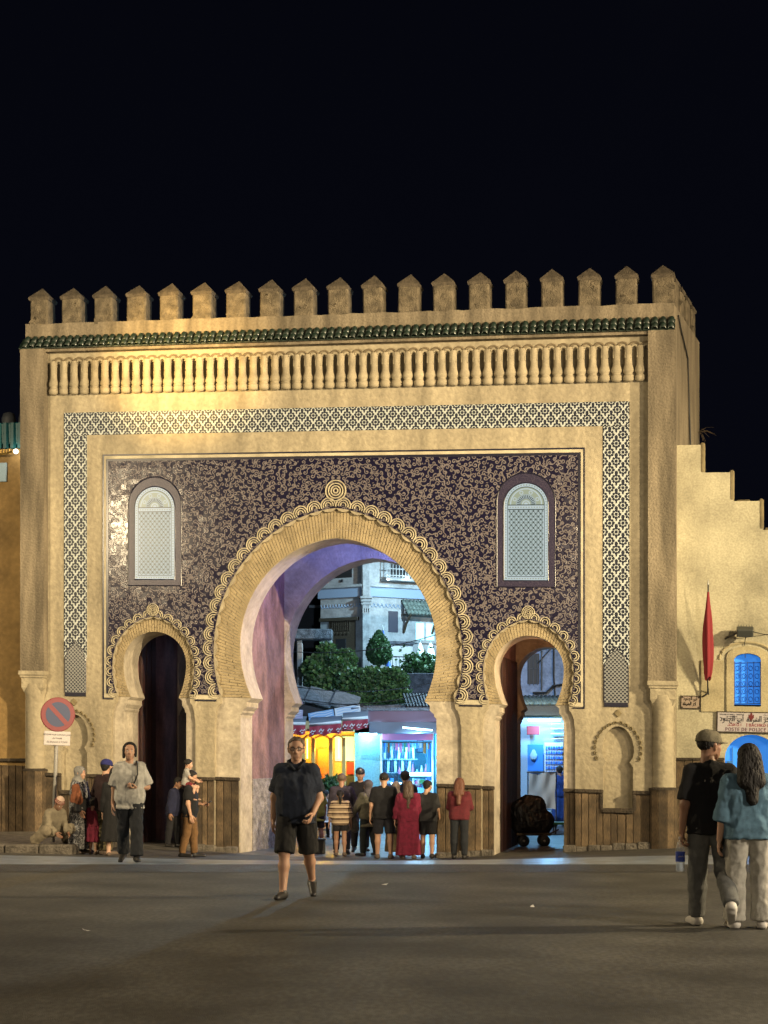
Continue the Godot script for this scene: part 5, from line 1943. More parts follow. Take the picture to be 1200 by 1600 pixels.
func build_shops() -> void:
	# low roofs over the shop fronts
	var r := thing("slab_roof", "sagging grey stone roof slabs left above the red awnings", "roof")
	for k in 4:
		var st := st_new()
		box(st, Vector3(-3.4 + k * 0.75, 3.52 - 0.12 * k, -47.6), Vector3(0.8, 0.1, 1.6), 0.03, Basis(Vector3(0, 0, 1), -0.2 - 0.03 * k) * Basis(Vector3.RIGHT, 0.3))
		part("roof_slab", st, M.grey_stone, r)
	slab(r, "fascia", M.dark_house, -4.5, 2.55, -47.2, -0.6, 3.05, -47.0)
	r = thing("shop_roof", "dark flat roof edge above the grey shop awning", "roof")
	slab(r, "roof_slab", M.grey_stone, -0.95, 2.82, -50.0, 2.2, 2.92, -45.9, 0.02)
	slab(r, "fascia", M.plum, -0.7, 2.5, -46.0, 2.2, 2.82, -45.9, 0.01)
	# leaning sheets on top of the awnings
	for k in 3:
		var s := thing("leaning_sheet", ["streaked blue sheet propped over the left red awning", "pale white sheet with a cream stain propped beside the blue one", "grey lilac sheet behind the gate jamb"][k], "sheet", "", Transform3D(Basis(Vector3(0, 0, 1), [0.17, 0.16, 0.0][k]) * Basis(Vector3.RIGHT, -0.7), Vector3([-1.8, -1.04, -2.7][k], [2.68, 2.82, 2.72][k], -45.9)))
		slab(s, "panel", [M.sheet_blue, M.sheet_pale, M.sheet_lilac][k], -0.37, -0.17, -0.015, 0.37, 0.17, 0.015, 0.005)
		var st := st_new()
		var strokes := []
		for j in 3:
			strokes.append(vs([-0.3, -0.1 + j * 0.1, -0.1, -0.06 + j * 0.1, 0.1, -0.09 + j * 0.09, 0.32, -0.03 + j * 0.08]))
		pen(st, strokes, Vector2.ZERO, 1.0, 0.012, 0.017)
		part("streaks", st, M.white_paint if k != 1 else M.sheet_blue, s)
	awning("red awning with a swagged valance, the longer one over the lit restaurant door", -2.1, -1.2, -45.0, 2.42, 0.09)
	awning("red awning with a printed valance beside the turquoise wall", -1.17, -0.45, -45.0, 2.56, 0.06)
	awning("short piece of red awning beside the gate jamb at the left", -3.2, -2.22, -45.2, 2.42, 0.0)
	# restaurant front
	var f := thing("restaurant_front", "yellow lit restaurant front with an orange door and arched posts", "shop", "")
	slab(f, "back_wall", M.lit_room, -4.6, -0.8, -47.2, -0.85, 2.7, -47.0)
	slab(f, "floor_step", M.paving, -4.6, -0.8, -47.0, -0.85, -0.52, -45.4, 0.02)
	slab(f, "ceiling", M.lit_room, -4.6, 2.22, -47.2, -0.85, 2.3, -45.3)
	for x in [-2.3, -2.02, -1.52, -1.15]:
		slab(f, "post", M.post_yellow, x - 0.055, -0.7, -45.75, x + 0.055, 2.05, -45.62, 0.012)
	for k in 3:
		var xs: float = [-2.16, -1.77, -1.33][k]
		var wd: float = [0.14, 0.25, 0.19][k]
		var st := st_new()
		var arch := []
		for i in 9:
			var a := PI * i / 8.0
			arch.append(Vector3(xs + wd * cos(a), 1.9 + 0.22 * sin(a), -45.7))
		tube(st, arch, 0.03, 6)
		part("post_arch", st, M.post_yellow, f)
	slab(f, "orange_door", M.orange_door, -1.95, -0.7, -46.6, -1.6, 1.75, -46.5, 0.02)
	for k in 2:
		var st := st_new()
		tube(st, [Vector3([-2.2, -1.3][k], 1.45, -45.85), Vector3([-2.2, -1.3][k], 2.02, -45.85)], 0.025, 6)
		part("tube_lamp", st, M.tube_warm, f)
	omni("restaurant_light", Vector3(-1.8, 1.75, -46.0), 3.6, Color(1.0, 0.74, 0.22), 0.1)
	omni("restaurant_light_door", Vector3(-1.25, 1.5, -46.2), 1.4, Color(1.0, 0.8, 0.35), 0.1)
	slab(f, "red_board", M.awning_red, -1.1, 0.98, -46.95, -0.85, 1.35, -46.9)
	slab(f, "turquoise_panel", M.lit_cyan_soft, -1.44, 1.38, -46.98, -0.88, 2.1, -46.9)
	slab(f, "dark_board", M.slate, -1.44, 0.65, -46.96, -0.88, 0.95, -46.9)
	# turquoise pier and the lit stall
	var s := thing("stall", "open market stall lit bright blue with rows of dark and white goods", "stall")
	slab(s, "turquoise_pier", M.turquoise, -0.86, -0.8, -47.0, -0.1, 2.2, -46.0, 0.02)
	var pt := st_new(false)
	tube(pt, [Vector3(-0.72, 2.16, -45.9), Vector3(-0.2, 2.16, -45.9)], 0.025, 8)
	part("tube_lamp", pt, M.tube_cool, s)
	omni("pier_tube_light", Vector3(-0.46, 2.1, -45.72), 1.6, Color(0.6, 0.9, 1.0), 0.08)
	slab(s, "back_wall", M.turquoise, -0.1, -0.8, -48.2, 1.8, 2.5, -48.0)
	slab(s, "side_wall", M.turquoise, 1.5, -0.8, -48.0, 1.9, 2.5, -46.0)
	slab(s, "post", M.white_paint, -0.11, -0.8, -46.05, -0.05, 2.2, -45.95, 0.01)
	slab(s, "post", M.white_paint, 1.37, -0.8, -46.05, 1.43, 2.2, -45.95, 0.01)
	slab(s, "pink_valance", M.valance_pink, -0.05, 1.98, -46.0, 1.4, 2.17, -45.94)
	slab(s, "rail", M.dark_metal, -0.05, 1.9, -46.0, 1.4, 1.94, -45.96)
	for row in 2:
		var sh := slab(s, "shelf", M.white_paint, -0.05, [1.42, 1.02][row], -47.3, [1.0, 0.85][row], [1.44, 1.04][row], -46.9, 0.004)
		for i in 9:
			var st := st_new()
			var x := -0.02 + i * 0.105
			box(st, Vector3(x + 0.04, [1.62, 1.22][row] + rng.randf_range(-0.01, 0.01), -47.0), Vector3(0.07, 0.34, 0.05), 0.006, Basis(Vector3(0, 0, 1), rng.randf_range(-0.05, 0.05)))
			part("boxed_goods", st, M.white_paint if (i + row) % 2 == 0 else M.goods_dark, sh)
	slab(s, "dark_counter_front", M.slate, -0.05, 0.72, -46.9, 0.42, 0.98, -46.8)
	slab(s, "counter", M.turquoise, -0.05, -0.7, -46.9, 1.4, 0.62, -46.3, 0.02)
	for i in 14:
		var st := st_new(false)
		var x := 0.45 + (i % 7) * 0.13
		var hh := rng.randf_range(0.12, 0.3)
		lathe(st, [Vector2(0.045, 0), Vector2(0.05, hh * 0.5), Vector2(0.02, hh * 0.7), Vector2(0.02, hh)], 8, Vector3(x, 0.62 if i < 7 else 1.0, -46.6 - 0.15 * (i / 7)))
		part("jar", st, [M.white_paint, M.valance_pink, M.pale_blue][i % 3], s)
	slab(s, "picture_frame", M.goods_dark, 0.98, 1.62, -47.95, 1.18, 2.0, -47.92)
	slab(s, "picture", M.pale_blue, 1.0, 1.64, -47.92, 1.16, 1.98, -47.91)
	slab(s, "blue_curtain", M.stripe_blue, 1.24, 0.6, -46.5, 1.36, 1.9, -46.4, 0.02)
	var st := st_new(false)
	tube(st, [Vector3(0.72, 1.0, -45.9), Vector3(1.35, 1.0, -45.9)], 0.05, 10)
	part("tube_lamp", st, M.tube_cool, s)
	st = st_new(false)
	tube(st, [Vector3(0.2, 0.74, -45.95), Vector3(0.5, 0.74, -45.95)], 0.028, 8)
	part("tube_lamp", st, M.tube_cool, s)
	omni("stall_light", Vector3(0.7, 1.75, -46.5), 3.6, Color(0.38, 0.75, 1.0), 0.1)
	omni("stall_tube_light", Vector3(1.0, 1.12, -45.7), 3.0, Color(0.4, 0.74, 1.0), 0.1)
	# grey awning with a tube lamp slung under its edge
	var a := thing("grey_awning", "grey blue fabric awning with a white tube lamp over the blue lit stall", "awning")
	st = st_new(false)
	for i in 10:
		for j in 4:
			var g := func(ii: int, jj: int) -> Vector3:
				return Vector3(-0.42 + ii * 0.21, 2.5 - jj * 0.085 + 0.012 * sin(ii * 1.9), -45.9 + jj * 0.23 + 0.03 * sin(ii * 1.3 + jj))
			quad(st, g.call(i, j + 1), g.call(i + 1, j + 1), g.call(i + 1, j), g.call(i, j))
	part("cloth", st, M.awning_grey, a)
	st = st_new(false)
	tube(st, [Vector3(0.52, 2.33, -44.95), Vector3(1.36, 2.25, -44.95)], 0.022, 8)
	part("tube_lamp", st, M.tube_cool, a)
	omni("awning_tube_light", Vector3(0.95, 2.2, -44.85), 2.6, Color(0.6, 0.85, 1.0), 0.08)
	# clutter: hanging goods, cartons, cables with bare bulbs
	var rc := RandomNumberGenerator.new()
	rc.seed = 19
	var tones := [M.white_paint, M.valance_pink, M.pale_blue, M.poster_blue, M.goods_dark, M.orange_door, M.green_top, M.cloth_beige]
	for i in 26:
		st = st_new()
		box(st, Vector3(rc.randf_range(0.0, 1.35), rc.randf_range(0.62, 0.8), rc.randf_range(-46.8, -46.35)), Vector3(rc.randf_range(0.05, 0.16), rc.randf_range(0.06, 0.2), 0.1), 0.008, Basis(Vector3.UP, rc.randf_range(-0.5, 0.5)))
		part("carton", st, tones[rc.randi() % 8], s)
	for i in 12:
		st = st_new()
		var hx := 0.02 + i * 0.115
		var hl := rc.randf_range(0.12, 0.34)
		box(st, Vector3(hx, 1.9 - hl * 0.5, -46.1 + rc.randf_range(-0.1, 0.05)), Vector3(rc.randf_range(0.05, 0.09), hl, 0.03), 0.008, Basis(Vector3.UP, rc.randf_range(-0.6, 0.6)))
		part("hanging_goods", st, tones[rc.randi() % 8], s)
	var w := thing("lane_cables", "dark cables strung across the lane above the awnings", "cable")
	for k in 4:
		st = st_new()
		var cp := []
		for i in 9:
			var f3 := i / 8.0
			cp.append(Vector3(lerpf(-3.2, 2.4, f3), [3.3, 3.6, 3.15, 4.6][k] + 0.25 * k * f3 - 0.35 * sin(PI * f3), -45.2 - 0.5 * k))
		tube(st, cp, 0.012, 4)
		part("cable", st, M.black, w)
	# planter and black box by the passage
	var pl := thing("flower_pot", "small leafy pot plant in front of the restaurant posts", "plant", "", Transform3D(Basis.IDENTITY, Vector3(-1.45, -0.6, -44.0)))
	foliage(pl, "leaves", 420, 0.11, 12, func(q: RandomNumberGenerator) -> Vector3:
		return Vector3(q.randfn() * 0.1, 1.3 + q.randfn() * 0.1, q.randfn() * 0.1))
	st = st_new(false)
	lathe(st, [Vector2(0.14, 0.0), Vector2(0.2, 0.95), Vector2(0.22, 1.1), Vector2(0.2, 1.1), Vector2(0.16, 1.0), Vector2(0, 1.0)], 12)
	part("pot", st, M.orange_wall, pl)
	st = st_new()
	tube(st, [Vector3(0, 1.0, 0), Vector3(0, 1.4, 0)], 0.02, 5)
	part("stem", st, M.bark, pl)
	for k in 3:
		chair(Transform3D(Basis(Vector3.UP, [0.4, -0.7, 2.4][k]), Vector3([-1.9, -1.65, -0.75][k], -0.6, [-42.5, -41.2, -42.0][k])), ["white plastic chair furthest left on the lane by the restaurant", "white plastic chair nearest to the passage by the restaurant", "white plastic chair behind the couple holding hands"][k])
	var bx := thing("black_box", "black upright box on the paving at the passage mouth", "box", "", Transform3D(Basis(Vector3.UP, 0.2), Vector3(-1.42, -0.6, -34.9)))
	slab(bx, "case", M.black, -0.12, 0.0, -0.15, 0.12, 0.3, 0.15, 0.02)
	slab(bx, "lid", M.slate, -0.13, 0.3, -0.16, 0.13, 0.33, 0.16, 0.008)

func chair(at: Transform3D, label: String) -> void:
	var c := thing("plastic_chair", label, "chair", "chairs in the lane", at)
	slab(c, "seat", M.white_paint, -0.22, 0.42, -0.22, 0.22, 0.46, 0.22, 0.015)
	slab(c, "backrest", M.white_paint, -0.22, 0.46, -0.24, 0.22, 0.85, -0.2, 0.015)
	for x in [-0.19, 0.19]:
		for z in [-0.19, 0.19]:
			slab(c, "leg", M.white_paint, x - 0.02, 0, z - 0.02, x + 0.02, 0.42, z + 0.02, 0.005)

func build_right_alley() -> void:
	var h := thing("blue_grey_house", "pale blue grey house front with a dark window seen through the right arch", "house")
	slab(h, "wall", M.blue_grey, 3.2, 2.6, -49.0, 7.0, 7.5, -48.0)
	slab(h, "lower_wall", M.turquoise, 3.2, -0.8, -46.6, 7.0, 2.8, -46.4)
	var w := slab(h, "window", M.dark_room, 4.3, 3.68, -48.05, 4.66, 4.6, -47.99)
	var st := st_new()
	for k in 3:
		box(st, Vector3(4.36 + k * 0.12, 4.1, -47.97), Vector3(0.02, 0.9, 0.02))
	box(st, Vector3(4.48, 4.15, -47.97), Vector3(0.36, 0.02, 0.02))
	part("window_bars", st, M.slate, w)
	st = st_new()
	tube(st, [Vector3(4.72, 3.5, -47.95), Vector3(4.72, 5.2, -47.95)], 0.022, 5)
	tube(st, [Vector3(4.6, 4.3, -47.95), Vector3(5.0, 4.75, -47.95), Vector3(5.1, 5.2, -47.95)], 0.012, 4)
	tube(st, [Vector3(5.08, 5.1, -47.95), Vector3(5.08, 3.9, -47.95), Vector3(5.12, 3.3, -47.95)], 0.025, 5)
	tube(st, [Vector3(4.45, 3.42, -47.9), Vector3(4.85, 3.42, -47.9), Vector3(5.05, 3.62, -47.9), Vector3(5.5, 3.7, -47.9)], 0.03, 5)
	part("pipes_and_cables", st, M.dark_metal, h)
	var a := thing("alley_roof", "low tiled shop roof with a brown fascia seen through the right arch", "roof")
	st = st_new(false)
	for i in 14:
		tube(st, [Vector3(3.7 + i * 0.12, 3.28, -47.4), Vector3(3.7 + i * 0.12, 3.0, -45.2)], 0.06, 6)
	part("roof_tiles", st, M.old_tile, a)
	slab(a, "fascia", M.carved_wood, 3.6, 2.66, -45.2, 5.6, 2.95, -45.1)
	# stall with posters and racks
	var s := thing("souvenir_stall", "blue lit souvenir stall with posters and white racks seen through the right arch", "stall")
	slab(s, "back_panel", M.pale_blue, 3.6, -0.6, -45.0, 5.6, 2.6, -44.9)
	slab(s, "red_sign", M.awning_red, 3.98, 2.12, -44.6, 4.33, 2.36, -44.55)
	slab(s, "blue_poster", M.poster_blue, 4.0, 1.1, -44.6, 4.44, 1.85, -44.56)
	st = st_new(false)
	lathe(st, [Vector2(0, -0.16), Vector2(0.09, -0.1), Vector2(0.11, 0.0), Vector2(0.05, 0.12), Vector2(0.02, 0.16)], 10, Vector3(4.16, 1.55, -44.5), 0, TAU, Vector2(1, 0.3))
	part("poster_motif", st, M.pale_blue, s)
	slab(s, "rack_frame", M.white_paint, 4.47, 0.96, -44.62, 5.0, 1.9, -44.58)
	for j in 6:
		for i in 7:
			slab(s, "rack_item", M.stripe_blue if (i + j) % 2 == 0 else M.poster_blue, 4.5 + i * 0.07, 1.02 + j * 0.14, -44.57, 4.55 + i * 0.07, 1.1 + j * 0.14, -44.53, 0.004)
	for k in 4:
		slab(s, "wall_shelf", M.white_paint, 4.65, 2.0 + k * 0.14, -44.7, 5.1, 2.02 + k * 0.14, -44.5, 0.004)
	st = st_new(false)
	tube(st, [Vector3(4.0, 2.52, -44.4), Vector3(4.9, 2.52, -44.4)], 0.03, 8)
	part("tube_lamp", st, M.tube_cool, s)
	omni("souvenir_stall_light", Vector3(4.5, 2.35, -44.1), 3.4, Color(0.5, 0.8, 1.0), 0.1)
	var c := thing("cloth_banner", "hanging off white cloth in front of the souvenir stall", "cloth")
	st = st_new(false)
	for i in 12:
		for j in 8:
			var g := func(ii: int, jj: int) -> Vector3:
				return Vector3(3.8 + ii * 0.058 + 0.01 * sin(jj), 1.08 - jj * 0.12 - 0.03 * sin(ii * 0.5), -42 + 0.03 * sin(ii * 1.1) + 0.02 * sin(jj * 0.9 + ii))
			quad(st, g.call(i, j + 1), g.call(i + 1, j + 1), g.call(i + 1, j), g.call(i, j))
	part("cloth", st, M.cloth_beige, c)
	st = st_new()
	tube(st, [Vector3(3.75, 1.1, -42.02), Vector3(4.55, 1.1, -42.02)], 0.02, 6)
	for x in [3.78, 4.52]:
		tube(st, [Vector3(x, -0.6, -42.05), Vector3(x, 1.1, -42.02)], 0.018, 6)
	part("stand", st, M.dark_metal, c)
	var t := thing("bar_table", "small table with a green top and dark legs behind the covered cart", "table", "", Transform3D(Basis.IDENTITY, Vector3(4.2, -0.6, -39.6)))
	slab(t, "top", M.green_top, -0.3, 0.44, -0.3, 0.35, 0.5, 0.3, 0.01)
	for x in [-0.25, 0.02, 0.3]:
		for z in [-0.25, 0.25]:
			slab(t, "leg", M.dark_metal, x - 0.02, 0, z - 0.02, x + 0.02, 0.44, z + 0.02, 0.004)

# ------------------------------------------------------------------ furniture of the square
func build_furniture() -> void:
	# raised pavement at the left
	var st := st_new()
	for i in 9:
		box(st, Vector3(-5.95 - i * 0.62, -0.29, -29.1), Vector3(0.6, 0.44 + rng.randf_range(-0.015, 0.015), 0.26), 0.03, Basis(Vector3.UP, rng.randf_range(-0.02, 0.02)))
	var k := struct("kerb", st, M.kerb)
	st = st_new()
	box(st, Vector3(-9.0, -0.3, -31.8), Vector3(6.7, 0.42, 5.2), 0.05)
	struct("raised_pavement", st, M.kerb)
	# no-stopping sign
	var at := Vector3(-6.24, -0.1, -30.2)
	var s := thing("no_stopping_sign", "round red and blue no stopping sign on a leaning grey post", "sign", "", Transform3D(Basis(Vector3.UP, 0.42) * Basis(Vector3(0, 0, 1), -0.035), at))
	st = st_new(false)
	tube(st, [Vector3(0, -0.1, -0.04), Vector3(0, 2.62, -0.04)], 0.035, 10)
	part("post", st, M.steel_grey, s)
	var flat := Basis(Vector3.RIGHT, PI / 2)
	st = st_new()
	lathe(st, [Vector2(0.0, -0.02), Vector2(0.325, -0.02), Vector2(0.325, 0.012), Vector2(0.315, 0.018), Vector2(0.0, 0.018)], 40)
	part("disc", st, M.red_paint, s, Vector3(0, 2.42, 0), flat)
	st = st_new()
	lathe(st, [Vector2(0.235, 0.018), Vector2(0.235, 0.021), Vector2(0.0, 0.021)], 36)
	part("blue_field", st, M.sign_blue, s, Vector3(0, 2.42, 0), flat)
	st = st_new()
	box(st, Vector3(0, 0, 0.0225), Vector3(0.5, 0.085, 0.003), 0.0, Basis(Vector3(0, 0, 1), -PI / 4))
	part("red_bar", st, M.red_paint, s, Vector3(0, 2.42, 0))
	st = st_new()
	box(st, Vector3(0, 1.97, 0), Vector3(0.5, 0.27, 0.02), 0.008)
	var pl := part("plate", st, M.sign_white, s)
	for i in 3:
		part("lettering", letters(["Réservé Aux Commerçants", "de Fouad", "de 8heures à 17h00"][i], 0.032), M.ink_grey, pl, Vector3(0, 2.04 - i * 0.07, 0.0115))

# ------------------------------------------------------------------ soft bodies: tapered bones joined into one skin
# a bone: {a, b, ra, rb, cut: [[point, normal], ...], minus: bool, fold: [count, amount]}
func bone(a: Vector3, b: Vector3, ra: float, rb := -1.0, cuts := [], fold := []) -> Dictionary:
	return {"a": a, "b": b, "ra": ra, "rb": rb if rb >= 0.0 else ra, "cut": cuts, "fold": fold, "minus": false}

func hollow(a: Vector3, b: Vector3, r: float) -> Dictionary:
	var d := bone(a, b, r)
	d.minus = true
	return d

class SoftMesh:
	var v := PackedVector3Array()
	var n := PackedVector3Array()
	var i := PackedInt32Array()

	func add(o: SoftMesh, t: Transform3D) -> void:
		var base := v.size()
		v.append_array(t * o.v)
		var nb := t.basis.orthonormalized()
		for q in o.n:
			n.append(nb * q)
		for k in o.i:
			i.append(base + k)

	func mesh() -> ArrayMesh:
		var a := []
		a.resize(Mesh.ARRAY_MAX)
		a[Mesh.ARRAY_VERTEX] = v
		a[Mesh.ARRAY_NORMAL] = n
		a[Mesh.ARRAY_INDEX] = i
		var m := ArrayMesh.new()
		m.add_surface_from_arrays(Mesh.PRIMITIVE_TRIANGLES, a)
		return m

func skin_of(bones: Array, cell: float, k: float, wrinkle := 0.0, wrinkle_freq := 8.0, sd := 1, grain_y := 0.55) -> SoftMesh:
	var lo := Vector3.ONE * 1e9
	var hi := -lo
	for b in bones:
		if b.minus:
			continue
		var r := maxf(b.ra, b.rb) * 1.35 + k * 0.5
		lo = lo.min(b.a - Vector3.ONE * r).min(b.b - Vector3.ONE * r)
		hi = hi.max(b.a + Vector3.ONE * r).max(b.b + Vector3.ONE * r)
	lo -= Vector3.ONE * cell * 2.0
	hi += Vector3.ONE * cell * 2.0
	var nx := int((hi.x - lo.x) / cell) + 2
	var ny := int((hi.y - lo.y) / cell) + 2
	var nz := int((hi.z - lo.z) / cell) + 2
	var f := PackedFloat32Array()
	f.resize(nx * ny * nz)
	f.fill(9.0)
	for b in bones:
		var a: Vector3 = b.a
		var ab: Vector3 = b.b - b.a
		var l2 := maxf(ab.length_squared(), 1e-9)
		var ra: float = b.ra
		var dr: float = b.rb - b.ra
		var minus: bool = b.minus
		var cuts: Array = b.cut
		var ncut := cuts.size()
		var fold: Array = b.fold
		var folded := fold.size() > 0
		var pad := maxf(b.ra, b.rb) * (1.35 if folded else 1.0) + k + cell * 2.0
		var p0: Vector3 = (b.a.min(b.b) - Vector3.ONE * pad - lo) / cell
		var p1: Vector3 = (b.a.max(b.b) + Vector3.ONE * pad - lo) / cell
		var x0 := maxi(0, int(p0.x))
		var x1 := mini(nx - 1, int(p1.x) + 1)
		var y0 := maxi(0, int(p0.y))
		var y1 := mini(ny - 1, int(p1.y) + 1)
		var z0 := maxi(0, int(p0.z))
		var z1 := mini(nz - 1, int(p1.z) + 1)
		for z in range(z0, z1 + 1):
			for y in range(y0, y1 + 1):
				var at := (z * ny + y) * nx
				for x in range(x0, x1 + 1):
					var p := Vector3(lo.x + x * cell, lo.y + y * cell, lo.z + z * cell)
					var q := p - a
					var t := clampf(q.dot(ab) / l2, 0.0, 1.0)
					var e := q - ab * t
					var d := e.length() - ra - dr * t
					if folded:
						d -= fold[1] * t * sin(atan2(e.x, e.z) * fold[0] + t * 1.5)
					if ncut:
						for c in cuts:
							d = maxf(d, (p - c[0]).dot(c[1]))
					var was := f[at + x]
					if minus:
						if -d > was:
							f[at + x] = -d
					else:
						var h := k - absf(was - d)
						if h > 0.0:
							f[at + x] = minf(was, d) - h * h / (4.0 * k)
						elif d < was:
							f[at + x] = d
	# surface nets
	var s := SoftMesh.new()
	var id := PackedInt32Array()
	id.resize(nx * ny * nz)
	id.fill(-1)
	var far := cell * 2.2
	var nxy := nx * ny
	for z in nz - 1:
		for y in ny - 1:
			var at := (z * ny + y) * nx
			for x in nx - 1:
				var i0 := at + x
				var g0 := f[i0]
				if g0 > far or g0 < -far:
					continue
				var g := [g0, f[i0 + 1], f[i0 + nx], f[i0 + nx + 1], f[i0 + nxy], f[i0 + nxy + 1], f[i0 + nxy + nx], f[i0 + nxy + nx + 1]]
				var m := 0
				for q in 8:
					if g[q] < 0.0:
						m += 1
				if m == 0 or m == 8:
					continue
				var sum := Vector3.ZERO
				var cnt := 0
				for e in EDGES:
					var ga: float = g[e[0]]
					var gb: float = g[e[1]]
					if (ga < 0.0) != (gb < 0.0):
						var t := ga / (ga - gb)
						sum += e[2] + e[3] * t
						cnt += 1
				id[i0] = s.v.size()
				s.v.append(lo + (Vector3(x, y, z) + sum / cnt) * cell)
	s.n.resize(s.v.size())
	for z in range(1, nz - 1):
		for y in range(1, ny - 1):
			var at := (z * ny + y) * nx
			for x in range(1, nx - 1):
				var i0 := at + x
				var g0 := f[i0]
				if g0 > far or g0 < -far:
					continue
				var ins := g0 < 0.0
				if ins != (f[i0 + 1] < 0.0):
					net_quad(s, id[i0 - nx - nxy], id[i0 - nxy], id[i0], id[i0 - nx], ins)
				if ins != (f[i0 + nx] < 0.0):
					net_quad(s, id[i0 - nxy - 1], id[i0 - 1], id[i0], id[i0 - nxy], ins)
				if ins != (f[i0 + nxy] < 0.0):
					net_quad(s, id[i0 - 1 - nx], id[i0 - nx], id[i0], id[i0 - 1], ins)
	for q in s.n.size():
		s.n[q] = s.n[q].normalized()
	if wrinkle > 0.0:
		var nz2 := FastNoiseLite.new()
		nz2.seed = sd
		nz2.frequency = 1.0
		nz2.fractal_octaves = 3
		for q in s.v.size():
			var p := s.v[q] * wrinkle_freq
			var w := nz2.get_noise_3d(p.x, p.y * grain_y + p.x * 0.35, p.z)
			s.v[q] += s.n[q] * wrinkle * (0.85 - 2.0 * absf(w) + 0.5 * w)
		for q in s.n.size():
			s.n[q] = Vector3.ZERO
		for q in range(0, s.i.size(), 3):
			var a := s.v[s.i[q]]
			var c := (s.v[s.i[q + 2]] - a).cross(s.v[s.i[q + 1]] - a)
			s.n[s.i[q]] += c
			s.n[s.i[q + 1]] += c
			s.n[s.i[q + 2]] += c
		for q in s.n.size():
			s.n[q] = s.n[q].normalized()
	return s

func net_quad(s: SoftMesh, a: int, b: int, c: int, d: int, inside_first: bool) -> void:
	if a < 0 or b < 0 or c < 0 or d < 0:
		return
	if not inside_first:
		var t := b
		b = d
		d = t
	# counter-clockwise a b c d seen from outside; Godot's front faces run clockwise
	s.i.append_array(PackedInt32Array([a, c, b, a, d, c]))
	var nor := (s.v[c] - s.v[a]).cross(s.v[d] - s.v[b])
	s.n[a] += nor
	s.n[b] += nor
	s.n[c] += nor
	s.n[d] += nor

var EDGES := make_edges()

func make_edges() -> Array:
	var out := []
	for i in 8:
		for ax in 3:
			var bit := 1 << ax
			if i & bit == 0:
				var o := Vector3(i & 1, (i >> 1) & 1, (i >> 2) & 1)
				var d := Vector3.ZERO
				d[ax] = 1.0
				out.append([i, i | bit, o, d])
	return out

# ------------------------------------------------------------------ people
var head_skin: SoftMesh
var grip := {}
var hand_skins := {}

func make_head() -> SoftMesh:
	var b := [
		bone(Vector3(0, 0.038, -0.028), Vector3(0, 0.034, 0.012), 0.077, 0.074),
		bone(Vector3(0, -0.02, 0.0), Vector3(0, -0.03, 0.03), 0.066, 0.056),
		bone(Vector3(0, -0.05, 0.03), Vector3(0, -0.083, 0.05), 0.05, 0.03),
		bone(Vector3(-0.036, 0.024, 0.068), Vector3(0.036, 0.024, 0.068), 0.014),
		bone(Vector3(0, 0.012, 0.082), Vector3(0, -0.026, 0.098), 0.0095, 0.0135),
		bone(Vector3(-0.011, -0.031, 0.086), Vector3(0.011, -0.031, 0.086), 0.01),
		bone(Vector3(-0.019, -0.057, 0.074), Vector3(0.019, -0.057, 0.074), 0.0085),
		bone(Vector3(-0.016, -0.067, 0.073), Vector3(0.016, -0.067, 0.073), 0.0085),
		bone(Vector3(-0.043, -0.012, 0.054), Vector3(-0.036, -0.026, 0.058), 0.02),
		bone(Vector3(0.043, -0.012, 0.054), Vector3(0.036, -0.026, 0.058), 0.02),
		bone(Vector3(-0.077, 0.012, -0.004), Vector3(-0.073, -0.026, 0.0), 0.014, 0.009),
		bone(Vector3(0.077, 0.012, -0.004), Vector3(0.073, -0.026, 0.0), 0.014, 0.009),
		bone(Vector3(0, -0.05, -0.022), Vector3(0, -0.15, -0.036), 0.05, 0.054),
		hollow(Vector3(-0.031, 0.006, 0.09), Vector3(-0.031, 0.004, 0.09), 0.016),
		hollow(Vector3(0.031, 0.006, 0.09), Vector3(0.031, 0.004, 0.09), 0.016),
	]
	return skin_of(b, 0.006, 0.02)

# a left hand hanging down: wrist at the origin, fingers towards -y, palm towards -x, thumb side +z
func make_hand(curl: float, mirror: bool) -> SoftMesh:
	var b := []
	var sx := -1.0 if mirror else 1.0
	for k in 4:
		var z: float = [0.03, 0.01, -0.01, -0.029][k]
		b.append(bone(Vector3(0, -0.01, z * 0.6), Vector3(0, -0.085, z), 0.0135, 0.0115))
		var p := Vector3(0, -0.088, z)
		var lens: Array = [[0.04, 0.026, 0.02], [0.045, 0.029, 0.022], [0.042, 0.027, 0.021], [0.033, 0.021, 0.018]][k]
		var ang := curl * 0.55 + 0.05 * k
		for j in 3:
			var q: Vector3 = p + Vector3(-sin(ang) * sx, -cos(ang), (z * 0.12 if j == 0 else 0.0)) * lens[j]
			b.append(bone(p, q, 0.0098 - 0.0007 * j - (0.001 if k == 3 else 0.0), 0.0092 - 0.001 * j - (0.001 if k == 3 else 0.0)))
			p = q
			ang += curl * 0.75 + 0.08
	var t0 := Vector3(-0.006 * sx, -0.022, 0.03)
	var t1 := t0 + Vector3(-0.012 * sx, -0.028, 0.024)
	var t2 := t1 + Vector3(-0.01 * sx - 0.012 * curl * sx, -0.028, 0.012 - 0.012 * curl)
	var t3 := t2 + Vector3(-0.006 * sx - 0.014 * curl * sx, -0.022, 0.002 - 0.012 * curl)
	b.append(bone(t0, t1, 0.016, 0.012))
	b.append(bone(t1, t2, 0.012, 0.0105))
	b.append(bone(t2, t3, 0.0105, 0.0085))
	return skin_of(b, 0.004, 0.006)

func hand_for(curl: float, mirror: bool) -> SoftMesh:
	var key := "%s_%s" % [curl, mirror]
	if not hand_skins.has(key):
		hand_skins[key] = make_hand(curl, mirror)
	return hand_skins[key]

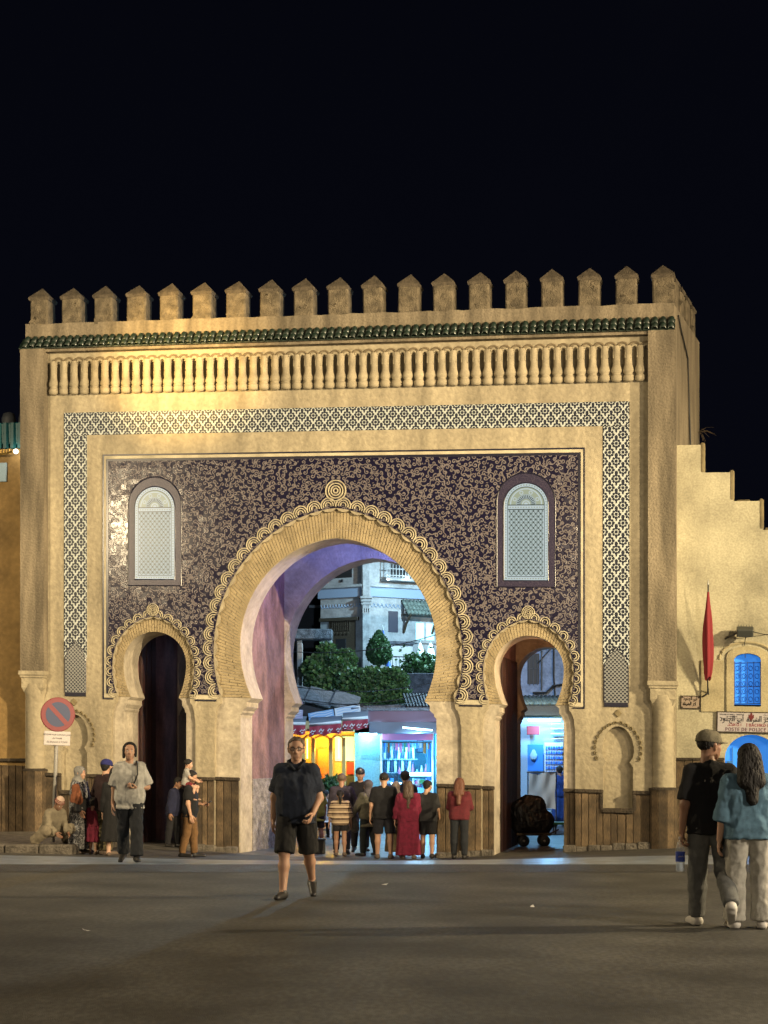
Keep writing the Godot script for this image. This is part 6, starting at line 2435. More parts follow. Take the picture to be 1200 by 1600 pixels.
func swing(deg_forward: float, deg_out := 0.0) -> Vector3:   # a limb that hangs down, turned forward and outward (towards +x)
	var f := deg_to_rad(deg_forward)
	var o := deg_to_rad(deg_out)
	return Vector3(sin(o), -cos(f) * cos(o), sin(f) * cos(o)).normalized()

func cloth(c: Color, key := "weave", scale := 9.0) -> StandardMaterial3D:
	return grained(c, 0.9, key, Vector3.ONE * scale, "stain", 1.4, "bumps", 0.7)

# s: at, yaw, H, cell, skin, legs [L forward, L knee, R forward, R knee, spread], arms {L: [forward, out, bend, bend_dir], R: ...}, wear...
func person(label: String, s: Dictionary) -> Node3D:
	var H: float = s.get("H", 1.7)
	var cell: float = s.get("cell", 0.022)
	var W: float = s.get("wide", 1.0)
	var x: float = s.at.x
	var z: float = s.at.y
	var root := thing("person", label, "person", s.get("group", ""), Transform3D(Basis(Vector3.UP, deg_to_rad(s.get("yaw", 0.0))), Vector3(x, ground_y(x, z) + s.get("lift", 0.0), z)))
	# --- skeleton
	var lg: Array = s.get("legs", [4, 4, -4, 4, 3])
	var J := {}
	var low := 1e9
	for side in [1, -1]:
		var key := "L" if side == 1 else "R"
		var th: float = lg[0] if side == 1 else lg[2]
		var kn: float = lg[1] if side == 1 else lg[3]
		var hip := Vector3(side * 0.054 * H * W, 0.0, 0.0)
		var knee := hip + swing(th, side * lg[4]) * 0.245 * H
		var ank := knee + swing(th - kn, side * lg[4] * 0.4) * 0.24 * H
		J["hip" + key] = hip
		J["knee" + key] = knee
		J["ank" + key] = ank
		var pitch: float = clampf((th - kn) * 0.75, -60.0, 25.0) if absf(th - kn) > 14.0 else 0.0
		var toe_dir := Vector3(side * 0.18, sin(deg_to_rad(pitch)), cos(deg_to_rad(pitch))).normalized()
		J["toe" + key] = ank + Vector3(0, -0.03 * H, 0) + toe_dir * 0.105 * H
		low = minf(low, minf(ank.y - 0.043 * H, J["toe" + key].y - 0.017 * H))
	for k in J.keys():
		J[k] -= Vector3(0, low, 0)
	var base := Vector3(0, -low, 0)
	var lean := Basis(Vector3.RIGHT, deg_to_rad(s.get("lean", 2.0))) * Basis(Vector3(0, 0, 1), deg_to_rad(s.get("tilt", 0.0)))
	var up := func(px: float, py: float, pz: float) -> Vector3: return base + lean * (Vector3(px * W, py, pz) * H)
	var neck: Vector3 = up.call(0, 0.325, -0.008)
	var head_c: Vector3 = up.call(0, 0.405, 0.004)
	var head_turn := lean * Basis(Vector3.UP, deg_to_rad(s.get("look", 0.0))) * Basis(Vector3.RIGHT, deg_to_rad(s.get("nod", 0.0)))
	for side in [1, -1]:
		var key := "L" if side == 1 else "R"
		var a: Array = s.get("arm" + key, [4, 8, 12, 0])
		var sh: Vector3 = up.call(side * 0.1, 0.276, -0.004)
		var ud := lean * swing(a[0], side * a[1])
		var fd := swing(a[0] + a[2], side * (a[1] * 0.5 - a[3]))
		J["sh" + key] = sh
		J["el" + key] = sh + ud * 0.178 * H
		J["wr" + key] = J["el" + key] + lean * fd * 0.145 * H
		J["fd" + key] = (lean * fd).normalized()
	# --- one continuous body
	var body := []
	var fat: float = s.get("belly", 0.0)
	body.append(bone(up.call(-0.045, 0.02, 0), up.call(0.045, 0.02, 0), 0.066 * H))
	body.append(bone(up.call(-0.035, 0.1, 0.005), up.call(0.035, 0.1, 0.005), (0.057 + fat * 0.5) * H))
	body.append(bone(up.call(-0.055, 0.2, 0.0), up.call(0.055, 0.2, 0.0), 0.058 * H))
	body.append(bone(up.call(-0.075, 0.268, -0.008), up.call(0.075, 0.268, -0.008), 0.034 * H))
	for sx in [-1, 1]:
		body.append(bone(up.call(sx * 0.02, 0.305, -0.014), up.call(sx * 0.085, 0.28, -0.008), 0.024 * H, 0.026 * H))
	body.append(bone(up.call(0, 0.27, -0.012), head_c + head_turn * Vector3(0, -0.06, -0.02) * H / 1.7, 0.034 * H, 0.03 * H))
	for key in ["L", "R"]:
		body.append(bone(J["hip" + key] + Vector3(0, 0.01, 0) * H, J["knee" + key], 0.052 * H, 0.034 * H))
		body.append(bone(J["knee" + key], J["knee" + key].lerp(J["ank" + key], 0.35) + Vector3(0, 0, -0.008 * H), 0.033 * H, 0.034 * H))
		body.append(bone(J["knee" + key].lerp(J["ank" + key], 0.35) + Vector3(0, 0, -0.008 * H), J["ank" + key], 0.034 * H, 0.022 * H))
		body.append(bone(J["ank" + key] + Vector3(0, -0.015 * H, -0.005 * H), J["toe" + key], 0.024 * H, 0.015 * H))
		body.append(bone(J["sh" + key], J["el" + key], 0.03 * H, 0.0255 * H))
		body.append(bone(J["el" + key], J["wr" + key], 0.0255 * H, 0.0165 * H))
	if s.has("top"):
		for k in 3:
			body[k].ra *= 0.86
			body[k].rb *= 0.86
	if s.has("bottom"):
		for d in body:
			if d.a.y < base.y - 0.05 * H or d.b.y < base.y - 0.1 * H:
				if s.bottom.kind == "trousers":
					d.ra *= 0.88
					d.rb *= 0.92
	var skin := skin_of(body, cell, 0.03)
	var hk := H / 1.7 if H > 1.3 else H / 1.7 * 1.3
	hk *= s.get("head", 1.09)
	skin.add(head_skin, Transform3D(head_turn.scaled(Vector3.ONE * hk), head_c))
	for key in ["L", "R"]:
		var fd: Vector3 = J["fd" + key]
		var yv := -fd
		var ref: Vector3 = Vector3(0, 0, 1) if absf(fd.z) < 0.75 else Vector3(0, 1, 0)
		if s.has("thumb" + key):
			ref = s["thumb" + key]
		var zv := (ref - yv * ref.dot(yv)).normalized()
		var curl: float = s.get("curl" + key, 0.35)
		skin.add(hand_for(curl, key == "R"), Transform3D(Basis(yv.cross(zv), yv, zv).scaled(Vector3.ONE * H / 1.72), J["wr" + key] - fd * 0.012))
	var skin_mat := plain(s.get("skin", lin(0.36, 0.2, 0.13)), 0.55)
	skin_mat.subsurf_scatter_enabled = true
	skin_mat.subsurf_scatter_strength = 0.08
	part("body", skin.mesh(), skin_mat, root)
	if s.get("face", false):
		for e in [-1, 1]:
			var st := st_new(false)
			lathe(st, [Vector2(0, -0.011), Vector2(0.009, -0.006), Vector2(0.0115, 0), Vector2(0.009, 0.006), Vector2(0, 0.011)], 10)
			var o := part("eye", st, M.eye_white, root, head_c + head_turn * (Vector3(e * 0.031, 0.006, 0.0725) * hk), head_turn)
			st = st_new(false)
			lathe(st, [Vector2(0, -0.0055), Vector2(0.0045, 0), Vector2(0, 0.0055)], 8)
			part("pupil", st, M.black, o, Vector3(0, 0, 0.0095))
			st = st_new(false)
			tube(st, [Vector3(e * 0.014, 0.024, 0.086), Vector3(e * 0.032, 0.03, 0.083), Vector3(e * 0.05, 0.024, 0.07)], 0.0045, 5, 0.003)
			part("eyebrow", st, s.get("hair_mat", M.hair_dark), root, head_c, head_turn.scaled(Vector3.ONE * hk))
	# --- clothes
	var wr: float = s.get("wrinkle", 0.006)
	if s.has("top"):
		var t: Dictionary = s.top
		var ease: float = t.get("ease", 0.012) * H / 1.7
		var hem: float = t.get("hem", -0.03)     # below the hips, in body heights
		var down := [[up.call(0, hem, 0), lean * Vector3(0, -1, 0)]]
		var g := []
		g.append(bone(up.call(-0.045, hem - 0.03, 0), up.call(0.045, hem - 0.03, 0), 0.074 * H + ease, -1.0, down))
		g.append(bone(up.call(-0.045, 0.02, 0.002), up.call(0.045, 0.02, 0.002), 0.072 * H + ease, -1.0, down))
		g.append(bone(up.call(-0.04, 0.1, 0.006 + fat * 0.3), up.call(0.04, 0.1, 0.006 + fat * 0.3), (0.064 + fat * 0.55) * H + ease, -1.0, down))
		g.append(bone(up.call(-0.05, 0.15, 0.003 + fat * 0.2), up.call(0.05, 0.15, 0.003 + fat * 0.2), (0.064 + fat * 0.4) * H + ease))
		g.append(bone(up.call(-0.055, 0.2, 0.0), up.call(0.055, 0.2, 0.0), (0.063 + fat * 0.1) * H + ease))
		g.append(bone(up.call(-0.045, 0.06, 0.004 + fat * 0.15), up.call(0.045, 0.06, 0.004 + fat * 0.15), (0.066 + fat * 0.3) * H + ease, -1.0, down))
		g.append(bone(up.call(-0.076, 0.262, -0.006), up.call(0.076, 0.262, -0.006), 0.038 * H + ease * 0.8))
		for sx in [-1, 1]:
			g.append(bone(up.call(sx * 0.025, 0.298, -0.012), up.call(sx * 0.09, 0.276, -0.006), 0.027 * H + ease * 0.4, 0.03 * H + ease * 0.4))
		g.append(bone(up.call(0, 0.28, -0.012), up.call(0, 0.315, -0.01), 0.045 * H, 0.036 * H, [[up.call(0, 0.318, 0.0), lean * Vector3(0, 0.9, 0.43)]]))
		var sl: float = t.get("sleeve", 0.55)
		for key in ["L", "R"]:
			var a: Vector3 = J["sh" + key]
			var b: Vector3 = J["el" + key]
			var c: Vector3 = J["wr" + key]
			if sl > 0.0 and sl <= 1.0:
				var e := a.lerp(b, sl)
				var d := (b - a).normalized()
				g.append(bone(a, a.lerp(b, sl + 0.12), 0.034 * H + ease * 0.5, (0.034 + t.get("flare", 0.004)) * H + ease * 0.8, [[e, d]]))
			elif sl > 1.0:
				g.append(bone(a, b, 0.036 * H + ease * 0.6, 0.029 * H + ease * 0.7))
				var e := b.lerp(c, sl - 1.0)
				g.append(bone(b, b.lerp(c, sl - 1.0 + 0.1), 0.029 * H + ease * 0.7, (0.021 + t.get("flare", 0.002)) * H + ease * 0.6, [[e, (c - b).normalized()]]))
		part(t.get("called", "shirt"), skin_of(g, cell, 0.035, wr, 7.0, int(x * 10.0) + 3).mesh(), t.mat, root)
	if s.has("bottom"):
		var t: Dictionary = s.bottom
		var ease: float = t.get("ease", 0.012) * H / 1.7
		var g := []
		var top := [[up.call(0, 0.05, 0), lean * Vector3(0, 1, 0)]]
		g.append(bone(up.call(-0.045, 0.0, 0), up.call(0.045, 0.0, 0), 0.062 * H + ease * 0.3, -1.0, top))
		if t.kind == "skirt":
			var l: float = t.get("length", 0.4)
			var hemp: Vector3 = base + Vector3(0, -l * H, 0)
			var fl: float = t.get("flare", 0.11)
			for sx in [-1, 1]:
				g.append(bone(base + Vector3(sx * 0.045 * H * W, 0.03 * H, 0), hemp + Vector3(sx * 0.05 * H * W, -0.05 * H, 0.0), 0.068 * H + ease, fl * H, [[hemp, Vector3(0, -1, 0)]], [t.get("folds", 7), 0.012]))
		else:
			for key in ["L", "R"]:
				var h: Vector3 = J["hip" + key] + Vector3(0, 0.01, 0) * H
				var kn: Vector3 = J["knee" + key]
				var an: Vector3 = J["ank" + key]
				if t.kind == "shorts":
					var u: float = t.get("length", 0.95)
					g.append(bone(h, h.lerp(kn, u + 0.12), 0.056 * H + ease, t.get("leg", 0.048) * H + ease, [[h.lerp(kn, u), (kn - h).normalized()]]))
				else:
					var wd: float = t.get("leg", 0.03)
					g.append(bone(h, kn, 0.055 * H + ease, 0.039 * H + ease))
					var cf := kn.lerp(an, 0.35) + Vector3(0, 0, -0.006 * H)
					g.append(bone(kn, cf, 0.04 * H + ease, 0.038 * H + ease))
					g.append(bone(cf, cf.lerp(an, 1.1), 0.038 * H + ease, wd * H + ease * 0.8, [[cf.lerp(an, 0.98), (an - cf).normalized()]]))
		part(t.get("called", t.kind), skin_of(g, cell, 0.022, wr * 0.9, 8.0, int(x * 10.0) + 7).mesh(), t.mat, root)
	if s.has("shoes"):
		for key in ["L", "R"]:
			var an: Vector3 = J["ank" + key]
			var toe: Vector3 = J["toe" + key]
			var d := (toe - (an + Vector3(0, -0.03 * H, 0))).normalized()
			var side := d.cross(Vector3.UP).normalized()
			var nup := side.cross(d)
			var sole := [[an + Vector3(0, -0.03 * H, 0) - nup * 0.013 * H, -nup]]
			var g := [bone(an + Vector3(0, -0.022 * H, 0) - d * 0.018 * H, toe + d * 0.012 * H, 0.03 * H, 0.021 * H, sole), bone(an + Vector3(0, -0.005 * H, 0), an + Vector3(0, -0.025 * H, 0), 0.027 * H, 0.03 * H)]
			if s.get("sandals", false):
				g.pop_back()
				g[0].ra *= 0.85
			part("shoe", skin_of(g, minf(cell, 0.012), 0.012).mesh(), s.shoes, root)
	# --- hair and headwear, in the head's own axes
	var ht := Transform3D(head_turn.scaled(Vector3.ONE * hk), head_c)
	var hc := 0.009
	var hair: String = s.get("hair", "short")
	var hm: Material = s.get("hair_mat", M.hair_dark)
	var g := []
	var front := [[Vector3(0, 0.075, 0.055), Vector3(0, -0.45, 0.89).normalized()]]
	match hair:
		"short":
			g = [bone(Vector3(0, 0.045, -0.03), Vector3(0, 0.042, 0.01), 0.083, 0.08, front), bone(Vector3(0, -0.01, -0.045), Vector3(0, 0.03, -0.04), 0.058, 0.07, front)]
		"cropped":
			g = [bone(Vector3(0, 0.042, -0.03), Vector3(0, 0.04, 0.008), 0.08, 0.077, front)]
		"long", "long_wavy":
			var w := 0.075 if hair == "long" else 0.095
			g = [bone(Vector3(0, 0.045, -0.03), Vector3(0, 0.042, 0.01), 0.087, 0.084, front), bone(Vector3(-0.03, 0.0, -0.05), Vector3(-0.05, -0.2, -0.085), 0.07, w * 0.72), bone(Vector3(0.03, 0.0, -0.05), Vector3(0.05, -0.2, -0.085), 0.07, w * 0.72), bone(Vector3(0, -0.15, -0.08), Vector3(0, -s.get("hair_len", 0.33), -0.1), w * 0.8, w * 0.5)]
		"tied":
			g = [bone(Vector3(0, 0.048, -0.03), Vector3(0, 0.046, 0.012), 0.09, 0.088, [[Vector3(0, 0.084, 0.045), Vector3(0, -0.45, 0.89).normalized()]]), bone(Vector3(-0.065, 0.05, 0.03), Vector3(-0.078, -0.07, 0.02), 0.02, 0.01), bone(Vector3(0.065, 0.05, 0.03), Vector3(0.078, -0.05, 0.02), 0.02, 0.008), bone(Vector3(0, 0.0, -0.06), Vector3(0.0, -0.02, -0.05), 0.06, 0.055), bone(Vector3(-0.075, 0.02, 0.02), Vector3(-0.078, -0.07, 0.03), 0.014, 0.008), bone(Vector3(0.075, 0.02, 0.02), Vector3(0.078, -0.06, 0.03), 0.014, 0.008)]
		"ponytail":
			g = [bone(Vector3(0, 0.045, -0.03), Vector3(0, 0.042, 0.01), 0.084, 0.081, front), bone(Vector3(0, 0.03, -0.1), Vector3(0, -0.05, -0.13), 0.035, 0.04), bone(Vector3(0, -0.05, -0.13), Vector3(0, -s.get("hair_len", 0.3), -0.12), 0.04, 0.02)]
		"curly":
			g = []
			for i in 40:
				var a := i * 2.4
				var yy := 1.0 - i / 30.0
				var rr := sqrt(maxf(0.0, 1.0 - yy * yy))
				var p := Vector3(cos(a) * rr * 0.08, 0.04 + yy * 0.075, -0.02 + sin(a) * rr * 0.09)
				if p.z < 0.045 or p.y > 0.085:
					g.append(bone(p, p + Vector3(0.01, -0.012, 0), 0.026, 0.022))
	if not g.is_empty():
		var o := part("hair", skin_of(g, 0.006 if cell < 0.016 else hc, 0.02, 0.008, 46.0, 5, 0.16 if hair != "curly" else 1.0).mesh(), hm, root, ht.origin, ht.basis)
	if s.has("hat"):
		var hb := []
		var called: String = s.hat
		var hatm: Material = s.hat_mat
		match called:
			"cap":
				var vis: float = s.get("visor", 1.0)
				hb = [bone(Vector3(0, 0.05, -0.03), Vector3(0, 0.05, 0.012), 0.092, 0.088, [[Vector3(0, 0.03, 0), Vector3(0, -1, -0.12).normalized()]])]
				var o := part("cap", skin_of(hb, 0.007, 0.01, 0.002, 20.0, 3).mesh(), hatm, root, ht.origin, ht.basis)
				var st := st_new(false)
				var edge := []
				for i in 13:
					var a := lerpf(-1.15, 1.15, i / 12.0)
					edge.append([Vector3(sin(a) * 0.088, 0.036 + 0.008 * cos(a), 0.01 + cos(a) * 0.083), Vector3(sin(a) * 0.086, 0.028 + 0.004 * cos(a), 0.012 + cos(a) * 0.083 + 0.075 * pow(maxf(0.0, cos(a * 1.25)), 0.6))])
				for i in 12:
					quad(st, edge[i][1], edge[i + 1][1], edge[i + 1][0], edge[i][0])
					var dn := Vector3(0, -0.006, 0)
					quad(st, edge[i][0] + dn, edge[i + 1][0] + dn, edge[i + 1][1] + dn, edge[i][1] + dn)
					quad(st, edge[i][1] + dn, edge[i + 1][1] + dn, edge[i + 1][1], edge[i][1])
				part("visor", st, hatm, o, Vector3.ZERO)
			"turban":
				for k in 4:
					var y := 0.055 + 0.022 * k
					var rr := 0.083 - 0.006 * k
					for i in 10:
						var a := TAU * i / 10.0
						var a2 := TAU * (i + 1) / 10.0
						hb.append(bone(Vector3(cos(a) * rr, y + 0.008 * sin(a + k), sin(a) * rr - 0.012), Vector3(cos(a2) * rr, y + 0.008 * sin(a2 + k), sin(a2) * rr - 0.012), 0.016))
				hb.append(bone(Vector3(0, 0.09, -0.012), Vector3(0, 0.11, -0.012), 0.07))
				part("turban", skin_of(hb, 0.009, 0.008, 0.003, 30.0, 4).mesh(), hatm, root, ht.origin, ht.basis)
			"headscarf":
				hb = [bone(Vector3(0, 0.045, -0.03), Vector3(0, 0.04, 0.01), 0.09, 0.088), bone(Vector3(0, -0.03, -0.02), Vector3(0, -0.1, -0.02), 0.08, 0.075), bone(Vector3(0, -0.1, -0.02), Vector3(0, -0.17, -0.03), 0.075, 0.12, [[Vector3(0, -0.19, 0), Vector3(0, -1, 0)]]), bone(Vector3(-0.05, -0.13, -0.05), Vector3(-0.07, -0.24, -0.06), 0.07, 0.05), bone(Vector3(0.05, -0.13, -0.05), Vector3(0.07, -0.24, -0.06), 0.07, 0.05), hollow(Vector3(0, 0.02, 0.11), Vector3(0, -0.05, 0.115), 0.058)]
				part("headscarf", skin_of(hb, 0.009, 0.03, 0.005, 18.0, 4).mesh(), hatm, root, ht.origin, ht.basis)
	grip = {"left": J.wrL + J.fdL * 0.08, "right": J.wrR + J.fdR * 0.08, "head": ht}
	return root

func robe_tex() -> ImageTexture:
	var im := Image.create_empty(256, 256, false, Image.FORMAT_RGB8)
	var n := FastNoiseLite.new()
	n.seed = 21
	n.frequency = 0.035
	n.fractal_octaves = 3
	for y in 256:
		for x in 256:
			var v := n.get_noise_2d(x, y * 0.6)
			im.set_pixel(x, y, Color(0.62, 0.62, 0.62) if absf(v) < 0.12 else (Color(0.16, 0.16, 0.17) if v > 0 else Color(0.27, 0.27, 0.28)))
	return ImageTexture.create_from_image(im)

func stripe_tex() -> ImageTexture:
	var im := Image.create_empty(8, 128, false, Image.FORMAT_RGB8)
	for y in 128:
		for x in 8:
			im.set_pixel(x, y, Color(0.24, 0.17, 0.14) if (y % 64) < 22 or (y % 64 > 30 and y % 64 < 38) else Color(0.7, 0.62, 0.52))
	return ImageTexture.create_from_image(im)

func build_people() -> void:
	M.hair_dark = grained(lin(0.008, 0.006, 0.005), 0.75, "weave", Vector3(20, 3, 20))
	M.hair_brown = grained(lin(0.07, 0.04, 0.024), 0.55, "weave", Vector3(20, 3, 20))
	M.hair_auburn = grained(lin(0.14, 0.05, 0.025), 0.6, "weave", Vector3(20, 3, 20))
	M.hair_grey = grained(lin(0.12, 0.08, 0.055), 0.6, "weave", Vector3(20, 3, 20))
	M.eye_white = plain(lin(0.6, 0.58, 0.55), 0.3)
	M.shoe_black = plain(lin(0.015, 0.014, 0.014), 0.5)
	M.shoe_white = grained(lin(0.62, 0.6, 0.56), 0.6, "fine", Vector3.ONE * 3.0)
	M.shoe_tan = plain(lin(0.11, 0.08, 0.06), 0.7)
	tex.robe = robe_tex()
	tex.stripes = stripe_tex()
	head_skin = make_head()
	var tan := lin(0.40, 0.235, 0.155)
	var light := lin(0.48, 0.30, 0.21)
	var brown := lin(0.27, 0.145, 0.09)
	# ---- the man walking towards us
	var p := person("man in navy polo, black shorts and glasses striding towards the camera", {
		"at": Vector2(-0.95, -17.38), "yaw": -4.0, "H": 1.74, "cell": 0.013, "wide": 1.03, "belly": 0.01, "skin": tan, "face": true,
		"legs": [-13, 26, 14, 5, 3], "armR": [-7, 12, 10, 2], "armL": [0, 13, 44, 20], "lean": 1.0, "look": 4.0, "curlL": 0.7, "curlR": 0.55,
		"top": {"mat": cloth(lin(0.028, 0.042, 0.078)), "sleeve": 0.78, "hem": -0.055, "ease": 0.016, "flare": 0.006, "called": "polo_shirt"},
		"bottom": {"kind": "shorts", "mat": cloth(lin(0.012, 0.012, 0.013)), "length": 1.0, "leg": 0.052, "ease": 0.016},
		"shoes": M.shoe_black, "hair": "cropped", "hair_mat": M.hair_grey, "wrinkle": 0.009})
	var ht: Transform3D = grip.head
	var st := st_new(false)
	for e in [-1, 1]:
		var loop := []
		for i in 13:
			var a := TAU * i / 12.0
			loop.append(Vector3(e * 0.032 + cos(a) * 0.024, 0.004 + sin(a) * 0.017, 0.094 - absf(e * 0.032 + cos(a) * 0.024) * 0.12))
		tube(st, loop, 0.003, 5)
		tube(st, [Vector3(e * 0.055, 0.008, 0.087), Vector3(e * 0.078, 0.01, 0.05), Vector3(e * 0.08, 0.008, -0.01)], 0.0028, 5)
	tube(st, [Vector3(-0.009, 0.006, 0.098), Vector3(0.009, 0.006, 0.098)], 0.003, 5)
	part("glasses", st, M.black, p, ht.origin, ht.basis)
	st = st_new(false)
	for e in [-1, 1]:
		tube(st, [Vector3(e * 0.012, -0.2, 0.075), Vector3(e * 0.06, -0.145, 0.055), Vector3(e * 0.082, -0.115, 0.0), Vector3(e * 0.05, -0.1, -0.07), Vector3(0, -0.1, -0.085)], 0.013, 6)
	part("collar", st, cloth(lin(0.022, 0.03, 0.05)), p, ht.origin, ht.basis)
	# ---- the couple at the right, seen from behind
	p = person("man in black t-shirt, grey jeans and olive cap walking away with a bottle", {
		"at": Vector2(2.96, -14.52), "yaw": 178.0, "H": 1.74, "cell": 0.0125, "skin": brown, "face": true,
		"legs": [5, 3, -14, 34, 2], "armL": [-6, 11, 10, 0], "armR": [-2, 6, 12, 0], "look": -62.0, "lean": 1.0, "curlL": 0.95,
		"top": {"mat": cloth(lin(0.010, 0.011, 0.015)), "sleeve": 0.86, "hem": -0.05, "ease": 0.016, "called": "t_shirt"},
		"bottom": {"kind": "trousers", "mat": cloth(lin(0.23, 0.24, 0.235)), "leg": 0.032, "ease": 0.014},
		"shoes": M.shoe_white, "hair": "cropped", "hat": "cap", "hat_mat": cloth(lin(0.26, 0.23, 0.15)), "wrinkle": 0.008})
	var hand: Vector3 = p.transform * (grip.left as Vector3)
	water_bottle(hand + Vector3(-0.01, -0.13, 0.01))
	person("woman with long dark hair in pale blue blouse and wide cream trousers", {
		"at": Vector2(3.25, -14.26), "yaw": 176.0, "H": 1.62, "cell": 0.0125, "wide": 1.06, "skin": light,
		"legs": [3, 2, 6, 8, 3], "armL": [-3, 12, 12, 0], "armR": [0, 13, 12, 0], "nod": 4.0, "look": 6.0,
		"top": {"mat": cloth(lin(0.20, 0.40, 0.58)), "sleeve": 1.25, "flare": 0.028, "hem": -0.03, "ease": 0.026, "called": "blouse"},
		"bottom": {"kind": "trousers", "mat": cloth(lin(0.78, 0.76, 0.68)), "leg": 0.05, "ease": 0.022},
		"shoes": M.shoe_white, "hair": "long_wavy", "hair_len": 0.36, "wrinkle": 0.011})
	# ---- woman walking towards us at the left
	p = person("woman in oversized pale t-shirt and dark jeans walking from the small arch", {
		"at": Vector2(-3.71, -23.36), "yaw": 6.0, "H": 1.71, "cell": 0.015, "wide": 0.93, "skin": tan, "face": true,
		"legs": [12, 4, -9, 18, 2], "armR": [-2, 12, 6, 0], "armL": [-8, 17, 98, 52], "nod": -12.0, "curlL": 1.0,
		"top": {"mat": cloth(lin(0.78, 0.77, 0.72)), "sleeve": 0.9, "flare": 0.014, "hem": -0.075, "ease": 0.026, "called": "t_shirt"},
		"bottom": {"kind": "trousers", "mat": cloth(lin(0.035, 0.04, 0.05)), "leg": 0.044, "ease": 0.018},
		"shoes": M.shoe_black, "hair": "tied", "wrinkle": 0.012})
	ht = grip.head
	st = st_new(false)
	var hl: Vector3 = grip.left
	tube(st, [ht.origin + Vector3(0.1, -0.13, -0.03), ht.origin + Vector3(0.11, -0.17, 0.08), ht.origin + Vector3(0.12, -0.32, 0.15), hl + Vector3(0.03, 0.02, 0.02)], 0.012, 6)
	part("bag_strap", st, M.black, p)
	# ---- the group by the left kerb
	p = person("seated old man in cream robe and striped knitted cap on the kerb", {
		"at": Vector2(-6.2, -29.6), "yaw": 48.0, "H": 1.46, "lift": 0.06, "cell": 0.018, "skin": brown, "face": true,
		"legs": [100, 150, 96, 150, 34], "lean": 30.0, "nod": 6.0, "armL": [42, 8, 42, 18], "armR": [40, 8, 44, 18],
		"top": {"mat": cloth(lin(0.42, 0.36, 0.25)), "sleeve": 1.9, "flare": 0.014, "hem": -0.02, "ease": 0.03, "called": "robe"},
		"bottom": {"kind": "trousers", "mat": cloth(lin(0.38, 0.32, 0.22)), "leg": 0.045, "ease": 0.04, "called": "robe_skirt"},
		"shoes": M.shoe_tan, "hair": "cropped", "hat": "turban", "hat_mat": plain(lin(0.5, 0.36, 0.28), 0.9), "wrinkle": 0.013})
	ht = grip.head
	for k in 3:
		st = st_new(false)
		var loop := []
		for i in 19:
			var a := TAU * i / 18.0
			loop.append(Vector3(cos(a) * (0.1 - 0.008 * k), 0.06 + 0.026 * k, sin(a) * (0.1 - 0.008 * k) - 0.012))
		tube(st, loop, 0.008, 5)
		part("cap_stripe", st, cloth(lin(0.3, 0.05, 0.04)), p, ht.origin, ht.basis)
	var robe := plain(Color(1, 1, 1), 0.9)
	robe.albedo_texture = tex.robe
	robe.uv1_triplanar = true
	robe.uv1_world_triplanar = true
	robe.uv1_scale = Vector3.ONE * 1.5
	p = person("woman in grey headscarf and long black and white patterned robe facing right", {
		"at": Vector2(-5.69, -29.82), "yaw": 72.0, "H": 1.6, "cell": 0.018, "wide": 1.1, "skin": tan,
		"legs": [4, 4, -4, 4, 3], "armR": [12, 8, 16, 0], "armL": [14, 8, 12, 0],
		"top": {"mat": robe, "sleeve": 1.92, "flare": 0.01, "hem": -0.1, "ease": 0.026, "called": "robe_top"},
		"bottom": {"kind": "skirt", "mat": robe, "length": 0.47, "flare": 0.115, "folds": 9},
		"shoes": M.shoe_tan, "hair": "", "hat": "headscarf", "hat_mat": cloth(lin(0.36, 0.35, 0.33)), "wrinkle": 0.01})
	var bag := thing("shoulder_bag", "black handbag with an orange and red shawl on the robed woman's arm", "bag", "", Transform3D(Basis(Vector3.UP, 1.2), Vector3(-5.62, 0.62, -29.58)))
	st = st_new()
	box(st, Vector3(0, 0, 0), Vector3(0.3, 0.26, 0.12), 0.04)
	part("pouch", st, M.black, bag)
	st = st_new(false)
	tube(st, [Vector3(-0.12, 0.12, 0), Vector3(-0.05, 0.42, 0.02), Vector3(0.06, 0.44, 0.02), Vector3(0.12, 0.12, 0)], 0.012, 6)
	part("strap", st, M.black, bag)
	part("shawl", skin_of([bone(Vector3(-0.1, 0.1, 0.03), Vector3(-0.22, 0.34, 0.05), 0.08, 0.06), bone(Vector3(-0.22, 0.34, 0.05), Vector3(-0.3, 0.1, 0.03), 0.06, 0.04)], 0.015, 0.03, 0.012, 14.0, 5).mesh(), cloth(lin(0.36, 0.12, 0.05)), bag)
	p = person("person in blue cap, maroon jacket and camouflage trousers with back turned", {
		"at": Vector2(-5.16, -29.68), "yaw": 148.0, "H": 1.74, "cell": 0.018, "skin": tan,
		"legs": [4, 4, -5, 4, 4], "armL": [8, 26, 20, 0], "armR": [14, 10, 30, 0],
		"top": {"mat": cloth(lin(0.035, 0.012, 0.014)), "sleeve": 1.95, "hem": -0.06, "ease": 0.03, "called": "jacket"},
		"bottom": {"kind": "trousers", "mat": camo_mat(), "leg": 0.036, "ease": 0.022},
		"shoes": M.shoe_tan, "hair": "short", "hat": "cap", "hat_mat": cloth(lin(0.03, 0.035, 0.22)), "wrinkle": 0.012})
	person("small child in pinkish red dress between the robed woman and the jacket", {
		"at": Vector2(-5.40, -29.75), "yaw": 160.0, "H": 1.02, "cell": 0.016, "skin": tan,
		"top": {"mat": cloth(lin(0.33, 0.03, 0.07)), "sleeve": 0.9, "hem": -0.02, "ease": 0.015},
		"bottom": {"kind": "skirt", "mat": cloth(lin(0.36, 0.03, 0.08)), "length": 0.3, "flare": 0.1, "folds": 8}, "shoes": M.shoe_tan, "hair": "short"})
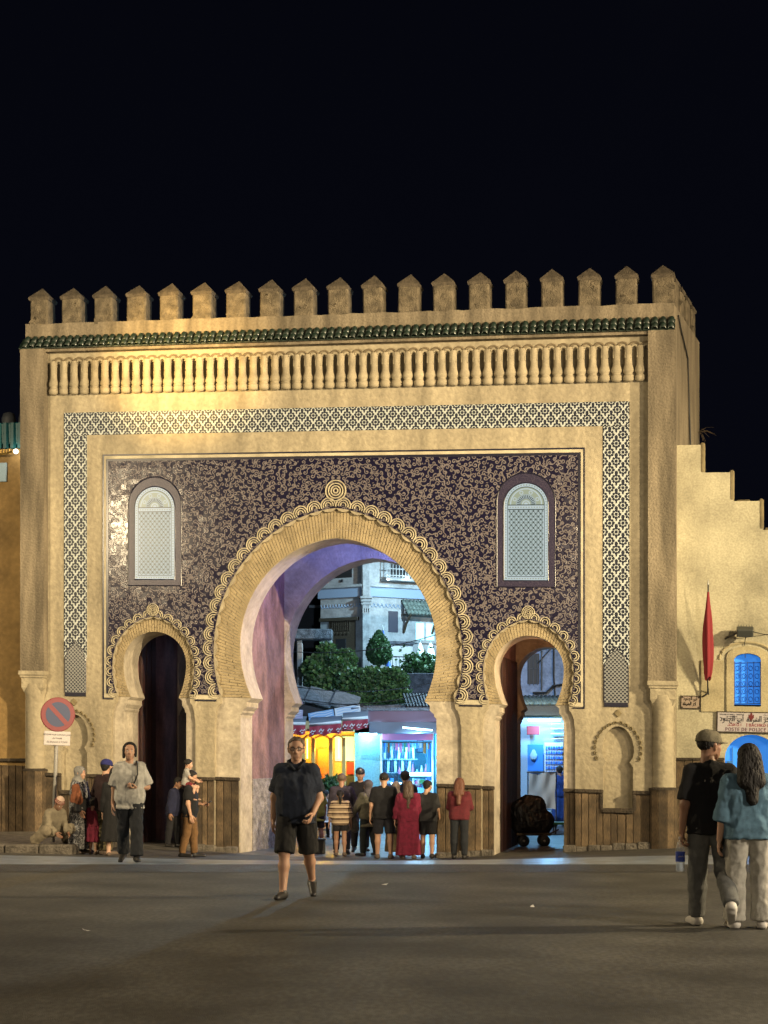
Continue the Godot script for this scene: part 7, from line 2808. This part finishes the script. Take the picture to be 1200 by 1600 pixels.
	person("barelegged woman in black skirt half hidden behind the pale t-shirt", {
		"at": Vector2(-4.86, -28.9), "yaw": 195.0, "H": 1.58, "cell": 0.02, "skin": light,
		"top": {"mat": cloth(lin(0.012, 0.012, 0.014)), "sleeve": 1.9, "hem": -0.02},
		"bottom": {"kind": "skirt", "mat": cloth(lin(0.012, 0.012, 0.014)), "length": 0.36, "flare": 0.115, "folds": 8}, "shoes": M.shoe_tan, "sandals": true, "hair": "long"})
	p = person("person in dark navy jacket waiting inside the left small arch", {
		"at": Vector2(-4.55, -34.6), "yaw": 60.0, "H": 1.5, "cell": 0.02, "skin": brown, "lean": 12.0, "nod": 10.0,
		"top": {"mat": cloth(lin(0.015, 0.02, 0.07)), "sleeve": 1.95, "hem": -0.07, "ease": 0.03, "called": "jacket"},
		"bottom": {"kind": "trousers", "mat": cloth(lin(0.015, 0.015, 0.02)), "ease": 0.016}, "shoes": M.shoe_black, "hair": "short"})
	# ---- father with a child on his shoulders
	p = person("man in black t-shirt and brown trousers carrying a child, reading his phone", {
		"at": Vector2(-3.76, -31.0), "yaw": 82.0, "H": 1.66, "cell": 0.018, "skin": tan, "nod": 22.0,
		"legs": [7, 6, -5, 8, 3], "armR": [4, 8, 12, 0], "armL": [-4, 6, 92, 14],
		"top": {"mat": cloth(lin(0.011, 0.012, 0.016)), "sleeve": 0.75, "hem": -0.06, "ease": 0.018, "called": "t_shirt"},
		"bottom": {"kind": "trousers", "mat": cloth(lin(0.30, 0.16, 0.06)), "ease": 0.014, "leg": 0.032}, "shoes": M.shoe_black, "hair": "short"})
	hand = p.transform * (grip.left as Vector3)
	var ph := thing("phone", "dark phone in the hand of the man carrying a child", "phone", "", Transform3D(Basis(Vector3.UP, 1.4) * Basis(Vector3.RIGHT, 0.9), hand + Vector3(0.03, 0.02, 0.0)))
	st = st_new()
	box(st, Vector3.ZERO, Vector3(0.075, 0.15, 0.01), 0.003)
	part("case", st, M.black, ph)
	st = st_new()
	box(st, Vector3(0, 0, -0.006), Vector3(0.067, 0.138, 0.002), 0.0)
	part("screen", st, M.goods_dark, ph)
	person("curly haired small child in white top and red shorts riding on shoulders", {
		"at": Vector2(-3.84, -31.0), "yaw": 82.0, "H": 0.92, "lift": 1.1, "cell": 0.014, "skin": light,
		"legs": [72, 84, 72, 84, 14], "armL": [42, 8, 30, 10], "armR": [40, 8, 34, 10], "lean": 8.0,
		"top": {"mat": cloth(lin(0.6, 0.58, 0.54)), "sleeve": 0.7, "hem": -0.02, "ease": 0.014},
		"bottom": {"kind": "shorts", "mat": cloth(lin(0.28, 0.03, 0.04)), "length": 0.7}, "hair": "curly"})
	# ---- the crowd under the middle arch
	person("man in grey purple shirt holding hands with the headscarfed woman", {
		"at": Vector2(-0.92, -34.75), "yaw": 180.0, "H": 1.72, "wide": 1.08, "skin": brown, "legs": [5, 3, -6, 10, 2], "armR": [6, 24, 8, -8], "armL": [4, 10, 10, 0],
		"top": {"mat": cloth(lin(0.06, 0.05, 0.085)), "sleeve": 1.8, "hem": -0.06, "ease": 0.02},
		"bottom": {"kind": "trousers", "mat": cloth(lin(0.015, 0.015, 0.022))}, "shoes": M.shoe_black, "hair": "cropped", "hair_mat": M.hair_grey})
	var stripe := plain(Color(1, 1, 1), 0.9)
	stripe.albedo_texture = tex.stripes
	stripe.uv1_triplanar = true
	stripe.uv1_world_triplanar = true
	stripe.uv1_scale = Vector3(4, 4.6, 4)
	person("girl in brown and cream striped top and dark shorts seen from behind", {
		"at": Vector2(-0.93, -34.0), "yaw": 182.0, "H": 1.38, "wide": 1.05, "skin": brown, "legs": [6, 4, -5, 10, 1], "armL": [2, 16, 10, 0], "armR": [2, 14, 10, 0],
		"top": {"mat": stripe, "sleeve": 1.2, "hem": -0.05, "ease": 0.034, "flare": 0.012},
		"bottom": {"kind": "shorts", "mat": cloth(lin(0.015, 0.015, 0.022)), "length": 0.6}, "shoes": M.shoe_tan, "hair": "ponytail", "hair_len": 0.2})
	p = person("man in black t-shirt and black cap coming out through the crowd", {
		"at": Vector2(-0.53, -35.6), "yaw": 4.0, "H": 1.82, "wide": 1.05, "skin": tan, "legs": [8, 4, -6, 10, 2], "face": true,
		"top": {"mat": cloth(lin(0.012, 0.012, 0.014)), "sleeve": 0.8}, "bottom": {"kind": "trousers", "mat": cloth(lin(0.02, 0.02, 0.025))},
		"shoes": M.shoe_black, "hair": "cropped", "hat": "cap", "hat_mat": M.shoe_black})
	ht = grip.head
	st = st_new()
	box(st, Vector3(0, 0.1, 0.088), Vector3(0.035, 0.03, 0.012), 0.005)
	part("cap_badge", st, M.shoe_white, p, ht.origin, ht.basis)
	person("woman in grey headscarf and olive tunic looking left among the crowd", {
		"at": Vector2(-0.33, -34.2), "yaw": -142.0, "H": 1.6, "wide": 1.05, "skin": tan, "legs": [6, 4, -5, 8, 2], "armL": [16, 22, 8, -8], "armR": [6, 8, 14, 0],
		"top": {"mat": cloth(lin(0.21, 0.2, 0.15)), "sleeve": 1.9, "hem": -0.14, "ease": 0.03, "called": "tunic"},
		"bottom": {"kind": "trousers", "mat": cloth(lin(0.02, 0.03, 0.035)), "ease": 0.02}, "shoes": M.shoe_black, "hair": "", "hat": "headscarf", "hat_mat": cloth(lin(0.13, 0.12, 0.15))})
	bag = thing("shopping_bag", "pale shopping bag hanging beside the headscarfed woman", "bag", "", Transform3D(Basis(Vector3.UP, 0.2), Vector3(-0.72, 0.1, -34.3)))
	part("sack", skin_of([bone(Vector3(-0.1, 0.2, 0), Vector3(-0.1, -0.12, 0), 0.06, 0.09), bone(Vector3(0.1, 0.2, 0), Vector3(0.1, -0.12, 0), 0.06, 0.09)], 0.018, 0.05, 0.012, 12.0, 2).mesh(), cloth(lin(0.36, 0.34, 0.3)), bag)
	st = st_new(false)
	tube(st, [Vector3(-0.08, 0.24, 0), Vector3(0, 0.42, 0), Vector3(0.08, 0.24, 0)], 0.01, 5)
	part("handles", st, M.cloth_beige, bag)
	person("broad man in black t-shirt and black shorts with bare calves, seen from behind", {
		"at": Vector2(0.0, -33.3), "yaw": 180.0, "H": 1.77, "wide": 1.1, "skin": tan, "legs": [6, 4, -4, 6, 3], "armL": [0, 12, 12, 0], "armR": [6, 12, 16, 0],
		"top": {"mat": cloth(lin(0.011, 0.012, 0.018)), "sleeve": 0.8, "hem": -0.06, "ease": 0.024},
		"bottom": {"kind": "shorts", "mat": cloth(lin(0.012, 0.013, 0.025)), "length": 0.95, "leg": 0.05, "ease": 0.018}, "shoes": M.shoe_tan, "hair": "cropped"})
	person("woman in beige top and long khaki skirt half hidden by the magenta dress", {
		"at": Vector2(0.25, -33.9), "yaw": 176.0, "H": 1.56, "skin": tan,
		"top": {"mat": cloth(lin(0.30, 0.22, 0.17)), "sleeve": 1.9, "ease": 0.02},
		"bottom": {"kind": "skirt", "mat": cloth(lin(0.17, 0.13, 0.07)), "length": 0.46, "flare": 0.1}, "shoes": M.shoe_black, "hair": "", "hat": "headscarf", "hat_mat": cloth(lin(0.3, 0.24, 0.22))})
	person("woman with long brown hair in a floor length magenta red dress", {
		"at": Vector2(0.5, -32.95), "yaw": 180.0, "H": 1.6, "wide": 1.1, "cell": 0.02, "skin": light, "legs": [7, 4, -5, 8, 2], "armL": [4, 14, 14, 0], "armR": [4, 13, 16, 0],
		"top": {"mat": cloth(lin(0.26, 0.012, 0.055)), "sleeve": 1.85, "hem": -0.04, "ease": 0.022, "flare": 0.01},
		"bottom": {"kind": "skirt", "mat": cloth(lin(0.26, 0.012, 0.055)), "length": 0.475, "flare": 0.105, "folds": 8}, "shoes": M.shoe_tan, "hair": "long", "hair_len": 0.42, "hair_mat": M.hair_brown, "wrinkle": 0.012})
	person("man in dark grey t-shirt and black shorts lit blue at the right pier", {
		"at": Vector2(0.9, -33.0), "yaw": 172.0, "H": 1.58, "skin": tan, "legs": [3, 3, -8, 6, 2], "armL": [10, 10, 60, 20], "armR": [6, 10, 30, 0], "nod": 8.0, "look": -30.0,
		"top": {"mat": cloth(lin(0.04, 0.04, 0.045)), "sleeve": 0.85, "hem": -0.05, "ease": 0.026},
		"bottom": {"kind": "shorts", "mat": cloth(lin(0.013, 0.013, 0.018)), "length": 0.9, "ease": 0.018}, "shoes": M.shoe_black, "hair": "short"})
	person("tall man in dark jacket behind the woman in magenta, facing the stall", {
		"at": Vector2(0.46, -34.6), "yaw": 176.0, "H": 1.78, "skin": tan,
		"top": {"mat": cloth(lin(0.02, 0.03, 0.06)), "sleeve": 1.9, "ease": 0.025}, "bottom": {"kind": "trousers", "mat": cloth(lin(0.02, 0.02, 0.025))}, "shoes": M.shoe_black, "hair": "short"})
	person("long haired woman in red top and dark jeans standing at the right pier", {
		"at": Vector2(1.51, -32.06), "yaw": 172.0, "H": 1.59, "wide": 1.06, "cell": 0.019, "skin": light, "legs": [2, 2, -4, 5, 2], "armL": [24, 9, 96, 22], "armR": [24, 9, 96, 22], "nod": 12.0,
		"top": {"mat": cloth(lin(0.2, 0.022, 0.035)), "sleeve": 1.6, "hem": -0.035, "ease": 0.02},
		"bottom": {"kind": "trousers", "mat": cloth(lin(0.022, 0.027, 0.036)), "leg": 0.028, "ease": 0.012}, "shoes": M.shoe_black, "hair": "long", "hair_len": 0.4, "hair_mat": M.hair_auburn})
	person("person in lime yellow t-shirt half hidden behind the striding man", {
		"at": Vector2(-1.56, -37.0), "yaw": 200.0, "H": 1.5, "skin": brown, "armR": [2, 12, 14, 0],
		"top": {"mat": cloth(lin(0.42, 0.45, 0.08)), "sleeve": 0.8, "hem": -0.12, "ease": 0.03}, "bottom": {"kind": "shorts", "mat": cloth(lin(0.02, 0.02, 0.02)), "length": 0.9}, "shoes": M.shoe_black, "hair": "short"})
	person("person in white shirt sitting by the restaurant posts", {
		"at": Vector2(-1.52, -41.4), "yaw": 150.0, "H": 1.55, "lift": 0.0, "skin": tan, "legs": [82, 82, 82, 82, 6], "armL": [30, 8, 50, 10], "armR": [30, 8, 50, 10],
		"top": {"mat": cloth(lin(0.6, 0.58, 0.56)), "sleeve": 0.9}, "bottom": {"kind": "trousers", "mat": cloth(lin(0.03, 0.03, 0.03))}, "shoes": M.shoe_black, "hair": "short"})
	person("person in bright blue robe at the right rim of the right arch", {
		"at": Vector2(4.72, -43.0), "yaw": 200.0, "H": 1.6, "skin": brown,
		"top": {"mat": cloth(lin(0.03, 0.1, 0.42)), "sleeve": 1.9, "ease": 0.03}, "bottom": {"kind": "skirt", "mat": cloth(lin(0.03, 0.1, 0.42)), "length": 0.44, "flare": 0.1}, "shoes": M.shoe_black, "hair": "short"})
	covered_cart()

func camo_mat() -> StandardMaterial3D:
	var m := plain(Color(0.8, 0.8, 0.8), 0.9)
	m.albedo_texture = tex.camo
	m.uv1_triplanar = true
	m.uv1_world_triplanar = true
	m.uv1_scale = Vector3.ONE * 1.8
	return m

func water_bottle(at: Vector3) -> void:
	var b := thing("water_bottle", "large clear water bottle with blue label in the capped man's hand", "bottle", "", Transform3D(Basis.IDENTITY, at))
	var clear := plain(Color(0.92, 0.96, 1.0, 0.16), 0.08)
	clear.transparency = BaseMaterial3D.TRANSPARENCY_ALPHA
	var st := st_new(false)
	lathe(st, [Vector2(0.0, -0.15), Vector2(0.036, -0.148), Vector2(0.041, -0.135), Vector2(0.039, -0.115), Vector2(0.042, -0.1), Vector2(0.042, 0.03), Vector2(0.04, 0.06), Vector2(0.03, 0.1), Vector2(0.015, 0.13), Vector2(0.0135, 0.15)], 20)
	part("shell", st, clear, b)
	st = st_new(false)
	lathe(st, [Vector2(0.0, -0.143), Vector2(0.034, -0.14), Vector2(0.037, -0.11), Vector2(0.038, -0.04), Vector2(0.0, -0.04)], 16)
	var water := plain(Color(0.8, 0.9, 1.0, 0.3), 0.1)
	water.transparency = BaseMaterial3D.TRANSPARENCY_ALPHA
	part("water", st, water, b)
	st = st_new(false)
	lathe(st, [Vector2(0.0427, -0.055), Vector2(0.0427, 0.035)], 20)
	part("label", st, plain(lin(0.02, 0.05, 0.34), 0.5), b)
	st = st_new(false)
	lathe(st, [Vector2(0.016, 0.15), Vector2(0.017, 0.17), Vector2(0.0, 0.172)], 14)
	part("cap", st, M.sign_white, b)
	st = st_new()
	pen(st, [vs([-0.024, -0.006, -0.016, 0.006, -0.01, -0.005, -0.003, 0.006, 0.004, -0.004, 0.012, 0.006, 0.022, -0.004])], Vector2(0, -0.008), 1.0, 0.002, 0.0445)
	part("label_mark", st, M.sign_white, b)

func covered_cart() -> void:
	var at := Vector3(3.32, ground_y(3.32, -35.0), -35.1)
	var c := thing("covered_cart", "dark loaded handcart under a tarpaulin inside the right arch", "cart", "", Transform3D(Basis.IDENTITY.scaled(Vector3.ONE * 0.9), at))
	var g := [bone(Vector3(-0.3, 0.85, 0), Vector3(0.02, 0.95, 0.05), 0.3, 0.22), bone(Vector3(-0.1, 0.6, 0.1), Vector3(0.2, 0.62, 0.0), 0.26, 0.24), bone(Vector3(-0.35, 0.5, 0), Vector3(0.15, 0.48, 0.05), 0.2, 0.2), bone(Vector3(-0.2, 1.12, 0), Vector3(0.05, 1.08, 0.05), 0.12, 0.1)]
	part("tarpaulin", skin_of(g, 0.022, 0.12, 0.03, 6.0, 14).mesh(), grained(lin(0.012, 0.011, 0.012), 0.5, "grain", Vector3.ONE * 2.0), c)
	var st := st_new()
	for y in [0.62, 0.85]:
		var loop := []
		for i in 17:
			var a := TAU * i / 16.0
			loop.append(Vector3(-0.05 + cos(a) * 0.46, y + 0.05 * sin(a * 2.0), sin(a) * 0.36))
		tube(st, loop, 0.01, 5)
	part("rope", st, M.slate, c)
	st = st_new()
	box(st, Vector3(-0.05, 0.3, 0), Vector3(0.85, 0.06, 0.5), 0.01)
	tube(st, [Vector3(0.35, 0.32, 0.2), Vector3(0.55, 0.42, 0.2)], 0.02, 6)
	part("bed", st, M.wood[3], c)
	for k in 2:
		for s in [-1, 1]:
			st = st_new(false)
			lathe(st, [Vector2(0.0, -0.02), Vector2(0.13, -0.025), Vector2(0.14, 0.0), Vector2(0.13, 0.025), Vector2(0.0, 0.02)], 20)
			var w := part("wheel", st, M.black, c, Vector3(-0.3 + 0.5 * k, 0.14, 0.24 * s), Basis(Vector3.RIGHT, PI / 2))
			st = st_new(false)
			lathe(st, [Vector2(0.0, -0.035), Vector2(0.03, -0.035), Vector2(0.03, 0.035), Vector2(0.0, 0.035)], 12)
			part("hub", st, M.steel, w)
